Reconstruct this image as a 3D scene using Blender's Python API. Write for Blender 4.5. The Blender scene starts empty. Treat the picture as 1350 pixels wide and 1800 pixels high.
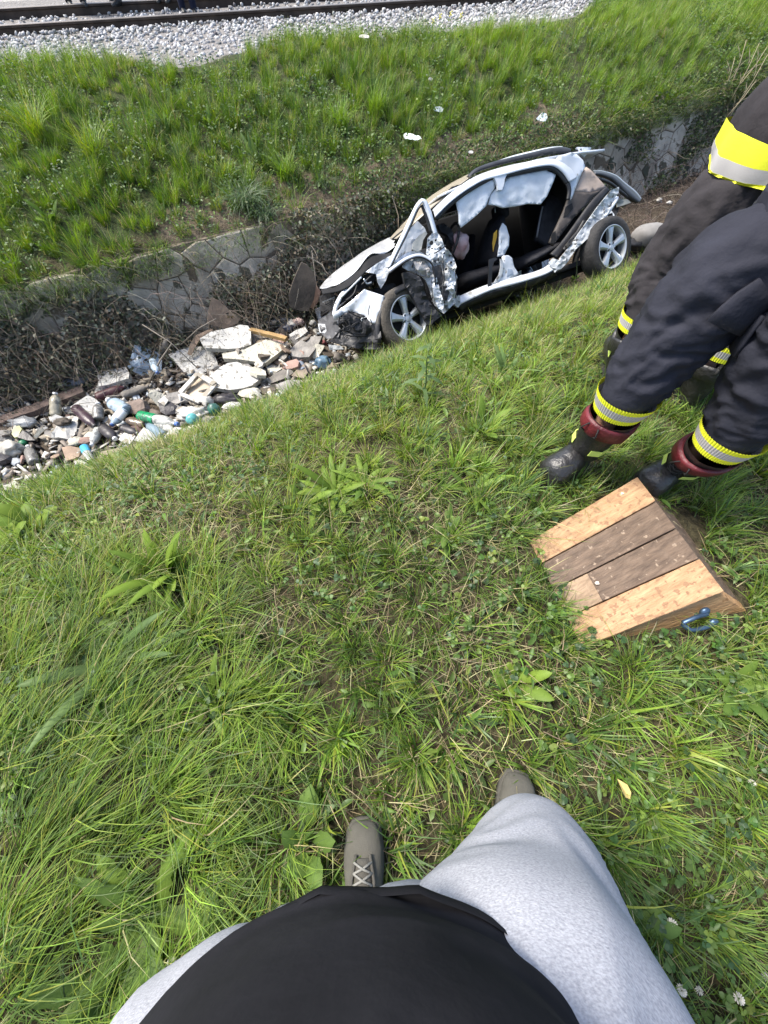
import bpy, bmesh, math, random
import numpy as np
from mathutils import Vector, Matrix, noise as mnoise
from mathutils.geometry import delaunay_2d_cdt

SC = bpy.context.scene
# ---------------------------------------------------------------- camera, sky, sun, exposure
PITCH = math.radians(59.5)
FPX = 670.0
CAM_H = 1.4
cam_data = bpy.data.cameras.new("camera")
cam_data.sensor_fit = 'HORIZONTAL'
cam_data.sensor_width = 36.0
cam_data.lens = 36.0 * FPX / 1350.0
cam_data.clip_start = 0.02
cam_data.clip_end = 3000.0
cam = bpy.data.objects.new("camera", cam_data)
SC.collection.objects.link(cam)
cam.location = (0, 0, CAM_H)
cam.rotation_euler = (math.pi / 2 - PITCH, 0, 0)
SC.camera = cam

SUN_EL, SUN_AZ = math.radians(57), math.radians(-72)      # azimuth from +Y towards +X
world = bpy.data.worlds.new("World")
SC.world = world
world.use_nodes = True
wn = world.node_tree
sky_node = wn.nodes.new('ShaderNodeTexSky')
sky_node.sky_type = 'NISHITA'
sky_node.sun_disc = False
sky_node.sun_elevation = SUN_EL
sky_node.sun_rotation = SUN_AZ
sky_node.air_density = 1.0
sky_node.dust_density = 2.5
sky_node.ozone_density = 1.0
wn.links.new(sky_node.outputs[0], wn.nodes['Background'].inputs[0])
wn.nodes['Background'].inputs[1].default_value = 0.15

sun_data = bpy.data.lights.new("sun", 'SUN')
sun_data.energy = 3.1
sun_data.angle = math.radians(17)
sun_data.color = (1.0, 0.95, 0.86)
sun = bpy.data.objects.new("sun", sun_data)
SC.collection.objects.link(sun)
_sd = Vector((math.sin(SUN_AZ) * math.cos(SUN_EL), math.cos(SUN_AZ) * math.cos(SUN_EL), math.sin(SUN_EL)))
sun.rotation_euler = _sd.to_track_quat('Z', 'Y').to_euler()
sun.location = (0, 0, 30)

SC.view_settings.view_transform = 'Standard'
SC.view_settings.look = 'None'
SC.view_settings.gamma = 1.0
SC.view_settings.use_curve_mapping = False
SC.view_settings.exposure = 1.14
SC.render.engine = 'CYCLES'
SC.cycles.use_denoising = True
SC.cycles.max_bounces = 6
SC.cycles.diffuse_bounces = 3
SC.cycles.transmission_bounces = 4

RNG = np.random.default_rng(11)
random.seed(11)
C = SC.collection

# ---------------------------------------------------------------- rays: a pixel of the photograph to a place in the scene
CP, SP = math.cos(PITCH), math.sin(PITCH)
def ray(u, v):
    a, b = (u - 675.0) / FPX, (900.0 - v) / FPX
    return np.array([a, CP + b * SP, -SP + b * CP])
def atz(u, v, z):
    d = ray(u, v)
    t = (z - CAM_H) / d[2]
    return np.array([0, 0, CAM_H]) + d * t
def atplane(u, v, p, n):
    d = ray(u, v)
    o = np.array([0, 0, CAM_H])
    t = np.dot(np.array(p) - o, n) / np.dot(d, n)
    return o + d * t

# ---------------------------------------------------------------- ground shape
A29 = math.radians(29.0)
SN, CN = math.sin(A29), math.cos(A29)
def ns(x, y):
    return -SN * x + CN * y, CN * x + SN * y
def from_ns(n, s):
    return s * CN - n * SN, s * SN + n * CN
def vnoise(x, y, seed=0):
    x = np.asarray(x, float); y = np.asarray(y, float)
    xi = np.floor(x).astype(np.int64); yi = np.floor(y).astype(np.int64)
    xf = x - xi; yf = y - yi
    u = xf * xf * (3 - 2 * xf); v = yf * yf * (3 - 2 * yf)
    def h(a, b):
        q = (a * 374761393 + b * 668265263 + seed * 974711) & 0x7fffffff
        q = ((q ^ (q >> 13)) * 1274126177) & 0x7fffffff
        q = q ^ (q >> 16)
        return (q & 0xffff) / 65535.0
    return (h(xi, yi) * (1 - u) + h(xi + 1, yi) * u) * (1 - v) + (h(xi, yi + 1) * (1 - u) + h(xi + 1, yi + 1) * u) * v
def fbm(x, y, seed=0, oct=3):
    s = 0; a = 0.5; t = 0
    for k in range(oct):
        s = s + a * vnoise(np.asarray(x) * 2 ** k, np.asarray(y) * 2 ** k, seed + 17 * k); t += a; a *= 0.5
    return s / t
NEAR_N = [-50, 0.85, 1.15, 1.4, 1.65, 1.9, 2.15, 2.4, 2.9, 3.25, 3.55, 3.8, 4.1, 5.12, 5.13, 5.2]
NEAR_Z = [0, 0, -0.03, -0.10, -0.20, -0.35, -0.54, -0.78, -1.28, -1.60, -1.80, -1.87, -1.90, -1.90, -1.9, -1.9]
def wall_top(s):
    return np.interp(s, [-6, 2.2, 6, 10, 16], [-0.95, -0.90, -0.72, -0.52, -0.40])
def floor_z(s):
    return np.interp(s, [-8, 1.3, 2.2, 5.2, 6.3, 9, 14], [-1.9, -1.88, -2.2, -2.25, -1.75, -1.6, -1.35])
WALL_N0, WALL_N1 = 5.15, 5.62
def height(x, y, rough=True):
    x = np.asarray(x, float); y = np.asarray(y, float)
    n, s = ns(x, y)
    z = np.interp(n, NEAR_N, NEAR_Z)
    fz = floor_z(s)
    # floor follows fz, blending in from the near bank
    z = np.where(n > 3.0, z + (fz + 1.9) * np.clip((n - 3.0) / 1.1, 0, 1), z)
    wt = wall_top(s)
    k = np.clip((n - WALL_N0) / (WALL_N1 - WALL_N0), 0, 1)
    z = np.where(n > WALL_N0, fz + (wt - fz) * k, z)
    npl = np.maximum((9.1 - 0.201 * s) / 0.979, 6.6)
    t = np.clip((n - WALL_N1) / (npl - WALL_N1), 0, 1)
    bank = wt * (1 - t) ** 1.25 * (1 - 0.25 * t * (1 - t)) - 0.10 * t
    z = np.where(n > WALL_N1, bank, z)
    if rough:
        amp = np.where(n < 1.0, 0.05, 0.09)
        amp = np.where((n > 4.95) & (n < 5.75), 0.0, amp)
        amp = np.where(0.201 * s + 0.979 * n > 9.4, 0.02, amp)
        z = z + amp * (fbm(x * 1.7 + 5, y * 1.7, 3) - 0.5) + amp * 0.35 * (fbm(x * 7, y * 7, 9, 2) - 0.5)
    return z
def hit(u, v, dz=0.0):
    d = ray(u, v); o = np.array([0, 0, CAM_H])
    t = np.concatenate([np.linspace(0.6, 8, 1500), np.linspace(8, 60, 3000)])
    P = o[None, :] + d[None, :] * t[:, None]
    below = P[:, 2] < height(P[:, 0], P[:, 1]) + dz
    i = int(np.argmax(below)) if below.any() else len(t) - 1
    return P[i]
def ground(x, y):
    return float(height(np.array([x]), np.array([y]))[0])

# ---------------------------------------------------------------- objects
def link(o, parent=None):
    C.objects.link(o)
    if parent is not None:
        o.parent = parent
    return o
def tag(o, label=None, cat=None, group=None, kind=None):
    if label: o['label'] = label
    if cat: o['category'] = cat
    if group: o['group'] = group
    if kind: o['kind'] = kind
    return o
def empty(name, loc=(0, 0, 0), rot=(0, 0, 0)):
    o = bpy.data.objects.new(name, None)
    o.empty_display_size = 0.1
    link(o); o.location = loc; o.rotation_euler = rot
    return o
def mesh_obj(name, verts, faces, mat, parent=None, smooth=False, loc=None):
    me = bpy.data.meshes.new(name)
    me.from_pydata([tuple(map(float, v)) for v in verts], [], [tuple(map(int, f)) for f in faces])
    me.update()
    if smooth:
        me.polygons.foreach_set('use_smooth', [True] * len(me.polygons))
    if mat is not None:
        for m in (mat if isinstance(mat, (list, tuple)) else [mat]): me.materials.append(m)
    o = link(bpy.data.objects.new(name, me), parent)
    if loc is not None: o.location = loc
    return o
def bm_obj(name, bm, mat, parent=None, smooth=False, loc=None):
    me = bpy.data.meshes.new(name)
    bmesh.ops.recalc_face_normals(bm, faces=bm.faces[:])
    bm.to_mesh(me); bm.free()
    if smooth:
        me.polygons.foreach_set('use_smooth', [True] * len(me.polygons))
    if mat is not None:
        for m in (mat if isinstance(mat, (list, tuple)) else [mat]): me.materials.append(m)
    o = link(bpy.data.objects.new(name, me), parent)
    if loc is not None: o.location = loc
    return o
def big_mesh(name, V, loops, starts, totals, mat, col=None, parent=None, smooth=False):
    me = bpy.data.meshes.new(name)
    me.vertices.add(len(V)); me.vertices.foreach_set('co', V.astype(np.float32).ravel())
    me.loops.add(len(loops)); me.loops.foreach_set('vertex_index', loops.astype(np.int32))
    me.polygons.add(len(starts)); me.polygons.foreach_set('loop_start', starts.astype(np.int32))
    try: me.polygons.foreach_set('loop_total', totals.astype(np.int32))
    except Exception: pass
    me.update(calc_edges=True)
    if smooth: me.polygons.foreach_set('use_smooth', np.ones(len(starts), bool))
    if col is not None:
        a = me.color_attributes.new('Col', 'FLOAT_COLOR', 'POINT')
        rgba = np.ones((len(V), 4), np.float32); rgba[:, :3] = col
        a.data.foreach_set('color', rgba.ravel())
    me.materials.append(mat)
    return link(bpy.data.objects.new(name, me), parent)
def tris_mesh(name, V, F, mat, col=None, parent=None, smooth=False):
    F = np.asarray(F); k = F.shape[1]
    return big_mesh(name, V, F.ravel(), np.arange(len(F)) * k, np.full(len(F), k), mat, col, parent, smooth)

# ---------------------------------------------------------------- materials
MATS = {}
def mat(name, col, rough=0.6, metal=0.0, var=0.25, scale=6.0, bump=0.0, bscale=40.0, col2=None, spots=None, spec=0.5, trans=0.0, alpha=1.0, detail=4.0, stretch=None, coat=0.0, rvar=0.0, rotz=0.0):
    if name in MATS: return MATS[name]
    m = bpy.data.materials.new(name); m.use_nodes = True
    nt = m.node_tree; N = nt.nodes; L = nt.links
    b = N['Principled BSDF']
    b.inputs['Roughness'].default_value = rough
    b.inputs['Metallic'].default_value = metal
    b.inputs['Specular IOR Level'].default_value = spec
    b.inputs['Transmission Weight'].default_value = trans
    b.inputs['Alpha'].default_value = alpha
    b.inputs['Coat Weight'].default_value = coat
    tc = N.new('ShaderNodeTexCoord'); src = tc.outputs['Object']
    if stretch:
        mp = N.new('ShaderNodeMapping'); mp.inputs['Scale'].default_value = stretch; mp.vector_type = 'TEXTURE' if False else 'POINT'
        if rotz:
            mr_ = N.new('ShaderNodeVectorRotate'); mr_.rotation_type = 'Z_AXIS'; mr_.inputs['Angle'].default_value = -rotz
            L.new(src, mr_.inputs['Vector']); src = mr_.outputs['Vector']
        L.new(src, mp.inputs['Vector']); src = mp.outputs['Vector']
    nz = N.new('ShaderNodeTexNoise'); nz.inputs['Scale'].default_value = scale; nz.inputs['Detail'].default_value = detail
    L.new(src, nz.inputs['Vector'])
    rp = N.new('ShaderNodeValToRGB')
    c = np.array(col)
    lo = c * (1 - var); hi = np.array(col2) if col2 is not None else np.minimum(c * (1 + var), 0.95)
    rp.color_ramp.elements[0].position = 0.3; rp.color_ramp.elements[0].color = (*lo, 1)
    rp.color_ramp.elements[1].position = 0.7; rp.color_ramp.elements[1].color = (*hi, 1)
    L.new(nz.outputs['Fac'], rp.inputs['Fac'])
    out = rp.outputs['Color']
    if spots:
        sc, thr, scol = spots
        n2 = N.new('ShaderNodeTexNoise'); n2.inputs['Scale'].default_value = sc; n2.inputs['Detail'].default_value = 3
        L.new(tc.outputs['Object'], n2.inputs['Vector'])
        r2 = N.new('ShaderNodeValToRGB')
        r2.color_ramp.elements[0].position = thr; r2.color_ramp.elements[0].color = (0, 0, 0, 1)
        r2.color_ramp.elements[1].position = min(thr + 0.05, 1); r2.color_ramp.elements[1].color = (1, 1, 1, 1)
        L.new(n2.outputs['Fac'], r2.inputs['Fac'])
        mx = N.new('ShaderNodeMix'); mx.data_type = 'RGBA'
        L.new(r2.outputs['Color'], mx.inputs['Factor'])
        L.new(out, mx.inputs['A']); mx.inputs['B'].default_value = (*scol, 1)
        out = mx.outputs['Result']
    L.new(out, b.inputs['Base Color'])
    if rvar:
        mr = N.new('ShaderNodeMapRange'); mr.inputs['To Min'].default_value = max(rough - rvar, 0.02); mr.inputs['To Max'].default_value = min(rough + rvar, 1)
        L.new(nz.outputs['Fac'], mr.inputs['Value']); L.new(mr.outputs['Result'], b.inputs['Roughness'])
    if bump:
        n3 = N.new('ShaderNodeTexNoise'); n3.inputs['Scale'].default_value = bscale; n3.inputs['Detail'].default_value = 5
        L.new(src, n3.inputs['Vector'])
        bp = N.new('ShaderNodeBump'); bp.inputs['Strength'].default_value = bump; bp.inputs['Distance'].default_value = 0.02
        L.new(n3.outputs['Fac'], bp.inputs['Height']); L.new(bp.outputs['Normal'], b.inputs['Normal'])
    MATS[name] = m
    return m
def leaf_mat(name, transl=0.35, gloss=0.035, rough=0.5):
    if name in MATS: return MATS[name]
    m = bpy.data.materials.new(name); m.use_nodes = True
    nt = m.node_tree; N = nt.nodes; L = nt.links
    for n in list(N): N.remove(n)
    out = N.new('ShaderNodeOutputMaterial')
    at = N.new('ShaderNodeVertexColor'); at.layer_name = 'Col'
    d = N.new('ShaderNodeBsdfDiffuse'); t = N.new('ShaderNodeBsdfTranslucent'); g = N.new('ShaderNodeBsdfGlossy')
    g.inputs['Roughness'].default_value = rough; g.inputs['Color'].default_value = (0.8, 0.85, 0.8, 1)
    L.new(at.outputs['Color'], d.inputs['Color'])
    hs = N.new('ShaderNodeHueSaturation'); hs.inputs['Saturation'].default_value = 1.15; hs.inputs['Value'].default_value = 1.3
    L.new(at.outputs['Color'], hs.inputs['Color']); L.new(hs.outputs['Color'], t.inputs['Color'])
    m1 = N.new('ShaderNodeMixShader'); m1.inputs[0].default_value = transl
    L.new(d.outputs[0], m1.inputs[1]); L.new(t.outputs[0], m1.inputs[2])
    m2 = N.new('ShaderNodeMixShader'); m2.inputs[0].default_value = gloss
    L.new(m1.outputs[0], m2.inputs[1]); L.new(g.outputs[0], m2.inputs[2])
    L.new(m2.outputs[0], out.inputs['Surface'])
    MATS[name] = m
    return m
LEAF = leaf_mat('leaf')
DRYLEAF = leaf_mat('dry_leaf', 0.15, 0.04, 0.6)

# ---------------------------------------------------------------- shape helpers
def bm_box(bm, size, M=None, bevel=0.0):
    r = bmesh.ops.create_cube(bm, size=1.0)
    vs = r['verts']
    bmesh.ops.scale(bm, vec=size, verts=vs)
    if bevel:
        es = list({e for v in vs for e in v.link_edges})
        rb = bmesh.ops.bevel(bm, geom=es, offset=bevel, segments=2, affect='EDGES', profile=0.6)
        vs = list({v for f in rb['faces'] for v in f.verts} | {v for v in vs if v.is_valid})
    if M is not None: bmesh.ops.transform(bm, matrix=M, verts=vs)
    return vs
def tube_geo(path, rad, seg=8, cap=True):
    P = [Vector(p) for p in path]; n = len(P)
    R = rad if hasattr(rad, '__len__') else [rad] * n
    T = []
    for i in range(n):
        a = P[max(i - 1, 0)]; b = P[min(i + 1, n - 1)]
        t = (b - a); T.append(t.normalized() if t.length > 1e-9 else Vector((0, 0, 1)))
    up = Vector((0, 0, 1)) if abs(T[0].z) < 0.9 else Vector((1, 0, 0))
    X = T[0].cross(up).normalized()
    V, Fc = [], []
    for i in range(n):
        X = (X - T[i] * X.dot(T[i])).normalized(); Y = T[i].cross(X)
        for k in range(seg):
            a = 2 * math.pi * k / seg
            V.append(P[i] + (X * math.cos(a) + Y * math.sin(a)) * R[i])
    for i in range(n - 1):
        for k in range(seg):
            k2 = (k + 1) % seg
            Fc.append((i * seg + k, i * seg + k2, (i + 1) * seg + k2, (i + 1) * seg + k))
    if cap:
        Fc.append(tuple(range(seg - 1, -1, -1))); Fc.append(tuple((n - 1) * seg + k for k in range(seg)))
    return V, Fc
def tube(name, path, rad, m, parent=None, seg=8, smooth=True):
    V, Fc = tube_geo(path, rad, seg)
    return mesh_obj(name, V, Fc, m, parent, smooth)
def merge_geo(parts):
    V, Fc = [], []
    for v, f in parts:
        o = len(V); V += list(v); Fc += [tuple(i + o for i in q) for q in f]
    return V, Fc
def lathe_geo(profile, seg=14):
    V, Fc = [], []
    for (r, z) in profile:
        for k in range(seg):
            a = 2 * math.pi * k / seg
            V.append(Vector((r * math.cos(a), r * math.sin(a), z)))
    n = len(profile)
    for i in range(n - 1):
        for k in range(seg):
            k2 = (k + 1) % seg
            Fc.append((i * seg + k, i * seg + k2, (i + 1) * seg + k2, (i + 1) * seg + k))
    Fc.append(tuple(range(seg - 1, -1, -1))); Fc.append(tuple((n - 1) * seg + k for k in range(seg)))
    return V, Fc
def xform(geo, M):
    V, Fc = geo
    return [M @ Vector(v) for v in V], Fc
def frame_from(p, d, up=(0, 0, 1)):
    z = Vector(d).normalized(); u = Vector(up)
    if abs(z.dot(u)) > 0.98: u = Vector((1, 0, 0))
    x = u.cross(z).normalized(); y = z.cross(x)
    M = Matrix((x, y, z)).transposed().to_4x4(); M.translation = Vector(p)
    return M
def cdt_sheet(poly2, cell, jitter=0.35, seed=0):
    """Triangulated polygon with inner points: list of 2D points, faces, boundary flags."""
    rnd = random.Random(seed)
    P = [Vector((float(p[0]), float(p[1]))) for p in poly2]
    B = []
    for i in range(len(P)):
        a, b = P[i], P[(i + 1) % len(P)]
        k = max(1, int((b - a).length / cell))
        for j in range(k): B.append(a + (b - a) * (j / k))
    nb = len(B)
    xs = [p.x for p in P]; ys = [p.y for p in P]
    def inside(q):
        c = False; j = len(P) - 1
        for i in range(len(P)):
            if (P[i].y > q.y) != (P[j].y > q.y) and q.x < (P[j].x - P[i].x) * (q.y - P[i].y) / (P[j].y - P[i].y) + P[i].x: c = not c
            j = i
        return c
    I = []
    y = min(ys) + cell * 0.5
    while y < max(ys):
        x = min(xs) + cell * 0.5
        while x < max(xs):
            q = Vector((x + rnd.uniform(-jitter, jitter) * cell, y + rnd.uniform(-jitter, jitter) * cell))
            if inside(q) and min((q - b).length for b in B) > cell * 0.4: I.append(q)
            x += cell
        y += cell
    pts = B + I
    vv, ee, ff, *_ = delaunay_2d_cdt(pts, [(i, (i + 1) % nb) for i in range(nb)], [list(range(nb))], 1, 1e-6)
    return vv, ff
def slab_mesh(pts3, faces, thick_vec):
    """Give a sheet of 3D points thickness along a vector: closed mesh."""
    n = len(pts3)
    V = [Vector(p) for p in pts3] + [Vector(p) + Vector(thick_vec) for p in pts3]
    Fc = [tuple(f) for f in faces] + [tuple(i + n for i in reversed(f)) for f in faces]
    cnt = {}
    for f in faces:
        for i in range(len(f)):
            a, b = f[i], f[(i + 1) % len(f)]
            cnt[(a, b)] = 1
    for (a, b) in list(cnt):
        if (b, a) not in cnt: Fc.append((b, a, a + n, b + n))
    return V, Fc
def nz3(p, s, seed=0.0):
    return mnoise.noise(Vector(p) * s + Vector((seed * 7.3, seed * 3.1, seed)))
def loft(rings, seg=28, disp=None, cap=(False, False)):
    """rings: (center, rx, ry, xaxis, yaxis). disp(i/n, angle, point) -> outward shift."""
    V, Fc = [], []
    n = len(rings)
    for i, (c, rx, ry, X, Y) in enumerate(rings):
        for k in range(seg):
            a = 2 * math.pi * k / seg
            o = X * (rx * math.cos(a)) + Y * (ry * math.sin(a))
            p = c + o
            if disp:
                p = p + o.normalized() * disp(i / (n - 1), a, p)
            V.append(p)
    for i in range(n - 1):
        for k in range(seg):
            k2 = (k + 1) % seg
            Fc.append((i * seg + k, i * seg + k2, (i + 1) * seg + k2, (i + 1) * seg + k))
    if cap[0]: Fc.append(tuple(range(seg - 1, -1, -1)))
    if cap[1]: Fc.append(tuple((n - 1) * seg + k for k in range(seg)))
    return V, Fc
def spline(pts, n):
    """Catmull-Rom through rows of numbers, n samples."""
    P = np.array(pts, float); m = len(P)
    out = []
    for t in np.linspace(0, m - 1, n):
        i = min(int(t), m - 2); f = t - i
        p0 = P[max(i - 1, 0)]; p1 = P[i]; p2 = P[i + 1]; p3 = P[min(i + 2, m - 1)]
        out.append(0.5 * (2 * p1 + (p2 - p0) * f + (2 * p0 - 5 * p1 + 4 * p2 - p3) * f * f + (3 * p1 - p0 - 3 * p2 + p3) * f ** 3))
    return np.array(out)
def rings_along(rows, n, fwd=(0, 1, 0)):
    """rows: x,y,z,rx,ry -> loft rings, rx across 'side', ry along 'fwd'."""
    S = spline(rows, n); rings = []
    f0 = Vector(fwd)
    for i in range(n):
        a = Vector(S[max(i - 1, 0)][:3]); b = Vector(S[min(i + 1, n - 1)][:3])
        t = (b - a).normalized()
        Y = (f0 - t * f0.dot(t)).normalized(); X = Y.cross(t).normalized()
        rings.append((Vector(S[i][:3]), float(S[i][3]), float(S[i][4]), X, Y))
    return rings
# ---------------------------------------------------------------- ground sheet
def axis(lo, hi, step, far):
    c = list(np.arange(lo, hi + 1e-6, step))
    d = step; a = lo; left = []
    while a > -far:
        d *= 1.35; a -= d; left.append(a)
    d = step; a = hi; right = []
    while a < far:
        d *= 1.35; a += d; right.append(a)
    return np.array(left[::-1] + c + right)
gx = axis(-9, 13, 0.09, 700.0); gy = axis(-1.6, 15.5, 0.09, 700.0)
GX, GY = np.meshgrid(gx, gy)
GZ = height(GX, GY)
gn, gs = ns(GX, GY)
nv = len(gx)
V = np.stack([GX.ravel(), GY.ravel(), GZ.ravel()], 1)
ii, jj = np.meshgrid(np.arange(len(gy) - 1), np.arange(nv - 1), indexing='ij')
b0 = (ii * nv + jj).ravel()
Fq = np.stack([b0, b0 + 1, b0 + nv + 1, b0 + nv], 1)
def ground_mat():
    m = bpy.data.materials.new('soil'); m.use_nodes = True
    nt = m.node_tree; N = nt.nodes; L = nt.links; b = N['Principled BSDF']
    b.inputs['Roughness'].default_value = 0.95; b.inputs['Specular IOR Level'].default_value = 0.2
    vc = N.new('ShaderNodeVertexColor'); vc.layer_name = 'Col'
    tc = N.new('ShaderNodeTexCoord')
    n1 = N.new('ShaderNodeTexNoise'); n1.inputs['Scale'].default_value = 35; n1.inputs['Detail'].default_value = 6
    L.new(tc.outputs['Object'], n1.inputs['Vector'])
    rp = N.new('ShaderNodeValToRGB')
    rp.color_ramp.elements[0].position = 0.3; rp.color_ramp.elements[0].color = (0.45, 0.42, 0.4, 1)
    rp.color_ramp.elements[1].position = 0.72; rp.color_ramp.elements[1].color = (1.5, 1.45, 1.35, 1)
    L.new(n1.outputs['Fac'], rp.inputs['Fac'])
    mx = N.new('ShaderNodeMix'); mx.data_type = 'RGBA'; mx.blend_type = 'MULTIPLY'; mx.inputs['Factor'].default_value = 1
    L.new(vc.outputs['Color'], mx.inputs['A']); L.new(rp.outputs['Color'], mx.inputs['B'])
    L.new(mx.outputs['Result'], b.inputs['Base Color'])
    n2 = N.new('ShaderNodeTexNoise'); n2.inputs['Scale'].default_value = 60; n2.inputs['Detail'].default_value = 6
    L.new(tc.outputs['Object'], n2.inputs['Vector'])
    bp = N.new('ShaderNodeBump'); bp.inputs['Strength'].default_value = 0.8; bp.inputs['Distance'].default_value = 0.03
    L.new(n2.outputs['Fac'], bp.inputs['Height']); L.new(bp.outputs['Normal'], b.inputs['Normal'])
    return m
SOIL = ground_mat()
gm = 0.201 * gs + 0.979 * gn                  # distance towards the railway
tone = fbm(GX * 1.3, GY * 1.3, 40)[..., None]
col = np.zeros(GX.shape + (3,))
col[:] = np.array([0.058, 0.052, 0.030])
col = col * (0.7 + 0.6 * tone)
far_ground = np.array([0.05, 0.07, 0.025])
col = np.where((gn > 5.9)[..., None], np.array([0.050, 0.062, 0.026]) * (0.7 + 0.6 * tone), col)
col = np.where(((gn > 5.6) & (gn <= 6.0 + .35 * tone[..., 0]) & (gs > .2) & (gs < 6.5))[..., None], np.array([0.14, 0.115, 0.085]) * (0.7 + 0.6 * tone), col)
col = np.where(((gn > 3.7) & (gn <= 5.6))[..., None], np.array([0.085, 0.070, 0.055]) * (0.7 + 0.6 * tone), col)
col = np.where((gm > 9.75 + 1.2 * (fbm(GX * .7, GY * .7, 33, 2) - .5) - .5 * np.exp(-((GX + 3.3) / 1.2) ** 2) + np.clip((GX - 1) / 3.5, 0, 1) * 1.0 + np.clip(GX - 4.0, 0, 3) * 1.6)[..., None], np.array([0.23, 0.225, 0.225]), col)
col = np.where((gm > 15.5)[..., None], np.array([0.34, 0.34, 0.33]), col)
col = np.where((gm > 60)[..., None], far_ground, col)
col = np.where((gn < -8)[..., None], far_ground, col)
ground_o = tris_mesh('ground', V, Fq, SOIL, col.reshape(-1, 3), smooth=True)
tag(ground_o, kind='structure')

# ---------------------------------------------------------------- stone lined far side of the ditch
MORTAR = mat('mortar', (0.14, 0.11, 0.08), 0.95, var=0.4, scale=9, bump=0.6, bscale=50)
STONES = [mat('wall_stone_a', (0.42, 0.36, 0.28), 0.9, var=0.35, scale=5, bump=0.5, bscale=30, spots=(5, 0.54, (0.13, 0.10, 0.065))),
          mat('wall_stone_b', (0.33, 0.28, 0.215), 0.9, var=0.4, scale=6, bump=0.5, bscale=30, spots=(6, 0.53, (0.06, 0.062, 0.04))),
          mat('wall_stone_c', (0.47, 0.41, 0.33), 0.9, var=0.3, scale=5, bump=0.5, bscale=30, spots=(5, 0.57, (0.10, 0.09, 0.06)))]
def wall_pt(s, k, off=0.0):
    """k = 0 at the foot, 1 at the top; off = distance out of the wall face."""
    z0, z1 = float(floor_z(s)), float(wall_top(s))
    n = WALL_N0 + (WALL_N1 - WALL_N0) * k
    L = math.hypot(WALL_N1 - WALL_N0, z1 - z0)
    nn, nzv = -(z1 - z0) / L, (WALL_N1 - WALL_N0) / L
    x, y = from_ns(n + nn * off, s)
    return Vector((x, y, z0 + (z1 - z0) * k + nzv * off))
S0, S1 = -5.0, 15.0
wall = empty('retaining_wall', wall_pt(4, 0))
tag(wall, 'grey stone lined wall along the far side of the ditch', 'wall')
wloc = Vector(wall.location)
Vb, Fb = [], []
ss = np.linspace(S0, S1, 81)
for s in ss:
    for k in (-0.08, 0.5, 1.0): Vb.append(wall_pt(s, k, 0.015) - wloc)
    Vb.append(wall_pt(s, 1.0, 0.015) + Vector((-SN * 0.16, CN * 0.16, 0.0)) - wloc)
for i in range(len(ss) - 1):
    for k in range(3):
        a = i * 4 + k; Fb.append((a, a + 4, a + 5, a + 1))
mesh_obj('wall_face', Vb, Fb, MORTAR, wall)
# honeycomb of uneven stones with shared, jittered corners
HS = 0.205
rw = random.Random(5); corner = {}
def hexcorner(q, r, c):
    cx = HS * math.sqrt(3) * (q + 0.5 * (r & 1)); cy = HS * 1.5 * r
    a = math.radians(60 * c - 30)
    x, y = cx + HS * math.cos(a), cy + HS * math.sin(a)
    key = (round(x / HS * 4), round(y / HS * 4))
    if key not in corner:
        corner[key] = (x + rw.uniform(-.34, .34) * HS, y + rw.uniform(-.3, .3) * HS)
    return corner[key]
nq = int((S1 - S0) / (HS * math.sqrt(3)))
wall_len = 1.12
for r in range(0, 5):
    for q in range(nq):
        pts = [hexcorner(q, r, c) for c in range(6)]
        cx = sum(p[0] for p in pts) / 6; cy = sum(p[1] for p in pts) / 6
        s = S0 + cx
        hl = (wall_top(s) - floor_z(s)) / 0.92
        if cy / hl > 0.98: continue
        off = rw.uniform(0.020, 0.030)
        outer = [wall_pt(S0 + cx + (p[0] - cx) * 0.965, min(max((cy + (p[1] - cy) * 0.965) / hl, -0.05), 1.0), 0.012) for p in pts]
        mid = [wall_pt(S0 + cx + (p[0] - cx) * 0.955, min(max((cy + (p[1] - cy) * 0.955) / hl, -0.05), 0.995), off * 0.8) for p in pts]
        top = [wall_pt(S0 + cx + (p[0] - cx) * 0.88, min(max((cy + (p[1] - cy) * 0.88) / hl, -0.04), 0.98), off + rw.uniform(-.004, .01)) for p in pts]
        ctr = wall_pt(S0 + cx, min(cy / hl, 0.95), off + rw.uniform(0.0, 0.014))
        vv = [p - wloc for p in outer + mid + top + [ctr]]
        ff = []
        for c in range(6):
            d = (c + 1) % 6
            ff += [(c, d, 6 + d, 6 + c), (6 + c, 6 + d, 12 + d, 12 + c), (12 + c, 12 + d, 18)]
        mesh_obj('stone', vv, ff, rw.choice(STONES), wall)

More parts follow.
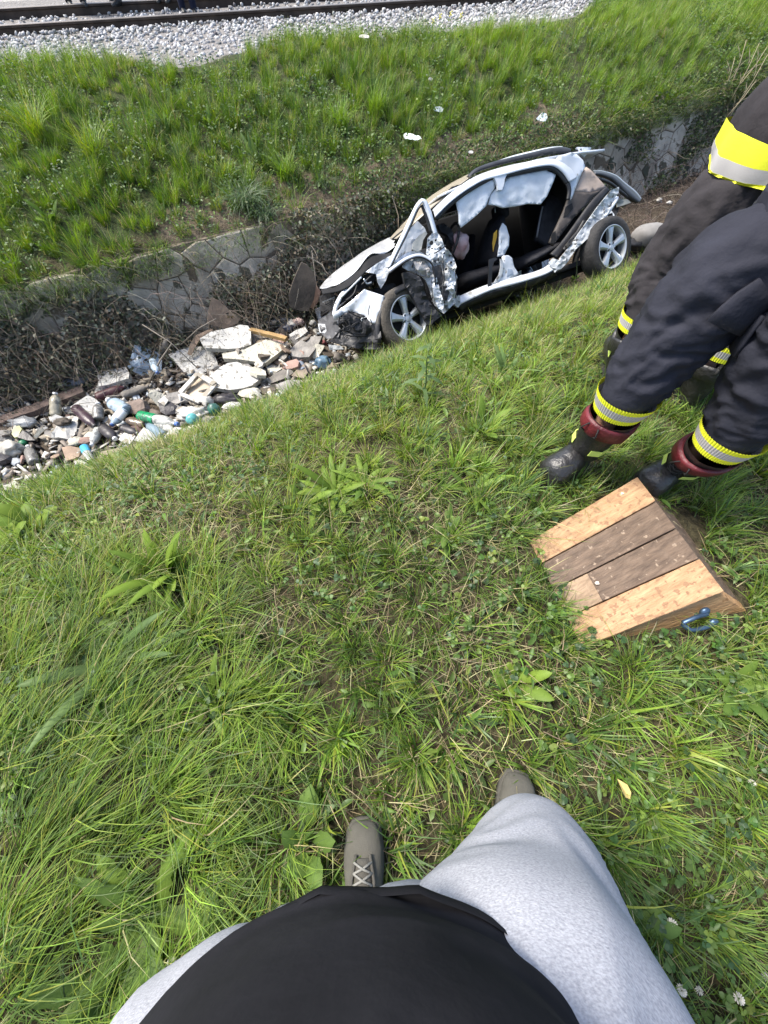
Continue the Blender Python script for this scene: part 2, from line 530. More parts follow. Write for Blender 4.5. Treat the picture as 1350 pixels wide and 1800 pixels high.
# ---------------------------------------------------------------- railway
HR = math.radians(18.6)
RU = Vector((math.cos(HR), math.sin(HR), 0)); RN = Vector((-math.sin(HR), math.cos(HR), 0))
RAILSTEEL = mat('rail_steel', (0.060, 0.042, 0.032), 0.75, metal=0.3, var=0.4, scale=5, bump=0.2)
RAILTOP = mat('rail_head', (0.23, 0.205, 0.185), 0.5, metal=0.5, var=0.2, scale=3, stretch=(1, 8, 8))
def rail_obj(off, label, z_top):
    prof = [(-.07, 0), (.07, 0), (.07, .012), (.012, .035), (.010, .115), (.034, .128), (.034, .155), (.026, .164), (-.026, .164), (-.034, .155), (-.034, .128), (-.010, .115), (-.012, .035), (-.07, .012)]
    base = RN * off + Vector((0, 0, z_top - .164))
    o = empty('rail', base, (0, 0, HR))
    tag(o, label, 'rail', 'rails of the railway track')
    xs = np.linspace(-40, 60, 6); n = len(prof); V, Fc, mi = [], [], []
    for x in xs:
        V += [Vector((x, p[0], p[1])) for p in prof]
    for i in range(len(xs) - 1):
        for k in range(n):
            Fc.append((i * n + k, i * n + (k + 1) % n, (i + 1) * n + (k + 1) % n, (i + 1) * n + k))
    web = [f for f in Fc if (f[0] % n) not in (6, 7, 8)]
    mesh_obj('web', V, web, RAILSTEEL, o)
    mesh_obj('head', V, [f for f in Fc if (f[0] % n) in (6, 7, 8)], RAILTOP, o)
    return o
near_rail = rail_obj(11.975, 'rusty steel rail on the ditch side of the track', 0.02)
far_rail = rail_obj(13.465, 'rusty steel rail on the far side of the track, feet beyond it', 0.04)
# ballast: broken stones, too many to count
def rock_template(seed, n_sub=1):
    bm = bmesh.new(); bmesh.ops.create_icosphere(bm, subdivisions=n_sub, radius=1.0)
    r = random.Random(seed)
    for v in bm.verts:
        v.co *= 0.75 + 0.45 * r.random()
        v.co.z *= 0.75
    bm.verts.index_update()
    V = np.array([v.co[:] for v in bm.verts]); F = np.array([[w.index for w in f.verts] for f in bm.faces]); bm.free()
    return V, F
def scatter_rocks(name, pts, sizes, m, cols, sub=1, ntemp=6, seed=0, flat=1.0):
    T = [rock_template(100 + k + seed, sub) for k in range(ntemp)]
    g = np.random.default_rng(seed); Vs, Fs, Cs = [], [], []; off = 0
    for i, (p, s) in enumerate(zip(pts, sizes)):
        V, F = T[i % ntemp]
        R = Matrix.Rotation(g.uniform(0, 6.28), 3, 'Z') @ Matrix.Rotation(g.uniform(-.7, .7), 3, 'X')
        W = (V * s * g.uniform(0.7, 1.3, 3) * np.array([1, 1, flat])) @ np.array(R).T + p
        Vs.append(W); Fs.append(F + off); off += len(V); Cs.append(np.repeat(cols[i][None, :], len(V), 0))
    return tris_mesh(name, np.concatenate(Vs), np.concatenate(Fs), m, np.concatenate(Cs))
def vcol_mat(name, rough=0.9, bump=0.0, bscale=60, mod=0.3, mscale=25):
    m = bpy.data.materials.new(name); m.use_nodes = True
    nt = m.node_tree; N = nt.nodes; L = nt.links; b = N['Principled BSDF']; b.inputs['Roughness'].default_value = rough
    b.inputs['Specular IOR Level'].default_value = 0.3
    vc = N.new('ShaderNodeVertexColor'); vc.layer_name = 'Col'
    tc = N.new('ShaderNodeTexCoord'); nz = N.new('ShaderNodeTexNoise'); nz.inputs['Scale'].default_value = mscale; nz.inputs['Detail'].default_value = 5
    L.new(tc.outputs['Object'], nz.inputs['Vector'])
    mr = N.new('ShaderNodeMapRange'); mr.inputs['From Min'].default_value = 0.3; mr.inputs['From Max'].default_value = 0.7
    mr.inputs['To Min'].default_value = 1 - mod; mr.inputs['To Max'].default_value = 1 + mod
    L.new(nz.outputs['Fac'], mr.inputs['Value'])
    mx = N.new('ShaderNodeMix'); mx.data_type = 'RGBA'; mx.blend_type = 'MULTIPLY'; mx.inputs['Factor'].default_value = 1
    L.new(vc.outputs['Color'], mx.inputs['A']); L.new(mr.outputs['Result'], mx.inputs['B']); L.new(mx.outputs['Result'], b.inputs['Base Color'])
    if bump:
        bp = N.new('ShaderNodeBump'); bp.inputs['Strength'].default_value = bump; bp.inputs['Distance'].default_value = 0.02
        L.new(nz.outputs['Fac'], bp.inputs['Height']); L.new(bp.outputs['Normal'], b.inputs['Normal'])
    return m
STONEV = vcol_mat('ballast_stone')
g = np.random.default_rng(4)
NB = 15000
u = g.uniform(-12, 17, NB); w = 11.95 + g.normal(-0.9, 1.15, NB)
w = np.clip(w, 8.6, 14.6)
P = u[:, None] * np.array(RU[:2]) + w[:, None] * np.array(RN[:2])
edge = 9.7 + 0.7 * (fbm(P[:, 0] * .6, P[:, 1] * .6, 21, 2) - .5) * 2 - 0.9 * np.exp(-((P[:, 0] + 3.3) / 1.2) ** 2) 
keep = (w > edge) & (np.abs(w - 11.975) > .085) & (np.abs(w - 13.465) > .085) & ((w > edge + np.clip((P[:, 0] - 1) / 3.5, 0, 1) * .9 + np.clip(P[:, 0] - 4.0, 0, 3) * 1.5) | (w > 12.1))
P = P[keep]; w = w[keep]; k = len(P)
z = -0.085 + 0.02 * g.random(k) - 0.035 * np.clip((11.7 - w), 0, 3) 
z = np.maximum(z, height(P[:, 0], P[:, 1]) + 0.0)
gc = g.beta(2, 2.2, k)[:, None] * .5 * np.array([[1.0, 0.975, 0.95]]) + .10 * (1 + g.normal(0, .04, (k, 3)))
tag(scatter_rocks('ballast_gravel', np.stack([P[:, 0], P[:, 1], z], 1), g.uniform(0.020, 0.042, k), STONEV, gc, seed=3), kind='stuff')
# ---------------------------------------------------------------- grass and leaves (one mesh per kind of growth)
def project(P):
    q = P - np.array([0, 0, CAM_H])
    wv = q[:, 1] * CP - q[:, 2] * SP
    uv = q[:, 1] * SP + q[:, 2] * CP
    wv = np.where(wv < 0.05, 0.05, wv)
    return 675 + FPX * q[:, 0] / wv, 900 - FPX * uv / wv, wv
def in_view(P, mx=170, my=140):
    u, v, w = project(P)
    return (u > -mx) & (u < 1350 + mx) & (v > -my) & (v < 1800 + my)
def blades(name, pos, head, lean0, lean1, length, width, col, K=3, twist=0.5, mat_=None, g=None, tip=None):
    n = len(pos)
    g = g or RNG
    H = np.stack([np.cos(head), np.sin(head), np.zeros(n)], 1)
    S = np.stack([-np.sin(head), np.cos(head), np.zeros(n)], 1)
    side_curl = g.normal(0, twist * 0.5, n)
    tw = g.normal(0, twist, n)
    p = pos.copy(); rows = []; seg = (length / K)[:, None]
    shape = [1.0, 0.95, 0.78, 0.5, 0.3] if K >= 3 else [1.0, 0.75, 0.4]
    for i in range(K + 1):
        t = i / K
        if i < K:
            a = tw * (1 - 0.5 * t)
            up = np.stack([np.zeros(n), np.zeros(n), np.ones(n)], 1)
            sv = S * np.cos(a)[:, None] + up * np.sin(a)[:, None] * 0.8
            wv = (width * (1 - t ** 1.6) * (0.75 + 0.25 * min(1, t * 3 + .4)))[:, None]
            rows += [p - sv * wv * .5, p + sv * wv * .5]
            th = lean0 + (lean1 - lean0) * (t + 0.5 / K)
            d = H * np.sin(th)[:, None] + S * (side_curl * t)[:, None]
            d[:, 2] += np.cos(th)
            d /= np.linalg.norm(d, axis=1)[:, None]
            p = p + d * seg
        else:
            rows.append(p)
    nvp = 2 * K + 1
    V = np.stack(rows, 1).reshape(-1, 3)
    base = np.arange(n)[:, None] * nvp
    quad = np.array([[2 * i, 2 * i + 1, 2 * i + 3, 2 * i + 2] for i in range(K - 1)]).reshape(-1)
    tri = np.array([2 * K - 2, 2 * K - 1, 2 * K])
    loops = np.concatenate([base + quad[None, :], base + tri[None, :]], 1).ravel()
    tot1 = np.array([4] * (K - 1) + [3]); totals = np.tile(tot1, n)
    starts = np.concatenate([[0], np.cumsum(totals)[:-1]])
    cc = np.repeat(col, nvp, 0)
    if tip is not None:
        tt = np.tile(np.repeat(np.arange(K + 1) / K, 2)[:nvp], n)[:, None] ** 2
        cc = cc * (1 - tt * tip[0]) + np.array(tip[1]) * tt * tip[0]
    return big_mesh(name, V, loops, starts, totals, mat_ or LEAF, cc)
def leaves(name, pos, dirv, nrm, length, width, col, fold=0.25, mat_=None, parent=None):
    n = len(pos)
    d = dirv / np.linalg.norm(dirv, axis=1)[:, None]
    s = np.cross(nrm, d); s /= np.linalg.norm(s, axis=1)[:, None] + 1e-9
    u = np.cross(d, s)
    L = length[:, None]; Wd = width[:, None] * 0.5
    b = pos; t = pos + d * L - u * L * 0.12
    m = pos + d * L * 0.5
    l1 = pos + d * L * .30 + s * Wd * .92 + u * Wd * fold; r1 = pos + d * L * .30 - s * Wd * .92 + u * Wd * fold
    l2 = pos + d * L * .66 + s * Wd * .8 + u * Wd * fold * .7; r2 = pos + d * L * .66 - s * Wd * .8 + u * Wd * fold * .7
    V = np.stack([b, l1, l2, t, r2, r1, m], 1).reshape(-1, 3)
    F = np.array([[0, 6, 1], [1, 6, 2], [2, 6, 3], [3, 6, 4], [4, 6, 5], [5, 6, 0]])
    Fa = (np.arange(n)[:, None, None] * 7 + F[None]).reshape(-1, 3)
    return tris_mesh(name, V, Fa, mat_ or LEAF, np.repeat(col, 7, 0), parent)
def pick(g, n, pal, wts, spread=0.18):
    pal = np.array(pal); w = np.array(wts, float)
    if w.ndim == 1:
        idx = g.choice(len(pal), n, p=w / w.sum())
    else:
        w = w / w.sum(1, keepdims=True); c = np.cumsum(w, 1)
        idx = (g.random(n)[:, None] > c).sum(1)
    c = pal[idx] * (1 + g.normal(0, spread, n))[:, None] * (1 + g.normal(0, 0.05, (n, 3)))
    return np.clip(c, 0.01, 0.8)
FRESH, DEEP, YELLOW, BLUISH, STRAW, LIME = (.145, .235, .033), (.060, .115, .020), (.255, .290, .045), (.090, .155, .048), (.38, .33, .17), (.205, .315, .040)

# keep-out shapes on the near ground: under the block, the boots and the shoes
KEEP = []     # (x, y, r)
def clear_of(P, extra=0.0):
    k = np.ones(len(P), bool)
    for (x, y, r) in KEEP:
        k &= (P[:, 0] - x) ** 2 + (P[:, 1] - y) ** 2 > (r + extra) ** 2
    return k
KEEP += [(0.78, .58, .17), (0.95, .62, .17), (1.1, .62, .14), (.85, .42, .12), (1.0, .45, .13), (1.15, .5, .12), (1.26, .45, .08), (1.22, .75, .1), (.95, .8, .1),(.7,.62,.08)]
KEEP += [(-.055, -.26, .045), (-.055, -.33, .05), (-.05, -.42, .05), (.38, -.16, .045), (.37, -.25, .05), (.36, -.34, .05)]
KEEP += [(.74, 1.01, .055), (.82, 1.06, .06), (.90, 1.11, .06), (1.14, .95, .05), (1.22, 1.0, .05), (1.29, 1.04, .06)]

g = np.random.default_rng(21)
def near_points(n, nlo=-9, nhi=3.35, margin=170):
    x = g.uniform(-3.6, 5.0, n); y = g.uniform(-1.45, 5.6, n)
    nn, s = ns(x, y)
    k = (nn > nlo) & (nn < nhi)
    P = np.stack([x, y, height(x, y)], 1)[k]
    P = P[in_view(P, margin, margin) | (in_view(P, 900, 500) & (g.random(len(P)) < .20))]
    return P[clear_of(P)]
def flow(P):
    a = fbm(P[:, 0] * 0.9 + 11, P[:, 1] * 0.9, 61, 2) - 0.5
    left = np.clip((-P[:, 0] - 0.1) / 0.8, 0, 1) * np.clip((0.9 - P[:, 1]) / 0.8, 0, 1)
    return 0.55 + a * 7.0 * (1 - 0.75 * left), left
def ridge(P):
    nn, s = ns(P[:, 0], P[:, 1])
    return np.clip((nn - 0.55) / 0.6, 0, 1)
def clumps(P, cell, seed):
    """nearest tuft centre on a jittered grid: offset from it, a random number per tuft"""
    gx_ = np.floor(P[:, 0] / cell).astype(np.int64); gy_ = np.floor(P[:, 1] / cell).astype(np.int64)
    def h(a, b, k):
        q = (a * 73856093 ^ b * 19349663 ^ (seed + k) * 83492791) & 0x7fffffff
        q = ((q ^ (q >> 15)) * 2246822519) & 0x7fffffff; q = ((q ^ (q >> 13)) * 3266489917) & 0x7fffffff
        return ((q ^ (q >> 16)) & 0xffff) / 65535.0
    best = np.full(len(P), 1e9); off = np.zeros((len(P), 2)); rid = np.zeros(len(P)); rid2 = np.zeros(len(P))
    for dx in (-1, 0, 1):
        for dy in (-1, 0, 1):
            a, b = gx_ + dx, gy_ + dy
            cx, cy = (a + h(a, b, 1)) * cell, (b + h(a, b, 2)) * cell
            ox, oy = P[:, 0] - cx, P[:, 1] - cy; d = ox * ox + oy * oy; m = d < best
            best[m] = d[m]; off[m, 0] = ox[m]; off[m, 1] = oy[m]; rid[m] = h(a, b, 3)[m]; rid2[m] = h(a, b, 4)[m]
    return off, rid, rid2
# fine lawn grass
P = near_points(800000)
bare = fbm(P[:, 0] * 2.6, P[:, 1] * 2.6, 71, 3)
nn, s_ = ns(P[:, 0], P[:, 1])
dens = np.clip((bare - 0.30) / 0.20, 0.22, 1) * np.where(nn < 1.2, 1.0, np.where(nn < 2.4, 0.9, 0.5)) * 0.62
P = P[g.random(len(P)) < dens]
n = len(P); fl, left = flow(P); rd = ridge(P)
off, rid, rid2 = clumps(P, .15, 5)
pull = .50 * (1 - .3 * left)
P[:, 0] -= off[:, 0] * pull; P[:, 1] -= off[:, 1] * pull; P[:, 2] = height(P[:, 0], P[:, 1])
ok = clear_of(P); P = P[ok]; off = off[ok]; rid = rid[ok]; rid2 = rid2[ok]; fl = fl[ok]; left = left[ok]; rd = rd[ok]; n = len(P)
ln = g.gamma(5.0, 0.0185, n) * (0.65 + .75 * rid2) * (1 + 0.95 * left) * (1 - 0.12 * rd)
ln = np.clip(ln, 0.03, 0.36)
wts = np.stack([.34 + .1 * rd, .40 - .28 * rd - .12 * left, .05 + .52 * rd + .05 * left, .14 * np.ones(n), .045 + .17 * rd, .06 + .34 * rd + .16 * left], 1)
big = fbm(P[:, 0] * 1.8 + 3, P[:, 1] * 1.8, 77, 2)
wts[:, 1] *= np.clip(1.9 - 2.0 * big, .2, 2) * (.3 + 1.4 * (rid < .5)); wts[:, 5] *= np.clip(big * 2.2, .2, 2) * (.4 + 1.6 * (rid > .6)); wts[:, 3] *= (.4 + 2.5 * ((rid > .4) & (rid < .6)))
colr = pick(g, n, [FRESH, DEEP, YELLOW, BLUISH, STRAW, LIME], wts, 0.2)
rad_ = np.arctan2(off[:, 1], off[:, 0])
hx = np.cos(rad_) * (1.1 - .8 * left) + np.cos(fl) * (.45 + 1.0 * left); hy = np.sin(rad_) * (1.1 - .8 * left) + np.sin(fl) * (.45 + 1.0 * left)
hd = np.arctan2(hy, hx) + g.normal(0, .7 - .3 * left, n)
l0 = np.abs(g.normal(0.30, 0.25, n)) + 0.25 * left; l1 = l0 + np.abs(g.normal(0.85, 0.4, n)) + 0.35 * left
tag(blades('grass', P, hd, l0, np.minimum(l1, 1.75), ln, g.uniform(.0022, .0044, n), colr, 3, 0.5, g=g, tip=(0.15, (.26, .27, .06))), kind='stuff')
# broad grass blades
P = near_points(230000)
nn, s_ = ns(P[:, 0], P[:, 1])
patch = fbm(P[:, 0] * 2.0 + 7, P[:, 1] * 2.0, 81, 2)
P = P[g.random(len(P)) < np.clip((patch - 0.40) / 0.25, 0.06, 1) * 0.5]
n = len(P); fl, left = flow(P); rd = ridge(P)
off, rid, rid2 = clumps(P, .17, 8); P[:, 0] -= off[:, 0] * .72; P[:, 1] -= off[:, 1] * .72; P[:, 2] = height(P[:, 0], P[:, 1])
ok = clear_of(P); P = P[ok]; off = off[ok]; rid = rid[ok]; rid2 = rid2[ok]; fl = fl[ok]; n = len(P)
fl = np.arctan2(np.sin(np.arctan2(off[:, 1], off[:, 0])) + .5 * np.sin(fl), np.cos(np.arctan2(off[:, 1], off[:, 0])) + .5 * np.cos(fl))
wb = np.stack([.34 + 0 * rid, .05 + .6 * (rid > .6), .04 + .5 * (rid < .25), .12 + 0 * rid, .10 + .35 * ((rid > .25) & (rid < .5))], 1)
colr = pick(g, n, [FRESH, LIME, BLUISH, YELLOW, DEEP], wb, 0.16)
l0 = np.abs(g.normal(0.45, 0.3, n)); l1 = l0 + np.abs(g.normal(0.8, 0.4, n))
tag(blades('broad_grass', P, fl + g.normal(0, 0.55, n), l0, np.minimum(l1, 1.8), g.uniform(.06, .16, n) * (.7 + .6 * rid2), g.uniform(.0045, .009, n), colr, 4, 0.45, g=g), kind='stuff')
# dead straw lying between
P = near_points(200000)
bare = fbm(P[:, 0] * 2.6, P[:, 1] * 2.6, 71, 3)
P = P[g.random(len(P)) < np.clip((0.62 - bare) / 0.25, 0.12, 1) * 0.55]
n = len(P); P[:, 2] += g.uniform(0.004, .035, n)
colr = pick(g, n, [STRAW, (.24, .19, .10), (.15, .115, .065), (.30, .27, .12)], [.3, .3, .25, .15], 0.2)
l0 = np.abs(g.normal(1.3, 0.2, n)); l1 = l0 + g.normal(0.2, 0.25, n)
tag(blades('dead_grass', P, g.uniform(0, 6.28, n), l0, l1, g.uniform(.03, .15, n), g.uniform(.0015, .003, n), colr, 3, 0.5, mat_=DRYLEAF, g=g), kind='stuff')
# clover and other small leaved ground cover
P = near_points(160000)
nn, s_ = ns(P[:, 0], P[:, 1])
patch = fbm(P[:, 0] * 1.6 + 17, P[:, 1] * 1.6, 91, 3)
right = np.clip((P[:, 0] - 0.1) / 0.5, 0, 1) * np.clip((0.7 - P[:, 1]) / 0.5, 0, 1)
dl = np.clip((-P[:, 0] - 0.7) / 0.3, 0, 1) * np.clip((-P[:, 1] + 0.2) / 0.3, 0, 1)
P = P[g.random(len(P)) < np.clip((patch - 0.46 + 0.12 * right + .1 * dl) / 0.14, 0, 1) * (0.22 + 0.3 * right + .2 * dl)]
n0 = len(P)
a0 = g.uniform(0, 6.28, n0); hz = g.uniform(.01, .07, n0)
ctr = P + np.stack([np.zeros(n0), np.zeros(n0), hz], 1)
pos, dr, nr, le = [], [], [], []
sz = g.uniform(.008, .017, n0)
for k in range(3):
    a = a0 + k * 2.094 + g.normal(0, .12, n0)
    d = np.stack([np.cos(a), np.sin(a), g.normal(-.05, .25, n0)], 1)
    pos.append(ctr + g.normal(0, .001, (n0, 3))); dr.append(d); nr.append(np.stack([g.normal(0, .25, n0), g.normal(0, .25, n0), np.ones(n0)], 1)); le.append(sz)
colr = pick(g, n0, [(.06, .12, .022), (.095, .16, .03), (.05, .095, .035), (.16, .22, .04)], [.35, .35, .2, .1], .15)
tag(leaves('clover_leaves', np.concatenate(pos), np.concatenate(dr), np.concatenate(nr), np.concatenate(le), np.concatenate(le) * 1.15, np.tile(colr, (3, 1))), kind='stuff')

# short fresh blades that mat the ground between the tufts
P = near_points(420000)
P = P[g.random(len(P)) < .55]
n = len(P); rd = ridge(P)
wts = np.stack([.40 + 0 * rd, .26 - .16 * rd, .08 + .2 * rd, .12 + 0 * rd, .10 + .06 * rd, .12 + .2 * rd], 1)
tag(blades('short_grass', P, g.uniform(0, 6.28, n), np.abs(g.normal(.5, .4, n)), np.abs(g.normal(1.2, .4, n)), g.uniform(.018, .065, n), g.uniform(.0022, .0045, n), pick(g, n, [FRESH, DEEP, YELLOW, BLUISH, STRAW, LIME], wts, .2), 2, .6, g=g), kind='stuff')
# small lance shaped weed leaves
P = near_points(60000)
pt = fbm(P[:, 0] * 2.3 + 41, P[:, 1] * 2.3, 97, 2)
P = P[g.random(len(P)) < np.clip((pt - .40) / .2, .05, 1) * .30]; n = len(P); P[:, 2] += g.uniform(.005, .05, n); a = g.uniform(0, 6.28, n)
tag(leaves('lawn_weeds', P, np.stack([np.cos(a), np.sin(a), g.normal(.15, .35, n)], 1), np.stack([g.normal(0, .3, n), g.normal(0, .3, n), np.ones(n)], 1), g.uniform(.022, .07, n), g.uniform(.009, .022, n),
           pick(g, n, [(.08, .145, .025), (.12, .20, .03), (.06, .10, .03), (.18, .25, .04)], [.3, .35, .2, .15], .15)), kind='stuff')

# ---------------------------------------------------------------- the far bank
def bank_points(n, gg):
    s = gg.uniform(-8, 15, n); q = gg.uniform(5.5, 12.5, n)
    x, y = from_ns(q, s)
    P = np.stack([x, y, height(x, y)], 1)
    m = 0.201 * s + 0.979 * q
    edge = 9.55 + 0.9 * (fbm(x * .7, y * .7, 33, 2) - .5) * 2 - 0.5 * np.exp(-((x + 3.3) / 1.2) ** 2) + np.clip((x - 1) / 3.5, 0, 1) * 1.0 + np.clip(x - 4.0, 0, 3) * 1.6
    k = (m < edge) & (in_view(P, 200, 200) | (in_view(P, 700, 200) & (gg.random(n) < .2)))
    return P[k], q[k], s[k], m[k]
def gully(P):      # bare earth run down the slope to the right of the car
    a = np.array(hit(985, 40)[:2]); b = np.array(hit(1015, 225)[:2])
    d = b - a; t = np.clip(((P[:, :2] - a) @ d) / (d @ d), -.1, 1.3)
    c = a + t[:, None] * d
    return np.exp(-(np.linalg.norm(P[:, :2] - c, axis=1) / 0.42) ** 2)
P, q, s_, m_ = bank_points(1300000, g)
clump = fbm(P[:, 0] * 1.9, P[:, 1] * 1.9, 111, 3); clump2 = fbm(P[:, 0] * .7 + 5, P[:, 1] * .7, 113, 2)
lip = np.clip((q - 5.62 - 0.45 * fbm(s_ * 1.3, s_ * 0 + 2, 120, 2)) / 0.4, 0, 1)
sgap = np.clip((s_ - .3) / .8, 0, 1) * np.clip((6.8 - s_) / .8, 0, 1)
lip = 1 - (1 - lip) * (.35 + .65 * sgap)
dens = np.clip((clump - 0.22) / 0.25, .6, 1) * (0.10 + .9 * lip) * (1 - .8 * gully(P))
dist = np.linalg.norm(P[:, :2], axis=1)
P0 = P
kk = g.random(len(P)) < dens * np.clip(8.0 / dist, .45, 1.0) * .75
P = P[kk]; q = q[kk]; s_ = s_[kk]; m_ = m_[kk]; clump = clump[kk]; clump2 = clump2[kk]
n = len(P); top = np.clip((m_ - 8.0) / 1.2, 0, 1); rs = np.clip((s_ - 6) / 3, 0, 1)
off, rid, rid2 = clumps(P, .24, 15); P[:, 0] -= off[:, 0] * .45; P[:, 1] -= off[:, 1] * .45; P[:, 2] = height(P[:, 0], P[:, 1])
ln = np.clip(g.gamma(5, .0245, n) * (0.55 + 0.9 * clump + .25 * clump2) * (.6 + .9 * rid2), .05, .36)
wts = np.stack([.42 + .12 * rs, .26 - .14 * top - .08 * rs, .07 + .12 * top, .12 * np.ones(n), .05 + .03 * top, .10 + .26 * top + .2 * rs], 1)
wts[:, 1] *= np.clip(2.1 - 2.3 * clump2, .2, 2) * (.4 + 1.4 * (rid < .5)); wts[:, 5] *= np.clip(clump2 * 2.4 - .3, .1, 2) * (.4 + 1.5 * (rid > .65)); wts[:, 3] *= .5 + 2 * ((rid > .45) & (rid < .6)); wts[:, 4] *= 1 + 3 * (rid2 < .2)
colr = pick(g, n, [FRESH, DEEP, YELLOW, BLUISH, STRAW, LIME], wts, .2)
rad_ = np.arctan2(off[:, 1], off[:, 0]); hd = np.arctan2(np.sin(rad_) + .5 * math.sin(-1.05), np.cos(rad_) + .5 * math.cos(-1.05)) + g.normal(0, .7, n)
l0 = np.abs(g.normal(.2, .2, n)); l1 = l0 + np.abs(g.normal(.7, .4, n))
tag(blades('bank_grass', P, hd, l0, l1, ln, g.uniform(.0035, .0068, n), colr, 2, .5, g=g), kind='stuff')
# leafy weeds among the bank grass
P, q, s_, m_ = bank_points(280000, g)
pat = fbm(P[:, 0] * 1.2 + 31, P[:, 1] * 1.2, 141, 3)
kk = g.random(len(P)) < np.clip((pat - .38) / .16, .05, 1) * .40 * (1 - .6 * gully(P))
P = P[kk]; n = len(P)
P[:, 2] += g.uniform(.02, .20, n) * np.clip((pat[kk] - .36) * 4, .3, 1)
a = g.uniform(0, 6.28, n)
tag(leaves('bank_weeds', P, np.stack([np.cos(a), np.sin(a), g.normal(0.1, .4, n)], 1), np.stack([g.normal(0, .5, n), g.normal(-.3, .5, n), np.ones(n)], 1),
           g.uniform(.02, .055, n), g.uniform(.011, .030, n), pick(g, n, [(.06, .11, .025), (.09, .15, .03), (.05, .085, .025), (.14, .20, .04)], [.35, .3, .25, .1], .2)), kind='stuff')

# ---------------------------------------------------------------- brambles and dead stems over the wall and the ditch floor
def stem_paths(n, base_fn, gg, length, lift, wander=.5, k=5):
    out = []
    for i in range(n):
        p, d = base_fn(gg)
        L = gg.uniform(*length); pts = [np.array(p, float)]; d = np.array(d, float)
        for j in range(k):
            d = d + gg.normal(0, wander, 3) * .35 + np.array([0, 0, -lift * .15 * j]); d /= np.linalg.norm(d)
            pts.append(pts[-1] + d * L / k)
        out.append(pts)
    return out
def stems_mesh(name, paths, radii, cols, m=None, seg=3):
    Vs, Fs, Cs = [], [], []; off = 0
    for p, r, c in zip(paths, radii, cols):
        k = len(p)
        v, f = tube_geo(p, [r * (1 - .6 * i / (k - 1)) for i in range(k)], seg, False)
        Vs.append(np.array([w[:] for w in v])); Fs.append(np.array(f) + off); off += len(v); Cs.append(np.repeat(np.array(c)[None], len(v), 0))
    return tris_mesh(name, np.concatenate(Vs), np.concatenate(Fs), m or STEMV, np.concatenate(Cs))
STEMV = vcol_mat('dry_stem', .85)
def wall_base(gg):
    s = gg.uniform(-4.5, 2.4); k = gg.beta(1.1, 1.9) * .95
    p = wall_pt(s, k, gg.uniform(.03, .15))
    return p, (gg.normal(CN * .3, .7), gg.normal(-.5, .5), gg.normal(.1, .6))
paths = stem_paths(1500, wall_base, g, (.25, .95), .8)
tag(stems_mesh('bramble_stems', paths, g.uniform(.0014, .0038, 1500), pick(g, 1500, [(.15, .125, .095), (.22, .185, .145), (.10, .08, .06), (.30, .265, .215)], [.4, .3, .2, .1], .15)), kind='stuff')
n = 24000
s = g.uniform(-5, 3.4, n); k = g.uniform(-.1, 1.08, n)
msk = fbm(s * 1.5, k * 1.6 + 3, 151, 3) - np.clip((k - .45), 0, 1) * .55 * (s < 1.7) - np.clip((k - .7), 0, 1) * .25 + .07 + .22 * np.exp(-((s - 2.1) / .5) ** 2)
keep = msk > .44
s, k = s[keep], k[keep]; n = len(s)
off = np.abs(g.normal(.0, .09, n)) + .03 + .08 * (1 - np.clip(k, 0, 1))
P = np.array([wall_pt(a, min(b, 1.0), c)[:] for a, b, c in zip(s, k, off)]); P[:, 2] += np.clip(k - 1, 0, 1) * .8
a = g.uniform(0, 6.28, n)
tag(leaves('bramble_leaves', P, np.stack([np.cos(a), np.sin(a), g.normal(-.2, .5, n)], 1), np.stack([g.normal(.3, .5, n), g.normal(-.8, .5, n), g.normal(.6, .4, n)], 1),
           g.uniform(.025, .06, n), g.uniform(.018, .042, n), pick(g, n, [(.070, .085, .048), (.11, .12, .075), (.22, .23, .18), (.060, .052, .036), (.15, .115, .075)], [.24, .20, .13, .20, .23], .2)), kind='stuff')
# brown tangle in the ditch behind the car and a thinner one along the foot of the wall
def floor_base(gg):
    s = gg.uniform(5.3, 11); q = gg.uniform(3.9, 5.4)
    x, y = from_ns(q, s)
    return (x, y, ground(x, y) + gg.uniform(.0, .12)), (gg.normal(0, 1), gg.normal(0, 1), gg.uniform(0, .9))
paths = stem_paths(1500, floor_base, g, (.2, .8), .9, 1.0)
tag(stems_mesh('dead_brush', paths, g.uniform(.002, .0045, 1500), pick(g, 1500, [(.10, .075, .06), (.17, .135, .11), (.06, .045, .035), (.26, .22, .18)], [.4, .3, .22, .08], .15)), kind='stuff')
def foot_base(gg):
    s = gg.uniform(-5, 2.6); q = gg.uniform(4.55, 5.2)
    x, y = from_ns(q, s)
    return (x, y, ground(x, y) + gg.uniform(.0, .1)), (gg.normal(0, 1), gg.normal(0, .6), gg.uniform(.1, 1.0))
paths = stem_paths(520, foot_base, g, (.15, .6), .9, .8)
tag(stems_mesh('dead_twigs', paths, g.uniform(.002, .005, 520), pick(g, 520, [(.11, .095, .075), (.20, .18, .15), (.06, .05, .04)], [.4, .35, .25], .15)), kind='stuff')

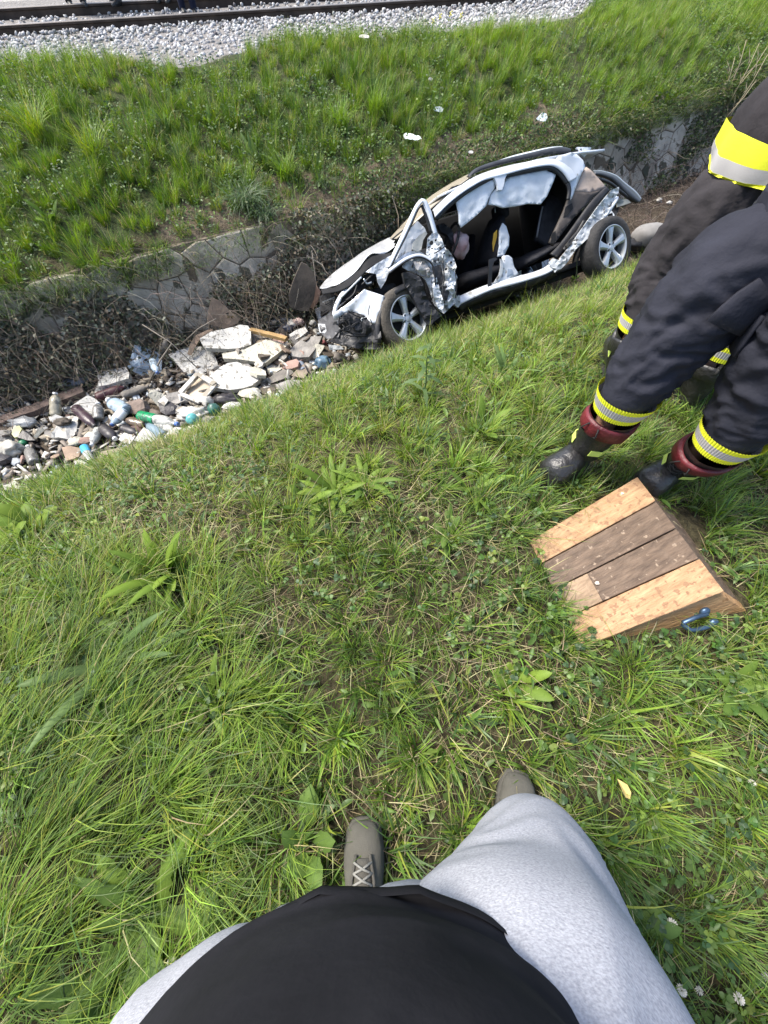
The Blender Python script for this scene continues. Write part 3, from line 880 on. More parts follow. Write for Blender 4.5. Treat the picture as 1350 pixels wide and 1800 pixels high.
# greenery hanging over the wall behind and beyond the car
n = 30000
s = g.uniform(2.6, 14.5, n); k = g.uniform(-.05, 1.2, n)
msk = fbm(s * 1.4 + 9, k * 1.8, 161, 3) + .10 - .22 * np.exp(-((s - 8.2) / 1.0) ** 2) * (k < .9) - .06 * (k < .3)
keep = msk > .42
s, k = s[keep], k[keep]; n = len(s)
P = np.array([wall_pt(a, min(b, 1.0), c)[:] for a, b, c in zip(s, k, np.abs(g.normal(0, .09, n)) + .03)]); ex = np.clip(k - 1, 0, 1)
P[:, 0] += -SN * ex * 1.8; P[:, 1] += CN * ex * 1.8; P[:, 2] += ex * .5 + g.uniform(0, .05, n)
a = g.uniform(0, 6.28, n)
tag(leaves('wall_weeds', P, np.stack([np.cos(a), np.sin(a), g.normal(-.35, .5, n)], 1), np.stack([g.normal(.3, .5, n), g.normal(-.8, .5, n), g.normal(.6, .4, n)], 1),
           g.uniform(.025, .065, n), g.uniform(.012, .034, n), pick(g, n, [(.055, .085, .026), (.085, .125, .035), (.11, .115, .06), (.04, .052, .022), (.13, .105, .065)], [.34, .26, .14, .16, .1], .2)), kind='stuff')
n = 16000
s = g.uniform(-5, 14.5, n); s = s[(s < .2) | (s > 2.8) | (g.random(n) < .25)]; n = len(s)
k = g.uniform(.75, 1.0, n)
P = np.array([wall_pt(a, b, c)[:] for a, b, c in zip(s, k, g.uniform(.02, .06, n))])
tag(blades('overhanging_grass', P, np.full(n, A29 - math.pi / 2) + g.normal(0, .7, n), np.abs(g.normal(.5, .3, n)), np.abs(g.normal(1.9, .4, n)), g.uniform(.1, .34, n), g.uniform(.004, .007, n),
    pick(g, n, [FRESH, DEEP, BLUISH, STRAW, (.07, .085, .03)], [.2, .34, .12, .12, .22], .2), 4, .5, g=g), kind='stuff')
# ---------------------------------------------------------------- wooden wedge block with a steel handle
def wood_mat(name, c1, c2, rough=0.65, dirt=None, s=(1.6, 22, 22)):
    m = mat(name, c1, rough, col2=c2, var=0.15, scale=2.4, stretch=s, bump=0.35, bscale=6, detail=9, rotz=math.radians(25),
            spots=dirt)
    return m
PINE = wood_mat('pine_light', (.33, .19, .092), (.47, .29, .155), dirt=(48, .56, (.26, .145, .075)))
PINE2 = wood_mat('pine_side', (.34, .19, .085), (.48, .28, .13), dirt=(20, .66, (.22, .11, .04)))
WORN = wood_mat('worn_brown', (.088, .057, .037), (.165, .112, .075), dirt=(45, .64, (.27, .20, .14)))
BHZ = 0.14
B1, B2, B3, B4 = atz(931, 950, .025), atz(1120, 838, BHZ), atz(1273, 1040, BHZ), atz(1024, 1139, .025)
Q4 = atz(1024, 1141, .0); Q3 = atz(1324, 1078, .0)
blk_loc = Vector(((B1 + B3) / 2 * np.array([1, 1, 0])))
blk = empty('wedge_block', blk_loc)
tag(blk, 'wooden wedge block of four planks with blue handle lying on the grass', 'block')
v1, v2, v3, v4 = [Vector(b) - blk_loc for b in (B1, B2, B3, B4)]
e34 = (v3 - v4); nrm = (v2 - v1).cross(v4 - v1).normalized()
if nrm.z < 0: nrm = -nrm
def on_top(a, b, d=0.0):     # a: 0 thin edge .. 1 thick edge, b: 0 back .. 1 front
    p = (v1 * (1 - b) + v4 * b) * (1 - a) + (v2 * (1 - b) + v3 * b) * a
    return p + nrm * d
rb = random.Random(3)
def board(name, a0, a1, b0, b1, m, thick=0.03, lift=0.0):
    na, V, Fc = 14, [], []
    for i in range(na + 1):
        a = a0 + (a1 - a0) * i / na
        w0 = rb.uniform(-.002, .002); w1 = rb.uniform(-.002, .002)
        for (b, d) in ((b0 + .001, -thick), (b0 + w0 * .5 + .003, lift - .002), (b0 + .007, lift + rb.uniform(-.0006, .0006)), ((b0 + b1) / 2, lift + rb.uniform(-.001, .001)),
                       (b1 - .007, lift + rb.uniform(-.0006, .0006)), (b1 + w1 * .5 - .003, lift - .002), (b1 - .001, -thick)):
            V.append(on_top(a, b, d))
    for i in range(na):
        for k in range(7):
            Fc.append((i * 7 + k, i * 7 + (k + 1) % 7, (i + 1) * 7 + (k + 1) % 7, (i + 1) * 7 + k))
    Fc.append(tuple(range(6, -1, -1))); Fc.append(tuple(na * 7 + k for k in range(7)))
    return mesh_obj(name, V, Fc, m, blk)
board('plank', 0, 1, 0.0, .243, PINE, .024)['label'] = 'pale plank at the back edge'
board('plank', 0, 1, .246, .490, WORN, .024, -.001)['label'] = 'dark worn plank next to the back plank'
board('plank', .275, 1, .493, .744, WORN, .024, -.003)['label'] = 'dark worn plank with a cut end'
board('plank', 0, .272, .493, .744, wood_mat('worn_short', (.24, .16, .095), (.37, .26, .165), dirt=(40, .64, (.18, .12, .08))), .024, -.002)['label'] = 'short offcut filling the thin end'
board('plank', 0, 1, .747, 1.0, PINE, .024)['label'] = 'pale plank at the front edge'
# side boards and sloping back end
q4 = Vector(Q4) - blk_loc; q3 = Vector(Q3) - blk_loc
q1 = v1.copy(); q1.z = 0; q2 = v2 + (q3 - v3); q2.z = 0
def prism(name, quad, inward, m):
    V = [Vector(p) for p in quad] + [Vector(p) + inward for p in quad]
    Fc = [(0, 1, 2, 3), (7, 6, 5, 4), (0, 4, 5, 1), (1, 5, 6, 2), (2, 6, 7, 3), (3, 7, 4, 0)]
    bm = bmesh.new(); vs = [bm.verts.new(p) for p in V]
    for f in Fc: bm.faces.new([vs[i] for i in f])
    bmesh.ops.bevel(bm, geom=bm.edges[:], offset=.003, segments=2, affect='EDGES', profile=.6)
    return bm_obj(name, bm, m, blk)
dn = nrm * -.0255
back_in = (v1 - v4).normalized() * .035
prism('side_board', [q4 + Vector((0, 0, -.01)), q3 + Vector((0, 0, -.01)), v3 + dn, v4 + dn * .4], back_in, PINE2)
prism('side_board', [q1 + Vector((0, 0, -.01)), q2 + Vector((0, 0, -.01)), v2 + dn, v1 + dn * .4], -back_in, PINE2)
end_in = (v1 - v2); end_in.z = 0; end_in = end_in.normalized() * .03
prism('end_board', [q3 + back_in * 1.01 + Vector((0, 0, -.01)), q2 - back_in * 1.01 + Vector((0, 0, -.01)), v2 - back_in * 1.01 + dn, v3 + back_in * 1.01 + dn], end_in, WORN)
# handle: bent bar shackle with two eyes
STEEL = mat('blue_steel', (.07, .115, .18), .42, metal=.7, var=.35, scale=30)
fn = (q3 - q4).cross(v3 - q4).normalized()
if fn.y > 0: fn = -fn
fd = (q3 - q4).normalized(); fu = fn.cross(fd); fu = -fu if fu.z < 0 else fu
hb = q4 + (q3 - q4) * .60 + fu * .055
hp = empty('handle', hb); hp.parent = blk
W_ = lambda u, v, z: Vector(atz(u, v, z)) - blk_loc - hb
pts = [W_(1243, 1079, .085), W_(1226, 1084, .083), W_(1201, 1094, .078), W_(1200, 1098, .072), W_(1212, 1107, .062), W_(1220, 1108, .060), W_(1240, 1103, .056), W_(1254, 1098, .055)]
tube('bar', pts, .0075, STEEL, hp, 8)
for (u_, v_, z_) in ((1241, 1077, .083), (1256, 1097, .054)):
    V, Fc = lathe_geo([(.004, 0), (.015, 0), (.018, .004), (.018, .010), (.012, .016), (.005, .017)], 12)
    mesh_obj('eye_plate', *xform((V, Fc), frame_from(W_(u_, v_, z_) - fn * .012, fn)), STEEL, hp, True)
# wood chips on top
for i, (a, b, sz) in enumerate(((.30, .60, .012), (.82, .06, .008))):
    p = blk_loc + on_top(a, b, .003)
    V = [Vector((math.cos(t) * sz * rb.uniform(.5, 1), math.sin(t) * sz * rb.uniform(.4, .8), .002 * (k % 2))) for k, t in enumerate(np.linspace(0, 5.2, 6))]
    vv, ff = slab_mesh(V, [tuple(range(6))], (0, 0, -.003))
    o = mesh_obj('wood_chip', vv, ff, mat('chip', (.7, .62, .5), .8), None, loc=p)
    tag(o, ['small pale chip on the dark middle planks of the wedge block', 'tiny pale chip near the far corner of the wedge block'][i], 'chip')
# ---------------------------------------------------------------- people
SKIN = mat('skin', (.50, .29, .20), .5, var=.12, scale=14, bump=.1, bscale=80)
def fabric(name, c, var=.15, scale=8, bump=.35, bscale=220, rough=.9, col2=None, stretch=None, spec=.2, detail=4):
    return mat(name, c, rough, var=var, scale=scale, bump=bump, bscale=bscale, col2=col2, spec=spec, stretch=stretch, detail=detail)
def skin_body(name, joints, edges, radii, m, parent, root=0, sub=1):
    me = bpy.data.meshes.new(name)
    me.from_pydata([tuple(j) for j in joints], edges, [])
    o = link(bpy.data.objects.new(name, me), parent)
    sk = o.modifiers.new('skin', 'SKIN'); sk.use_smooth_shade = True
    sv = me.skin_vertices[0].data
    for i, r in enumerate(radii):
        rr = r if isinstance(r, tuple) else (r, r)
        sv[i].radius = rr; sv[i].use_root = (i == root)
    ss = o.modifiers.new('sub', 'SUBSURF'); ss.levels = sub; ss.render_levels = sub
    dg = bpy.context.evaluated_depsgraph_get(); dg.update()
    me2 = bpy.data.meshes.new_from_object(o.evaluated_get(dg))
    o.modifiers.clear(); o.data = me2; me2.materials.clear(); me2.materials.append(m)
    me2.polygons.foreach_set('use_smooth', [True] * len(me2.polygons))
    return o
def hand_joints(J, E, R, wrist_i, d, palm_n, thumb_side, curl=.35):
    """palm and five bent fingers grown from the wrist joint"""
    d = Vector(d).normalized(); nrm = Vector(palm_n); nrm = (nrm - d * nrm.dot(d)).normalized(); s = d.cross(nrm) * thumb_side
    w = Vector(J[wrist_i])
    def add(p, r, prev):
        J.append(p); R.append(r); E.append((prev, len(J) - 1)); return len(J) - 1
    pm = add(w + d * .045, (.030, .018), wrist_i)
    for k, (off, L) in enumerate(((.030, .070), (.010, .080), (-.010, .074), (-.029, .058))):
        b = add(w + d * .088 + s * off, .011, pm)
        dd = (d + nrm * curl * .6).normalized(); p1 = add(Vector(J[b]) + dd * L * .45, .0095, b)
        dd = (d * .75 + nrm * curl * 1.6).normalized(); p2 = add(Vector(J[p1]) + dd * L * .32, .0085, p1)
        dd = (d * .4 + nrm * curl * 2.2).normalized(); add(Vector(J[p2]) + dd * L * .25, .0075, p2)
    t0 = add(w + d * .03 + s * .034 + nrm * .01, .013, pm)
    t1 = add(Vector(J[t0]) + (d * .7 + s * .6 + nrm * .4).normalized() * .035, .011, t0)
    add(Vector(J[t1]) + (d * .9 + s * .15 + nrm * .5).normalized() * .03, .009, t1)
def full_body(parent, pelvis, f, legs, chest, head, arms, skin=SKIN, feet=True):
    """One continuous figure. f: facing (horizontal). legs: [(knee, ankle, toe)...]; arms: [(shoulder, elbow, wrist, side)]"""
    J, E, R = [], [], []
    def add(p, r, prev=None):
        J.append(Vector(p)); R.append(r)
        if prev is not None: E.append((prev, len(J) - 1))
        return len(J) - 1
    f = Vector(f).normalized(); left = Vector((-f.y, f.x, 0))
    pv = add(pelvis, (.15, .11)); ch = add((Vector(pelvis) + Vector(chest)) / 2, (.14, .10), pv); c2 = add(chest, (.16, .11), ch)
    hd = Vector(head); nk = add(Vector(chest) + (hd - Vector(chest)) * .5, .055, c2)
    jaw = add(hd - Vector((0, 0, .05)) + f * .015, (.062, .07), nk); add(hd + Vector((0, 0, .02)), (.075, .09), jaw); add(hd + Vector((0, 0, .085)) - f * .01, (.055, .065), len(J) - 1)
    ns_ = add(hd + f * .088 - Vector((0, 0, .005)), .012, jaw)
    for (kn, an, toe) in legs:
        side = 1 if (Vector(an) - Vector(pelvis)).dot(left) > 0 else -1
        h = add(Vector(pelvis) + left * side * .095 - Vector((0, 0, .04)), .085, pv)
        k = add(kn, .056, h); a = add(an, .038, k)
        if feet:
            b = add(Vector(an) + (Vector(toe) - Vector(an)) * .5 + Vector((0, 0, -.005)), (.035, .03), a); add(toe, (.034, .022), b)
    for (sh, el, wr, side) in arms:
        s = add(sh, .055, c2); e = add(el, .042, s); w = add(wr, .028, e)
        d = Vector(wr) - Vector(el)
        hand_joints(J, E, R, w, d, f if abs(d.normalized().dot(f)) < .8 else Vector((0, 0, -1)), side)
    return skin_body('body', J, E, R, skin, parent)
def eyes_and_ears(parent, head, f, hair_m=None):
    f = Vector(f).normalized(); left = Vector((-f.y, f.x, 0)); hd = Vector(head)
    for s in (-1, 1):
        bm = bmesh.new(); bmesh.ops.create_uvsphere(bm, u_segments=8, v_segments=6, radius=.013)
        bm_obj('eye', bm, mat('eye_white', (.7, .68, .65), .2), parent, True, hd + f * .074 + left * s * .032 + Vector((0, 0, .018)))
        bm = bmesh.new(); bmesh.ops.create_uvsphere(bm, u_segments=8, v_segments=6, radius=.022); bmesh.ops.scale(bm, vec=(.5, .6, 1.3), verts=bm.verts)
        bm_obj('ear', bm, SKIN, parent, True, hd + left * s * .078)
    bm = bmesh.new(); bmesh.ops.create_uvsphere(bm, u_segments=10, v_segments=4, radius=.02); bmesh.ops.scale(bm, vec=(1.2 * abs(left.x) + .3, 1.2 * abs(left.y) + .3, .3), verts=bm.verts)
    bm_obj('mouth', bm, mat('lips', (.45, .18, .15), .5), parent, True, hd + f * .078 - Vector((0, 0, .045)))
    if hair_m:
        bm = bmesh.new(); bmesh.ops.create_uvsphere(bm, u_segments=18, v_segments=12, radius=.112)
        bmesh.ops.delete(bm, geom=[v for v in bm.verts if v.co.z < .012 and v.co.dot(f) > -.03 or v.co.z < -.05], context='VERTS')
        for v in bm.verts: v.co *= 1 + .03 * mnoise.noise(v.co * 60)
        bm_obj('hair', bm, hair_m, parent, True, hd + Vector((0, 0, .035)) - f * .008)
def folds(amp, seed, nv=16.0, na=1.6, where=None):
    def d(u, a, p):
        q = Vector((math.cos(a) * na, math.sin(a) * na, u * nv)) + Vector((seed * 3.1, seed, 0))
        w = Vector((math.cos(a) * .8 + 5, math.sin(a) * .8, u * 3)) + Vector((seed, 0, 2))
        q.z += 2.2 * mnoise.noise(w) + 1.4 * math.sin(a + seed)
        r = 1 - abs(mnoise.noise(q)) * 2.0
        r2 = mnoise.noise(q * 2.3)
        k = where(u, a) if where else 1.0
        return amp * k * (r + .35 * r2) - amp * .4
    return d
NAVY = fabric('navy_cloth', (.020, .021, .030), var=.25, scale=5, bump=.3, bscale=30, rough=.85, spec=.22)
NAVY2 = fabric('brown_navy_cloth', (.032, .029, .032), var=.2, scale=4, bump=.3, bscale=30, rough=.9, spec=.2)
HIVIS = fabric('yellow_band', (.80, .82, .045), var=.06, scale=5, bump=.15, bscale=300, rough=.7)
SILV = fabric('silver_band', (.47, .45, .45), var=.10, scale=9, bump=.1, bscale=300, rough=.45, spec=.5)
BLACKLEA = mat('black_leather', (.018, .017, .017), .38, var=.4, scale=14, bump=.3, bscale=60, spec=.6, rvar=.12)
REDLEA = mat('red_leather', (.10, .010, .015), .5, var=.35, scale=16, bump=.25, bscale=70, spec=.5)
RUBBER = mat('rubber', (.015, .015, .015), .7, var=.3)
REFL = mat('tab_yellow', (.62, .75, .16), .5, var=.1)
LACE = mat('lace_black', (.012, .012, .012), .8)

def boot(parent, ankle, toe, shaft_top, org, pad=None):
    """tall laced fire boot: sole, foot, shaft, red padded collar, pull loop, reflective tab, laces"""
    an = Vector(ankle); to = Vector(toe); top = Vector(shaft_top)
    d = (to - an); d.z = 0; d.normalize(); s = Vector((-d.y, d.x, 0)); up = Vector((0, 0, 1))
    bt = empty('boot', an - org); bt.parent = parent
    def P(a, b, c): return d * a + s * b + up * c                # relative to the ankle at ground level
    g0 = -an.z + ground(an.x, an.y)
    L = (to - an).xy.length
    # foot and shaft as one loft: from toe back to heel, then up
    rows = []
    def ring(c, rx, ry, X, Y): rows.append((c, rx, ry, X, Y))
    zt = g0 + .012
    for (t, w, h) in ((1.02, .024, .026), (.97, .050, .052), (.86, .064, .064), (.68, .066, .068), (.50, .062, .072), (.32, .057, .082)):
        ring(P(L * t, 0, zt + h), w, h, s, up)
    tp = top - an
    for (t, w, l, k) in ((0.0, .048, .078, .55), (.16, .066, .082, .78), (.35, .066, .076, .95), (.55, .072, .082, 1), (.78, .080, .091, 1), (1.0, .088, .101, 1)):
        c = P(-.005, 0, g0 + .085) * (1 - t) + tp * t
        ax = (up * k + d * -(1 - k) * .9).normalized(); fw_ = (d - ax * d.dot(ax)).normalized()
        ring(c, w, l, s, fw_)
    V, Fc = loft(rows, 22, lambda u, a, p: .004 * mnoise.noise(p * 34) + .006 * max(0, .55 - abs(u - .45)) * math.sin(u * 70 + 2 * math.sin(a)), cap=(True, False))
    mesh_obj('upper', V, Fc, BLACKLEA, bt, True)
    # sole with heel
    pr = []
    for (t, w) in ((1.06, .026), (1.02, .048), (.86, .062), (.62, .063), (.36, .054), (.1, .048), (-.12, .048), (-.30, .044), (-.36, .02)):
        pr.append((L * t, w))
    poly = [(a, b) for a, b in pr] + [(a, -b) for a, b in reversed(pr)]
    Vs = [P(a, b, g0 - .006) for a, b in poly] + [P(a, b, g0 + .028) for a, b in poly]; n = len(poly)
    mesh_obj('sole', Vs, [tuple(range(n - 1, -1, -1)), tuple(range(n, 2 * n))] + [(i, (i + 1) % n, n + (i + 1) % n, n + i) for i in range(n)], RUBBER, bt)
    # heel counter filling
    V, Fc = lathe_geo([(.036, 0), (.043, .02), (.045, .05), (.040, .10), (.028, .13)], 14)
    mesh_obj('heel', *xform((V, Fc), Matrix.Translation(P(-.035, 0, g0 + .02))), BLACKLEA, bt, True)
    # red padded collar that dips at the sides
    ax = (tp - P(-.005, 0, g0 + .085)).normalized(); fw_ = (d - ax * d.dot(ax)).normalized()
    path, path2 = [], []
    for k in range(25):
        a = 2 * math.pi * k / 24
        r = tp + s * (.090 * math.cos(a)) + fw_ * (.104 * math.sin(a)) + ax * (-.034 * (1 - abs(math.sin(a))) ** 1.5 - .004)
        path.append(r); path2.append(r - ax * .028)
    V, Fc = [], []
    for k in range(25):
        a = 2 * math.pi * k / 24; o = (s * math.cos(a) + fw_ * math.sin(a))
        for (h, ro) in ((-.066, -.003), (-.056, .003), (-.034, .006), (-.010, .006), (.002, .002), (.0, -.010)):
            V.append(path[k] + ax * h + o * ro)
    for k in range(24):
        for j in range(5): Fc.append((k * 6 + j, (k + 1) * 6 + j, (k + 1) * 6 + j + 1, k * 6 + j + 1))
    mesh_obj('collar', V, Fc, pad or REDLEA, bt, True)
    # dark lining visible inside
    V, Fc = [], []
    for k in range(25):
        V += [path[k] * .97 + tp * .03 - ax * .002, path[k] * .9 + tp * .1 - ax * .05]
    for k in range(24): Fc.append((k * 2, k * 2 + 1, k * 2 + 3, k * 2 + 2))
    mesh_obj('lining', V, Fc, RUBBER, bt, True)
    tube('pull_loop', [tp - fw_ * .080 - ax * .03, tp - fw_ * .105 + ax * .012, tp - fw_ * .112 - ax * .012, tp - fw_ * .085 - ax * .05], .009, RUBBER, bt, 8)
    # reflective tab on the outer side of the shaft
    for sd in (1, -1):
        q = []
        mid = P(-.005, 0, g0 + .085) * .62 + tp * .38
        for (a, h) in ((-.2, -.018), (.95, -.012), (.95, .020), (-.2, .012)):
            ang = a
            q.append(mid + (s * sd * math.cos(ang) * .070 + fw_ * math.sin(ang) * .081) + ax * h)
        am = .38
        mm = [mid + (s * sd * math.cos(am) * .0735 + fw_ * math.sin(am) * .083) + ax * h for h in (-.015, .016)]
        vv, ff = slab_mesh([q[0], mm[0], q[1], q[2], mm[1], q[3]], [(0, 1, 4, 5), (1, 2, 3, 4)], s * sd * .003)
        mesh_obj('reflective_tab', vv, ff, REFL, bt)
    # laces crossing up the front
    base = P(-.005, 0, g0 + .085)
    for k in range(6):
        t = .28 + .11 * k; c = base * (1 - t) + tp * t; rr = .064 + .014 * t
        for sg in (1, -1):
            tube('lace', [c + s * sg * .026 + fw_ * (rr - .004), c + fw_ * (rr + .008) + ax * .010, c - s * sg * .026 + fw_ * (rr - .004) + ax * .020], .0028, LACE, bt, 5)
    c = base * .12 + tp * .88
    for sg in (1, -1):
        tube('lace', [c + fw_ * .085, c + fw_ * .11 + s * sg * .022 + ax * .02, c + fw_ * .118 + s * sg * .034 - ax * .01, c + fw_ * .10 + s * sg * .02 - ax * .03], .003, LACE, bt, 5)
    return bt
def ribbed_band(name, ring_lo, ring_hi, parent, ribs=44, seg=264):
    """cuff reflective band: yellow, silver, yellow with upright ribs; ring_*: (c, rx, ry, X, Y)"""
    V, Fc, mi = [], [], []
    rows = 7
    for j in range(rows + 1):
        t = j / rows
        c = ring_lo[0].lerp(ring_hi[0], t); rx = ring_lo[1] + (ring_hi[1] - ring_lo[1]) * t; ry = ring_lo[2] + (ring_hi[2] - ring_lo[2]) * t
        for k in range(seg):
            a = 2 * math.pi * k / seg
            o = ring_lo[3] * (rx * math.cos(a)) + ring_lo[4] * (ry * math.sin(a))
            V.append(c + o + o.normalized() * (.0012 * (1 if (k // 2) % 2 else -.8)))
    for j in range(rows):
        for k in range(seg):
            Fc.append((j * seg + k, j * seg + (k + 1) % seg, (j + 1) * seg + (k + 1) % seg, (j + 1) * seg + k))
            mi.append(2 if k % 3 == 0 and False else (1 if 2 <= j <= 4 else 0))
    o = mesh_obj(name, V, Fc, [HIVIS, SILV], parent, False)
    o.data.polygons.foreach_set('material_index', mi)
    return o
def trouser_leg(rows, n=110, seg=64, amp=.020, seed=1, fwd=(0, 1, 0), cap=(True, True)):
    rg = rings_along(rows, n, fwd)
    def where(u, a): return min(1, max(0, (u - .20) / .06)) * (.55 + 1.1 * math.exp(-(u / .22) ** 2) + .6 * math.exp(-((u - .52) / .14) ** 2))
    f1 = folds(amp * .7, seed, 10, 1.2, where); f2 = folds(amp * .6, seed + 4, 22, 1.3, where)
    return loft(rg, seg, lambda u, a, p: f1(u, a, p) + f2(u, a, p), cap), rg

# ---- first firefighter, nearest, beside the wedge block
fA = Vector((-.87, -.5, 0)).normalized(); lA = Vector((-fA.y, fA.x, 0))
pA = Vector((1.15, 1.09, .97))
ff1 = empty('person', (pA.x, pA.y, 0))
tag(ff1, 'firefighter in dark navy trousers and red collared boots striding behind the wooden block', 'person')
oA = Vector((pA.x, pA.y, 0))
a1, t1, c1 = Vector((.85, 1.055, .09)), Vector(atz(953, 850, .03)), Vector(atz(1083, 724, .37))
a2, t2, c2 = Vector((1.235, .985, .09)), Vector((1.09, .905, .04)), Vector(atz(1258, 788, .35))
for o in (a1, t1, c1, a2, t2, c2): o -= oA
pAl = pA - oA
k1 = Vector((.925, 1.105, .62)) - oA; k2 = Vector((1.185, .93, .58)) - oA
full_body(ff1, pAl, fA, [(k1, a1, t1), (k2, a2, t2)], pAl + Vector((.0, -.02, .42)), pAl + fA * .06 + Vector((0, 0, .72)),
          [(pAl + lA * .2 + Vector((0, 0, .44)), pAl + lA * .30 + Vector((0, 0, .22)), pAl + lA * .12 + fA * .20 + Vector((0, 0, .36)), -1),
           (pAl - lA * .2 + Vector((0, 0, .44)), pAl - lA * .28 - fA * .1 + Vector((0, 0, .26)), pAl - lA * .10 + fA * .18 + Vector((0, 0, .38)), 1)])
eyes_and_ears(ff1, pAl + fA * .06 + Vector((0, 0, .72)), fA)
h1 = pAl - lA * .085; h2 = pAl + lA * .085
rows1 = [(*(c1 + Vector((.002, .002, .0))), .079, .089), (*(c1 + Vector((.008, .008, .085))), .100, .110), (*k1, .122, .135), (*(k1.lerp(h1, .5) + fA * .01 + Vector((-.01, .015, 0))), .138, .153), (*(h1 + Vector((0, 0, -.10))), .140, .165), (*(h1 + Vector((0, 0, .02))), .13, .155)]
rows2 = [(*(c2 + Vector((.002, .002, .0))), .079, .089), (*(c2 + Vector((.008, .006, .085))), .100, .110), (*k2, .119, .132), (*(k2.lerp(h2, .5) + fA * .01), .134, .152), (*(h2 + Vector((0, 0, -.10))), .140, .165), (*(h2 + Vector((0, 0, .02))), .13, .155)]
gA1, rg1 = trouser_leg(rows1, seed=2, fwd=fA); gA2, rg2 = trouser_leg(rows2, seed=5, fwd=fA)
hip = loft(rings_along([(*(pAl - Vector((0, 0, .16))), .20, .15), (*pAl, .21, .165), (*(pAl + Vector((0, 0, .10))), .20, .155)], 8, fA), 40, folds(.01, 8, 6), (True, True))
mesh_obj('trousers', *merge_geo([gA1, gA2, hip]), NAVY, ff1, True)
def cuff(rg, parent, i0=.05, i1=.17, grow=.004):
    n = len(rg); a = rg[0]; b = rg[int(len(rg) * .20)]
    lo = (a[0].lerp(b[0], .12), a[1] + grow + .001, a[2] + grow + .001, a[3], a[4]); hi = (a[0].lerp(b[0], .98), b[1] + grow + .002, b[2] + grow + .002, b[3], b[4])
    return ribbed_band('cuff_band', lo, hi, parent)
cuff(rg1, ff1); cuff(rg2, ff1)
boot(ff1, a1 + oA, t1 + oA, c1 + oA, oA)
boot(ff1, a2 + oA, t2 + oA, c2 + oA, oA)

def pocket(parent, rg, i, ang, w=.085, h=.06):
    """cargo pocket flap standing off the thigh"""
    pts = []
    for dj in (0, 1, 2, 3):
        row = []
        for da in np.linspace(-.42, .42, 6):
            c, rx, ry, X, Y = rg[i - dj * 4]
            o = X * (rx * math.cos(ang + da)) + Y * (ry * math.sin(ang + da))
            row.append(c + o + o.normalized() * (.012 + .004 * dj))
        pts.append(row)
    V = [p for r in pts for p in r]
    F_ = [(j * 6 + k, j * 6 + k + 1, (j + 1) * 6 + k + 1, (j + 1) * 6 + k) for j in range(3) for k in range(5)]
    vv, ff = slab_mesh(V, F_, rg[i][3] * math.cos(ang) * -.008 + rg[i][4] * math.sin(ang) * -.008)
    mesh_obj('pocket_flap', vv, ff, NAVY, parent, True)
pocket(ff1, rg1, 66, math.radians(150)); pocket(ff1, rg2, 66, math.radians(30))
def jacket(parent, pel, ch, f, arms, m, hem_z, bands=None, seed=3, wide=1.0):
    pel, ch = Vector(pel), Vector(ch); f = Vector(f)
    lo = pel + Vector((0, 0, hem_z))
    hw = wide if wide <= 1 else wide * 1.04
    rows = [(*lo, .235 * hw, .182 * hw), (*(lo + Vector((0, 0, .10))), .232 * hw, .182 * hw), (*pel.lerp(ch, .5), .21, .155), (*(ch - Vector((0, 0, .04))), .215, .15), (*(ch + Vector((0, 0, .06))), .15, .11), (*(ch + Vector((0, 0, .11))), .075, .075)]
    rg = rings_along(rows, 40, f)
    parts = [loft(rg, 48, folds(.016, seed, 8, 1.2), (False, False))]
    for (sh, el, wr, sd) in arms:
        sh, el, wr = Vector(sh), Vector(el), Vector(wr)
        r2 = rings_along([(*(sh + (ch - sh) * .25 + Vector((0, 0, .03))), .085, .085), (*sh, .085, .085), (*el, .068, .068), (*wr.lerp(el, .12), .055, .055)], 26, f)
        parts.append(loft(r2, 24, folds(.010, seed + sd, 9, 1.2), (True, True)))
    o = mesh_obj('jacket', *merge_geo(parts), m, parent, True)
    return rg
def helmet(parent, head, m):
    V, Fc = lathe_geo([(.0, .155), (.05, .15), (.09, .125), (.118, .08), (.128, .03), (.165, .0), (.168, -.006), (.125, .0)], 22)
    mesh_obj('helmet', *xform((V, Fc), Matrix.Translation(Vector(head) + Vector((0, 0, .03)))), m, parent, True)
HELM = mat('helmet_red', (.35, .03, .03), .3)
armsA = [(pAl + lA * .2 + Vector((0, 0, .44)), pAl + lA * .30 + Vector((0, 0, .22)), pAl + lA * .12 + fA * .20 + Vector((0, 0, .36)), -1),
         (pAl - lA * .2 + Vector((0, 0, .44)), pAl - lA * .28 - fA * .1 + Vector((0, 0, .26)), pAl - lA * .10 + fA * .18 + Vector((0, 0, .38)), 1)]
jacket(ff1, pAl, pAl + Vector((0, -.02, .42)), fA, armsA, NAVY, .06)
helmet(ff1, pAl + fA * .06 + Vector((0, 0, .74)), HELM)

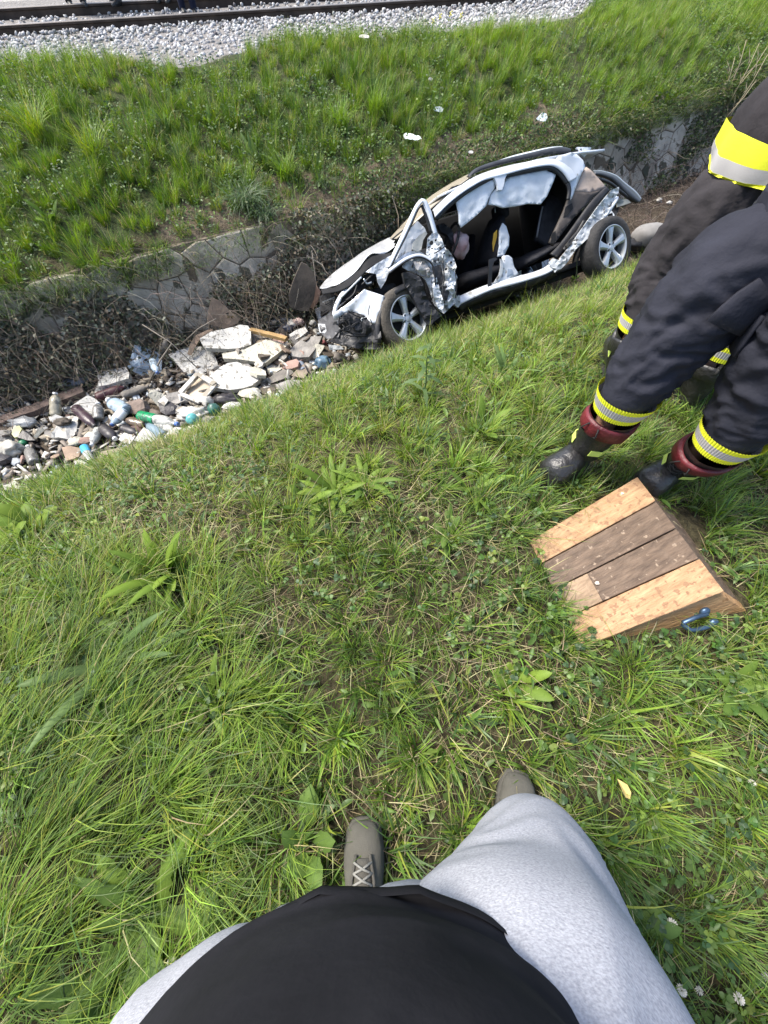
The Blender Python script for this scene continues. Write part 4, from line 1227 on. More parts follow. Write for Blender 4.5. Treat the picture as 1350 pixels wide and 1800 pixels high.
# ---- second firefighter behind the first, facing the car
fB = Vector((.45, .89, 0)).normalized(); lB = Vector((-fB.y, fB.x, 0))
oB = Vector((1.46, 1.72, 0))
pB = Vector((0, .03, .97))
b1a, b1t, b1c = Vector((1.215, 1.66, .03)), Vector((1.28, 1.88, .0)), Vector((1.21, 1.665, .21))
b2a, b2t, b2c = Vector((1.52, 1.47, .08)), Vector((1.60, 1.68, .04)), Vector((1.515, 1.49, .26))
g1z = ground(b1a.x, b1a.y); 
b1a.z = g1z + .09; b1t.z = ground(b1t.x, b1t.y) + .04; b1c.z = g1z + .27
kb1 = Vector((1.235, 1.76, .50)) - oB; kb2 = Vector((1.50, 1.60, .52)) - oB
ff2 = empty('person', oB)
tag(ff2, 'firefighter with a wide yellow and silver band round the jacket hem standing behind the first', 'person')
armsB = [(pB + lB * .19 + Vector((.13, -.03, .43)), pB + lB * .22 + Vector((.10, -.06, .16)) - fB * .06, pB + lB * .14 + Vector((.12, 0, .20)) + fB * .20, -1),
         (pB - lB * .19 + Vector((.13, -.03, .43)), pB - lB * .25 + Vector((.13, -.03, .16)) + fB * .1, pB - lB * .18 + fB * .34 + Vector((.10, 0, .10)), 1)]
full_body(ff2, pB, fB, [(kb1, b1a - oB, b1t - oB), (kb2, b2a - oB, b2t - oB)], pB + Vector((.13, -.03, .42)) + fB * .03, pB + fB * .08 + Vector((.18, -.04, .72)), armsB)
eyes_and_ears(ff2, pB + fB * .08 + Vector((.18, -.04, .72)), fB)
hb1 = pB + lB * .085; hb2 = pB - lB * .085
def legrows(c, k, h, s=1.0):
    return [(*(Vector(c) + Vector((0, 0, .02))), .092 * s, .10 * s), (*(Vector(c) + Vector((.0, .01, .10))), .10 * s, .112 * s), (*k, .112 * s, .125 * s), (*(Vector(k).lerp(h, .5)), .13 * s, .148 * s), (*(Vector(h) + Vector((0, 0, -.10))), .138 * s, .16 * s), (*(Vector(h) + Vector((0, 0, .02))), .13 * s, .155 * s)]
gB1, rB1 = trouser_leg(legrows(b1c - oB, kb1, hb1), seed=9, fwd=fB); gB2, rB2 = trouser_leg(legrows(b2c - oB, kb2, hb2), seed=12, fwd=fB)
mesh_obj('trousers', *merge_geo([gB1, gB2]), NAVY2, ff2, True)
for r in (rB1, rB2): cuff(r, ff2)
boot(ff2, b1a, b1t, b1c, oB, BLACKLEA); boot(ff2, b2a, b2t, b2c, oB, BLACKLEA)
rj = jacket(ff2, pB, pB + Vector((.13, -.03, .42)) + fB * .03, fB, armsB, NAVY2, -.12, seed=6, wide=1.05)
def hem_band(rg, i0, i1, mats, grow, parent, name):
    V, Fc = [], []; seg = 48; fo = folds(.016, 6, 8, 1.2)
    idx = np.linspace(i0, i1, 7)
    for t in idx:
        i = int(t); f_ = t - i; A, B = rg[i], rg[min(i + 1, len(rg) - 1)]
        for k in range(seg):
            a = 2 * math.pi * k / seg
            c = A[0].lerp(B[0], f_); rx = A[1] + (B[1] - A[1]) * f_; ry = A[2] + (B[2] - A[2]) * f_
            o = A[3] * (rx * math.cos(a)) + A[4] * (ry * math.sin(a)); p = c + o
            V.append(p + o.normalized() * (fo(t / (len(rg) - 1), a, p) + grow))
    for j in range(6):
        for k in range(seg): Fc.append((j * seg + k, j * seg + (k + 1) % seg, (j + 1) * seg + (k + 1) % seg, (j + 1) * seg + k))
    return mesh_obj(name, V, Fc, mats, parent, True)
hem_band(rj, .2, 2.9, HIVIS, .016, ff2, 'yellow_band'); hem_band(rj, 2.9, 4.9, SILV, .016, ff2, 'silver_band'); hem_band(rj, 4.9, 6.6, HIVIS, .016, ff2, 'yellow_band')
helmet(ff2, pB + fB * .08 + Vector((.18, -.04, .74)), HELM)

# ---- the photographer, looked down on: black shirt, grey shorts, one foot forward
me_o = Vector((.06, -.34, 0))
ph = empty('person', me_o)
tag(ph, 'photographer in black t-shirt, light grey shorts and olive grey lace shoes', 'person')
HEATHER = mat('heather_grey', (.34, .345, .38), .95, var=.14, scale=300, stretch=(1, 1.0, 2.0), col2=(.46, .465, .505), bump=.18, bscale=260, spec=.1, detail=6)
SHIRT = fabric('black_jersey', (.016, .016, .019), var=.25, scale=9, bump=.22, bscale=13, rough=.95, spec=.12)
pel = Vector((-.01, -.30, .92))
kR, aR, tR = Vector((.275, -.138, .45)), Vector((.335, -.335, .09)), Vector((.385, -.125, .045))
kL, aL, tL = Vector((-.115, -.32, .48)), Vector((-.05, -.43, .09)), Vector((-.055, -.235, .045))
chest = Vector((-.01, -.42, 1.38)); headp = Vector((0, -.42, 1.66))
armsP = [(Vector((-.20, -.42, 1.38)), Vector((-.25, -.36, 1.14)), Vector((-.09, -.17, 1.32)), -1), (Vector((.19, -.42, 1.38)), Vector((.25, -.36, 1.14)), Vector((.09, -.17, 1.32)), 1)]
full_body(ph, pel - me_o, (0, 1, 0), [(kR - me_o, aR - me_o, tR - me_o), (kL - me_o, aL - me_o, tL - me_o)], chest - me_o, headp - me_o, [(a - me_o, b - me_o, c - me_o, s) for a, b, c, s in armsP])
eyes_and_ears(ph, headp - me_o, (0, 1, 0), mat('brown_hair', (.05, .03, .02), .6))
def shorts_leg(rows, seed, amp=.008):
    rg = rings_along(rows, 60, (0, 1, 0))
    f1 = folds(amp * .9, seed, 6, 1.0)
    return loft(rg, 96, lambda u, a, p: f1(u, a, p) * (.25 + u), (False, False)), rg
o = me_o
sR, rgR = shorts_leg([(*(Vector((.272, -.20, .475)) - o), .100, .100), (*(Vector((.255, -.2, .55)) - o), .108, .108), (*(Vector((.200, -.240, .66)) - o), .140, .124), (*(Vector((.150, -.275, .77)) - o), .173, .138), (*(Vector((.115, -.315, .86)) - o), .142, .11), (*(Vector((.06, -.32, .93)) - o), .13, .10)], 31)
sL, rgL = shorts_leg([(*(Vector((-.145, -.345, .48)) - o), .098, .095), (*(Vector((-.15, -.34, .56)) - o), .106, .10), (*(Vector((-.150, -.325, .68)) - o), .112, .095), (*(Vector((-.152, -.302, .78)) - o), .140, .110), (*(Vector((-.100, -.312, .87)) - o), .165, .118)], 33)
seat = loft(rings_along([(*(Vector((.07, -.285, .685)) - o), .085, .115), (*(Vector((.04, -.295, .74)) - o), .15, .135), (*(Vector((.0, -.31, .80)) - o), .22, .132), (*(Vector((-.03, -.31, .87)) - o), .225, .135), (*(Vector((-.01, -.31, .97)) - o), .19, .12)], 16, (0, 1, 0)), 48, folds(.006, 35, 5), (True, True))
mesh_obj('shorts', *merge_geo([sR, sL, seat]), HEATHER, ph, True)
for rg in (rgR, rgL):       # stitched hems
    V, Fc = [], []
    for k in range(49):
        a = 2 * math.pi * k / 48; c, rx, ry, X, Y = rg[0]
        off = X * math.cos(a) + Y * math.sin(a)
        for (h, r_) in ((.0, -.004), (-.002, .002), (.010, .003), (.022, .0025)):
            V.append(c + X * ((rx + r_ - .001) * math.cos(a)) + Y * ((ry + r_ - .001) * math.sin(a)) + Vector((0, 0, h)))
    for k in range(48):
        for j in range(3): Fc.append((k * 4 + j, (k + 1) * 4 + j, (k + 1) * 4 + j + 1, k * 4 + j + 1))
    mesh_obj('hem', V, Fc, HEATHER, ph, True)
# t-shirt: belly outermost, hem hanging free
SHN = 110
rgS = rings_along([(*(Vector((-.020, -.300, .850)) - o), .226, .160), (*(Vector((-.016, -.300, .92)) - o), .220, .161), (*(Vector((-.012, -.302, 1.0)) - o), .205, .156), (*(Vector((-.008, -.32, 1.10)) - o), .195, .142), (*(Vector((-.01, -.36, 1.25)) - o), .19, .13), (*(Vector((-.01, -.41, 1.38)) - o), .195, .115), (*(Vector((-.01, -.425, 1.46)) - o), .11, .085), (*(Vector((-.01, -.425, 1.49)) - o), .068, .068)], SHN, (0, 1, 0))
fs = folds(.0065, 41, 6, 1.1)
shirt_parts = [loft(rgS, 128, lambda u, a, p: fs(u, a, p) * (.4 + .9 * max(0, .35 - u) / .35), (False, False))]
for (sh, el, wr, sd) in armsP:
    r2 = rings_along([(*(sh.lerp(chest, .3) - o + Vector((0, 0, .03))), .08, .08), (*(sh - o), .078, .078), (*(sh.lerp(el, .62) - o), .082, .08)], 14, (0, 1, 0))
    shirt_parts.append(loft(r2, 22, folds(.006, 44, 5), (True, False)))
mesh_obj('t_shirt', *merge_geo(shirt_parts), SHIRT, ph, True)
V, Fc = [], []
for k in range(129):
    a = 2 * math.pi * k / 128; c, rx, ry, X, Y = rgS[0]; X0 = X * math.cos(a); Y0 = Y * math.sin(a); pt = c + X0 * rx + Y0 * ry
    dd = fs(0, a, pt) * 1.3; od = (X0 * rx + Y0 * ry).normalized()
    for (h, r_) in ((-.004, -.004), (-.006, .002), (.004, .0035), (.016, .0035), (.020, .0015)): V.append(pt + od * (dd + r_) + Vector((0, 0, h)))
for k in range(128):
    for q in range(4): Fc.append((k * 5 + q, (k + 1) * 5 + q, (k + 1) * 5 + q + 1, k * 5 + q + 1))
mesh_obj('hem', V, Fc, SHIRT, ph, True)
OLIVE = fabric('olive_mesh', (.125, .118, .098), var=.12, scale=20, bump=.6, bscale=700, rough=.85)
OLIVE2 = fabric('olive_trim', (.085, .08, .068), var=.1, scale=20, bump=.4, bscale=500, rough=.8)
LACEG = mat('lace_grey', (.19, .185, .165), .9, bump=.3, bscale=300)
def shoe(parent, an, to, org):
    an, to = Vector(an), Vector(to); d = to - an; d.z = 0; d.normalize(); s = Vector((-d.y, d.x, 0)); up = Vector((0, 0, 1))
    g0 = ground(an.x, an.y) + .012
    base = Vector((an.x, an.y, g0)); e = empty('shoe', base - org); e.parent = parent
    P = lambda a, b, c: d * a + s * b + up * c
    L = (to - an).xy.length + .035
    rows = []
    for (a, w, h, zc) in ((1.0, .012, .010, .026), (.975, .030, .020, .032), (.90, .043, .027, .037), (.76, .050, .033, .042), (.60, .0505, .039, .046), (.42, .046, .046, .052), (.22, .042, .052, .058), (.02, .040, .055, .060), (-.14, .039, .054, .058), (-.28, .033, .050, .054), (-.36, .014, .040, .05)):
        rows.append((P(L * a, 0, zc), w, h, s, up))
    V, Fc = loft(rows, 26, lambda u, a, p: .0012 * mnoise.noise(p * 60), (True, True))
    mesh_obj('upper', V, Fc, OLIVE, e, True)
    pr = [(1.03, .012), (1.01, .032), (.92, .047), (.76, .054), (.58, .0545), (.38, .048), (.1, .045), (-.16, .043), (-.32, .036), (-.39, .016)]
    poly = [(L * a, b) for a, b in pr] + [(L * a, -b) for a, b in reversed(pr)]; n = len(poly)
    Vs = [P(a, b, 0) for a, b in poly] + [P(a, b, .018) for a, b in poly] + [P(a * .985, b * .96, .026) for a, b in poly]
    mesh_obj('sole', Vs, [tuple(range(n - 1, -1, -1)), tuple(range(2 * n, 3 * n))] + [(i + r * n, (i + 1) % n + r * n, n + (i + 1) % n + r * n, n + i + r * n) for i in range(n) for r in (0, 1)], OLIVE2, e, True)
    # tongue with eyelet rims and crossed laces
    V, Fc = [], []
    for i in range(9):
        t = i / 8; a = L * (.70 - .58 * t); zt = .046 + .039 + (.058 + .052 - .085) * min(1, t * 1.05) + .004
        for b in np.linspace(-1, 1, 7):
            w = .021 + .006 * t
            V.append(P(a, b * w, zt - .010 * b * b))
    for i in range(8):
        for k in range(6): Fc.append((i * 7 + k, i * 7 + k + 1, (i + 1) * 7 + k + 1, (i + 1) * 7 + k))
    vv, ff = slab_mesh(V, Fc, (0, 0, -.006)); mesh_obj('tongue', vv, ff, OLIVE2, e, True)
    for sg in (-1, 1):
        pts = []
        for i in range(7):
            t = i / 6; a = L * (.73 - .62 * t); zt = .083 + .026 * t
            pts.append(P(a, sg * (.018 + .010 * min(1, t * 3)), zt - .002))
        tube('eyelet_rim', pts, .0045, OLIVE2, e, 6)
    for i in range(6):
        t = i / 6; a = L * (.67 - .55 * t); a2 = L * (.67 - .55 * (t + 1 / 6)); z1 = .094 + .024 * t
        for sg in (-1, 1):
            tube('lace', [P(a, sg * .023, z1 - .008), P((a + a2) / 2, 0, z1 + .004 + .001 * sg), P(a2, -sg * .024, z1 - .004)], .0028, LACEG, e, 5)
    return e
shoe(ph, aL, tL, me_o); shoe(ph, aR, tR, me_o)

# ---- people standing on the railway beyond the ditch (only legs in view)
def bystander(loc, face, label, tcol, scol, jcol, spread=.11, step=0.0):
    e = empty('person', loc); tag(e, label, 'person')
    f = Vector((math.cos(face), math.sin(face), 0)); l = Vector((-f.y, f.x, 0))
    pl = Vector((0, 0, .92)); ch = Vector((0, 0, 1.36)); hd = Vector((0, 0, 1.64)) + f * .03
    legs = []; gs_ = []
    for sd in (-1, 1):
        an = l * sd * spread + f * sd * step + Vector((0, 0, .085)); kn = l * sd * (spread * .95) + f * (sd * step * .6 + .03) + Vector((0, 0, .49))
        legs.append((kn, an, an + f * .17 - Vector((0, 0, .05))))
        gs_.append(trouser_leg([(*(an - Vector((0, 0, .02))), .062, .07), (*(an.lerp(kn, .4)), .068, .076), (*kn, .075, .08), (*(kn.lerp(pl + l * sd * .09, .6)), .09, .10), (*(pl + l * sd * .085), .10, .11)], 22, 18, .007, 3 + sd, f)[0])
    arms = [(ch + l * .19, ch + l * .24 - Vector((0, 0, .28)), ch + l * .23 + f * .05 - Vector((0, 0, .52)), -1), (ch - l * .19, ch - l * .24 - Vector((0, 0, .28)), ch - l * .23 + f * .05 - Vector((0, 0, .52)), 1)]
    full_body(e, pl, f, legs, ch, hd, arms)
    eyes_and_ears(e, hd, f, mat('dark_hair', (.02, .015, .012), .6))
    mesh_obj('trousers', *merge_geo(gs_), tcol, e, True)
    jacket(e, pl, ch, f, arms, jcol, -.04, seed=4, wide=.85)
    for (kn, an, to) in legs:
        d = f; rows = []
        for (a, w, h, zc) in ((.20, .02, .015, .03), (.185, .036, .028, .04), (.12, .045, .036, .045), (.04, .042, .05, .055), (-.05, .038, .05, .055), (-.09, .02, .04, .05)):
            rows.append((an + f * a + Vector((0, 0, zc - .085)), w, h, l, Vector((0, 0, 1))))
        mesh_obj('shoe', *loft(rows, 14, None, (True, True)), scol, e, True)
NAVYT = fabric('navy_trousers', (.014, .017, .035), rough=.9); BLKT = fabric('black_trousers', (.015, .015, .018), rough=.9); GREYT = fabric('grey_trousers', (.06, .065, .075), rough=.9)
BLKS = mat('black_shoe', (.012, .012, .012), .5); WHTS = mat('white_shoe', (.7, .7, .7), .6)
JK1 = fabric('blue_top', (.03, .05, .12)); JK2 = fabric('grey_top', (.2, .2, .2)); JK3 = fabric('dark_top', (.03, .03, .035))
def on_track(u, v, z): return Vector(atz(u, v, z))
bystander(on_track(334, 26, -.09), -1.2, 'bystander in dark navy trousers standing between the two rails', NAVYT, BLKS, JK1, .10, .05)
bystander(on_track(138, 13, -.02), -1.0, 'bystander in black trousers and shoes beyond the far rail, left of the others', BLKT, BLKS, JK3, .12, .06)
bystander(on_track(208, 10, -.02), -1.9, 'bystander with slim dark legs beyond the far rail, next to the black shoes', GREYT, BLKS, JK2, .11, .08)
bystander(on_track(291, 6, -.02), -1.5, 'bystander beyond the far rail of whom only the shoes show', BLKT, BLKS, JK3, .09, .02)
# ---------------------------------------------------------------- the wrecked car lying in the ditch
CAR_P = Vector((1.277, 4.95, -1.84)); CAR_E = (0.66, 0.067, 3.567)
car = empty('wrecked_car', CAR_P, CAR_E)
tag(car, 'wrecked silver car with its side torn open and airbags hanging, lying in the ditch', 'car')
from mathutils import Euler
CM = Matrix.Translation(CAR_P) @ Euler(CAR_E, 'XYZ').to_matrix().to_4x4(); CMI = CM.inverted()
CR3 = np.array(CM.to_3x3()); CPn = np.array(CAR_P)
def cl(a, b, y):
    """place in the car frame, on the plane y, of a point of the photograph"""
    U, Vv = 530 + a * .45926, 230 + b * .45926
    w = atplane(U, Vv, CPn + CR3[:, 1] * y, CR3[:, 1])
    return CMI @ Vector(w)
PAINT = mat('silver_paint', (.62, .645, .675), .32, metal=.12, var=.12, scale=3, coat=.5, rvar=.12, spots=(9, .66, (.33, .32, .29)))
RAWMETAL = mat('torn_metal', (.52, .54, .55), .48, metal=.2, var=.30, scale=12, rvar=.15, spots=(14, .60, (.16, .15, .14)))
PLAST = mat('black_plastic', (.022, .022, .024), .5, var=.5, scale=9, spec=.4, bump=.1, spots=(10, .63, (.07, .065, .055)))
SEAL = mat('rubber_seal', (.015, .015, .016), .5)
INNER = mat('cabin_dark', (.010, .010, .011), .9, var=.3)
SEATM = fabric('seat_cloth', (.018, .018, .021), var=.25, scale=12)
SEATG = fabric('seat_cloth_grey', (.045, .045, .05), var=.25, scale=12)
BAG = fabric('airbag', (.64, .68, .72), var=.10, scale=7, bump=.3, bscale=120, rough=.8)
BAGP = fabric('airbag_pink', (.50, .27, .27), var=.25, scale=9, bump=.3, bscale=120, col2=(.66, .52, .52), rough=.85)
TAN = mat('tan_trim', (.36, .29, .24), .75, var=.2, scale=8, bump=.15)
BROWN = mat('brown_trim', (.062, .052, .046), .7, var=.3, scale=8, bump=.15)
ALLOY = mat('alloy', (.50, .53, .55), .30, metal=.6, var=.12, scale=10, spots=(16, .68, (.25, .22, .18)))
TYRE = mat('tyre', (.026, .025, .025), .85, var=.35, scale=14, bump=.4, bscale=60)
TYREMUD = mat('tyre_muddy', (.075, .066, .055), .95, var=.4, scale=8, bump=.5, bscale=50)
GLASS = mat('tan_glass', (.40, .35, .27), .25, var=.2, scale=4, spec=.6)  # opaque tan base colour for the windscreen, slightly mottled
_n = [0]
def panel(name, poly, y, m, thick=.006, amp=.0, cell=14, ns_=6.0, parent=None, label=None, smooth=False, jitter=.35):
    """sheet metal: outline (with a depth for each corner where it has one), dented, with real thickness"""
    _n[0] += 1; sd = _n[0]
    P2 = [(p[0], p[1]) for p in poly]; Y = [p[2] if len(p) > 2 else y for p in poly]
    vv, ff = cdt_sheet(P2, cell, jitter, sd)
    A = np.array(P2); Ya = np.array(Y, float); out = []
    for q in vv:
        d = np.hypot(A[:, 0] - q.x, A[:, 1] - q.y) + 2.0; w = d ** -2.2
        yy = float((w * Ya).sum() / w.sum())
        p0 = cl(q.x, q.y, yy)
        r = mnoise.noise(Vector((p0.x * ns_ + sd * 5.1, p0.z * ns_, sd * 2.7))); r2 = abs(mnoise.noise(Vector((p0.x * ns_ * 2.1 + sd, p0.z * ns_ * 2.1, sd * 1.3 + 9))))
        out.append(cl(q.x, q.y, yy + amp * (r + .9 * (.4 - r2))))
    V, F_ = slab_mesh(out, ff, (0, -thick, 0))
    o = mesh_obj(name, V, F_, m, parent or car, smooth)
    if label: o['label'] = label
    return o
def strip(name, A, B, ya, yb, m, n=26, thick=.012, rows=4, bulge=.0, amp=.0, parent=None, label=None, smooth=True):
    """bent sheet between two long edges"""
    SA, SB = spline([(*p, ya) if len(p) < 3 else p for p in A], n), spline([(*p, yb) if len(p) < 3 else p for p in B], n)
    V, F_ = [], []
    for i in range(n):
        a, b = cl(*SA[i]), cl(*SB[i])
        for k in range(rows + 1):
            t = k / rows; p = a.lerp(b, t); p.y += bulge * math.sin(math.pi * t) + amp * mnoise.noise(p * 9); V.append(p)
    r = rows + 1
    for i in range(n - 1):
        for k in range(rows): F_.append((i * r + k, (i + 1) * r + k, (i + 1) * r + k + 1, i * r + k + 1))
    V, F_ = slab_mesh(V, F_, (0, -thick, 0))
    o = mesh_obj(name, V, F_, m, parent or car, smooth)
    if label: o['label'] = label
    return o
def bar(name, pts, y, r, m, n=24, seg=8, parent=None):
    S_ = spline([(*p, y) if len(p) < 3 else p for p in pts], n)
    return tube(name, [cl(*q) for q in S_], r, m, parent or car, seg)
# ---- shell behind the opening
def lbox(name, c, s, m, parent=None, rot=None, bevel=.02):
    bm = bmesh.new(); bm_box(bm, s, None, bevel)
    o = bm_obj(name, bm, m, parent or car, False, c)
    if rot: o.rotation_euler = rot
    return o
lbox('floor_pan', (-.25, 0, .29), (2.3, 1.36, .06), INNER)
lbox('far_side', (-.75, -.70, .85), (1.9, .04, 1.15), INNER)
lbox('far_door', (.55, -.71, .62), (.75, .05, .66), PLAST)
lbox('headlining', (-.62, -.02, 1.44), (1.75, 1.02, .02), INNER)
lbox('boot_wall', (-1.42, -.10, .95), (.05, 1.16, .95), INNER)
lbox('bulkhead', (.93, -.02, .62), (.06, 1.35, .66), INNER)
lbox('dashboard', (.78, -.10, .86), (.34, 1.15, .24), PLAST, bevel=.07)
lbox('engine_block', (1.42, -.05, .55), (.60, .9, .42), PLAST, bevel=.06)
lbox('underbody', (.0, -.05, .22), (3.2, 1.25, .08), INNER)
# outer roof, far flank and far wheels, mostly out of sight
V, F_ = [], []
for i in range(15):
    x = .42 - 2.15 * i / 14
    for k in range(11):
        y = -.60 + 1.17 * k / 10
        V.append(Vector((x, y, 1.505 - .05 * ((y + .02) / .6) ** 2 - .10 * ((x + .55) / 1.2) ** 2 + .012 * mnoise.noise(Vector((x * 3, y * 3, 1))))))
for i in range(14):
    for k in range(10): F_.append((i * 11 + k, (i + 1) * 11 + k, (i + 1) * 11 + k + 1, i * 11 + k + 1))
mesh_obj('roof', *slab_mesh(V, F_, (0, 0, -.02)), PAINT, car, True)
for (x0, x1, z0, z1) in ((-1.9, .9, .28, .92), (.9, 1.95, .35, .86)):
    lbox('far_flank', ((x0 + x1) / 2, -.78, (z0 + z1) / 2), (x1 - x0, .03, z1 - z0), PAINT, bevel=.01)
# ---- seats
def seat_shape(name, base, parent, m, up=True):
    V, F_ = loft(base, 20, lambda u, a, p: .008 * mnoise.noise(p * 12), (True, True))
    return mesh_obj(name, V, F_, m, parent, True)
dsx = cl(735, 420, .22)
seat = empty('front_seat', (0, 0, 0)); seat.parent = car
X_, Y_, Z_ = Vector((1, 0, 0)), Vector((0, 1, 0)), Vector((0, 0, 1))
b0 = cl(705, 520, .25); b1 = cl(745, 345, .25); b2 = cl(762, 315, .25)
rows = [(b0, .25, .10), (b0.lerp(b1, .3), .26, .095), (b0.lerp(b1, .7), .25, .085), (b0.lerp(b1, 1.0), .17, .07)]
ax = (b1 - b0).normalized(); fx = (Vector((1, 0, 0)) - ax * ax.x).normalized()
seat_shape('backrest', [(c, rx, ry, Y_, fx) for c, rx, ry in rows], seat, SEATM)
hc = cl(763, 330, .25)
bm = bmesh.new(); bm_box(bm, (.10, .26, .17), None, .04); o = bm_obj('headrest', bm, SEATM, seat, True, hc + Vector((0, 0, .05)))
for a in (741, 757):
    bar('headrest_post', [(a - 1, 292), (a + 1, 314)], .30, .007, ALLOY, 4, 6, seat)
c0 = cl(600, 585, .25); c1 = cl(745, 540, .25)
ax2 = (c1 - c0).normalized(); up2 = (Z_ - ax2 * ax2.z).normalized()
seat_shape('cushion', [(c0, .20, .05, Y_, up2), (c0.lerp(c1, .12), .26, .10, Y_, up2), (c0.lerp(c1, .6), .27, .10, Y_, up2), (c1, .26, .09, Y_, up2)], seat, SEATM)
panel('side_airbag', [(770, 352), (784, 365), (796, 405), (794, 440), (775, 478), (750, 482), (757, 440), (758, 380)], .50, BAG, .02, .02, 9, parent=seat, smooth=True)
panel('airbag_tether', [(736, 392), (749, 378), (747, 440), (745, 476), (734, 468), (731, 430)], .46, mat('orange_band', (.72, .42, .04), .6), .006, .004, 12, parent=seat)
# passenger seat further in
pseat = empty('front_seat', (0, 0, 0)); pseat.parent = car; pseat['label'] = 'far front seat'
d0, d1 = b0 + Vector((.05, -.62, .0)), b1 + Vector((.05, -.62, 0))
seat_shape('backrest', [(d0, .24, .10, Y_, fx), (d0.lerp(d1, .5), .25, .09, Y_, fx), (d1, .16, .07, Y_, fx)], pseat, SEATM)
rear = empty('rear_bench', (0, 0, 0)); rear.parent = car
e0 = cl(825, 520, .2); e1 = cl(940, 455, .2)
e0.y = 0; e1.y = 0; ax3 = (e1 - e0).normalized(); up3 = (Z_ - ax3 * ax3.z).normalized()
seat_shape('cushion', [(e0, .42, .04, Y_, up3), (e0.lerp(e1, .15), .50, .07, Y_, up3), (e0.lerp(e1, .8), .51, .07, Y_, up3), (e1, .50, .05, Y_, up3)], rear, SEATG)
panel('backrest', [(905, 410), (930, 300), (965, 205, -.1), (1008, 195, -.1), (1022, 250), (975, 380), (945, 440)], .28, SEATG, .10, .012, 16, parent=rear, smooth=True)
bar('belt', [(922, 290), (910, 350), (900, 408)], .34, .012, mat('belt_grey', (.14, .14, .145), .6), 8, 6, rear)
# ---- roof frame, pillars and the edge of the opening
strip('cant_rail', [(503, 300), (560, 246), (610, 208), (660, 176), (720, 152), (800, 130), (880, 115), (950, 105), (1000, 112), (1040, 140), (1062, 175)],
      [(513, 330), (562, 280), (612, 240), (655, 212), (700, 188), (770, 170), (850, 148), (920, 134), (965, 134), (1000, 158), (1026, 195)], .565, .66, PAINT, 60, .03, 4, .012)
strip('door_seal', [(513, 331), (562, 281), (612, 241), (655, 213), (700, 189), (738, 172)], [(521, 345), (568, 294), (617, 254), (660, 225), (700, 202), (735, 184)], .652, .64, SEAL, 30, .02, 2)
strip('door_seal', [(782, 168), (850, 150), (920, 136), (964, 137), (998, 160), (1023, 196)], [(782, 180), (850, 163), (918, 149), (956, 150), (985, 170), (1010, 204)], .652, .64, SEAL, 30, .02, 2)
strip('quarter_seal', [(1026, 194), (1033, 225), (1028, 262)], [(1012, 204), (1020, 230), (1016, 262)], .652, .64, SEAL, 12, .02, 2)
panel('centre_pillar_top', [(735, 176), (786, 168), (779, 182), (775, 206), (768, 226), (752, 226), (750, 208), (744, 190)], .655, PAINT, .03, .004, 9)
strip('roof_rail', [(636, 172), (662, 146), (720, 122), (800, 101), (880, 82), (950, 66), (1000, 61), (1030, 68)], [(644, 178), (666, 160), (722, 138), (800, 118), (880, 100), (950, 87), (1000, 84), (1028, 82)], .53, .575, PLAST, 40, .03, 3, .012)
strip('roof_edge', [(650, 158), (720, 126), (800, 97), (880, 77), (950, 62), (1000, 58)], [(640, 170), (720, 136), (800, 110), (880, 90), (950, 74), (1000, 66)], .48, .535, PAINT, 40, .02, 2)
panel('rear_quarter_panel', [(985, 96), (1030, 82), (1052, 88), (1078, 112), (1086, 138), (1074, 160), (1055, 205), (1032, 266), (1022, 258), (1030, 215), (1022, 180), (996, 148), (960, 122)], .60, PAINT, .02, .012, 14, 5, smooth=True)
panel('spoiler', [(1054, 62, .5), (1110, 63, .35), (1104, 76, .35), (1084, 101, .5), (1072, 92, .5), (1062, 76, .5)], .5, mat('white_paint', (.74, .75, .76), .35, var=.06), .03, .0, 14)
panel('rear_trim', [(1084, 122), (1094, 140), (1102, 165), (1090, 178), (1078, 160)], .56, PLAST, .03, .01, 10)
panel('pillar_trim', [(1090, 138), (1108, 150), (1166, 214), (1150, 224), (1100, 236), (1046, 232), (1060, 196)], .585, TAN, .03, .02, 14, smooth=True)
panel('lower_trim', [(1046, 233), (1100, 237), (1150, 225), (1112, 262), (1040, 335), (985, 410), (965, 440), (950, 425), (975, 370), (1005, 305), (1020, 262)], .595, BROWN, .03, .02, 14, smooth=True)
panel('trim_pocket', [(1012, 290), (1036, 276), (1040, 296), (1020, 322), (1003, 330)], .605, INNER, .01, .0, 12)
panel('trim_recess', [(958, 395), (972, 382), (974, 412), (966, 432), (954, 430)], .605, INNER, .01, .0, 12)
strip('trim_edge', [(1164, 214), (1110, 268), (1050, 350), (995, 425), (955, 470)], [(1182, 228), (1130, 290), (1070, 372), (1015, 448), (982, 492)], .60, .61, PLAST, 30, .03, 3, .01, .004)
panel('torn_quarter', [(1186, 226), (1216, 214), (1214, 236), (1192, 268), (1176, 312), (1140, 362), (1096, 412), (1050, 452), (1020, 500), (995, 528), (970, 542), (946, 504), (962, 488), (985, 494), (1020, 450), (1075, 372), (1132, 292)], .75, RAWMETAL, .012, .035, 10, 9)
strip('torn_flange', [(1200, 252), (1168, 300), (1130, 350), (1085, 398), (1040, 440), (1012, 478)], [(1209, 262), (1180, 312), (1143, 362), (1098, 412), (1052, 455), (1024, 494)], .71, .73, PAINT, 26, .02, 2, .015, .03)
strip('torn_flange', [(1080, 340), (1058, 378), (1030, 412), (1000, 452)], [(1094, 346), (1070, 386), (1042, 422), (1012, 462)], .70, .715, SEAL, 18, .02, 2, .0, .02)
panel('hinge_bracket', [(1030, 414), (1058, 398), (1066, 408), (1040, 430), (1020, 448), (1012, 440)], .74, PLAST, .02, .03, 8)
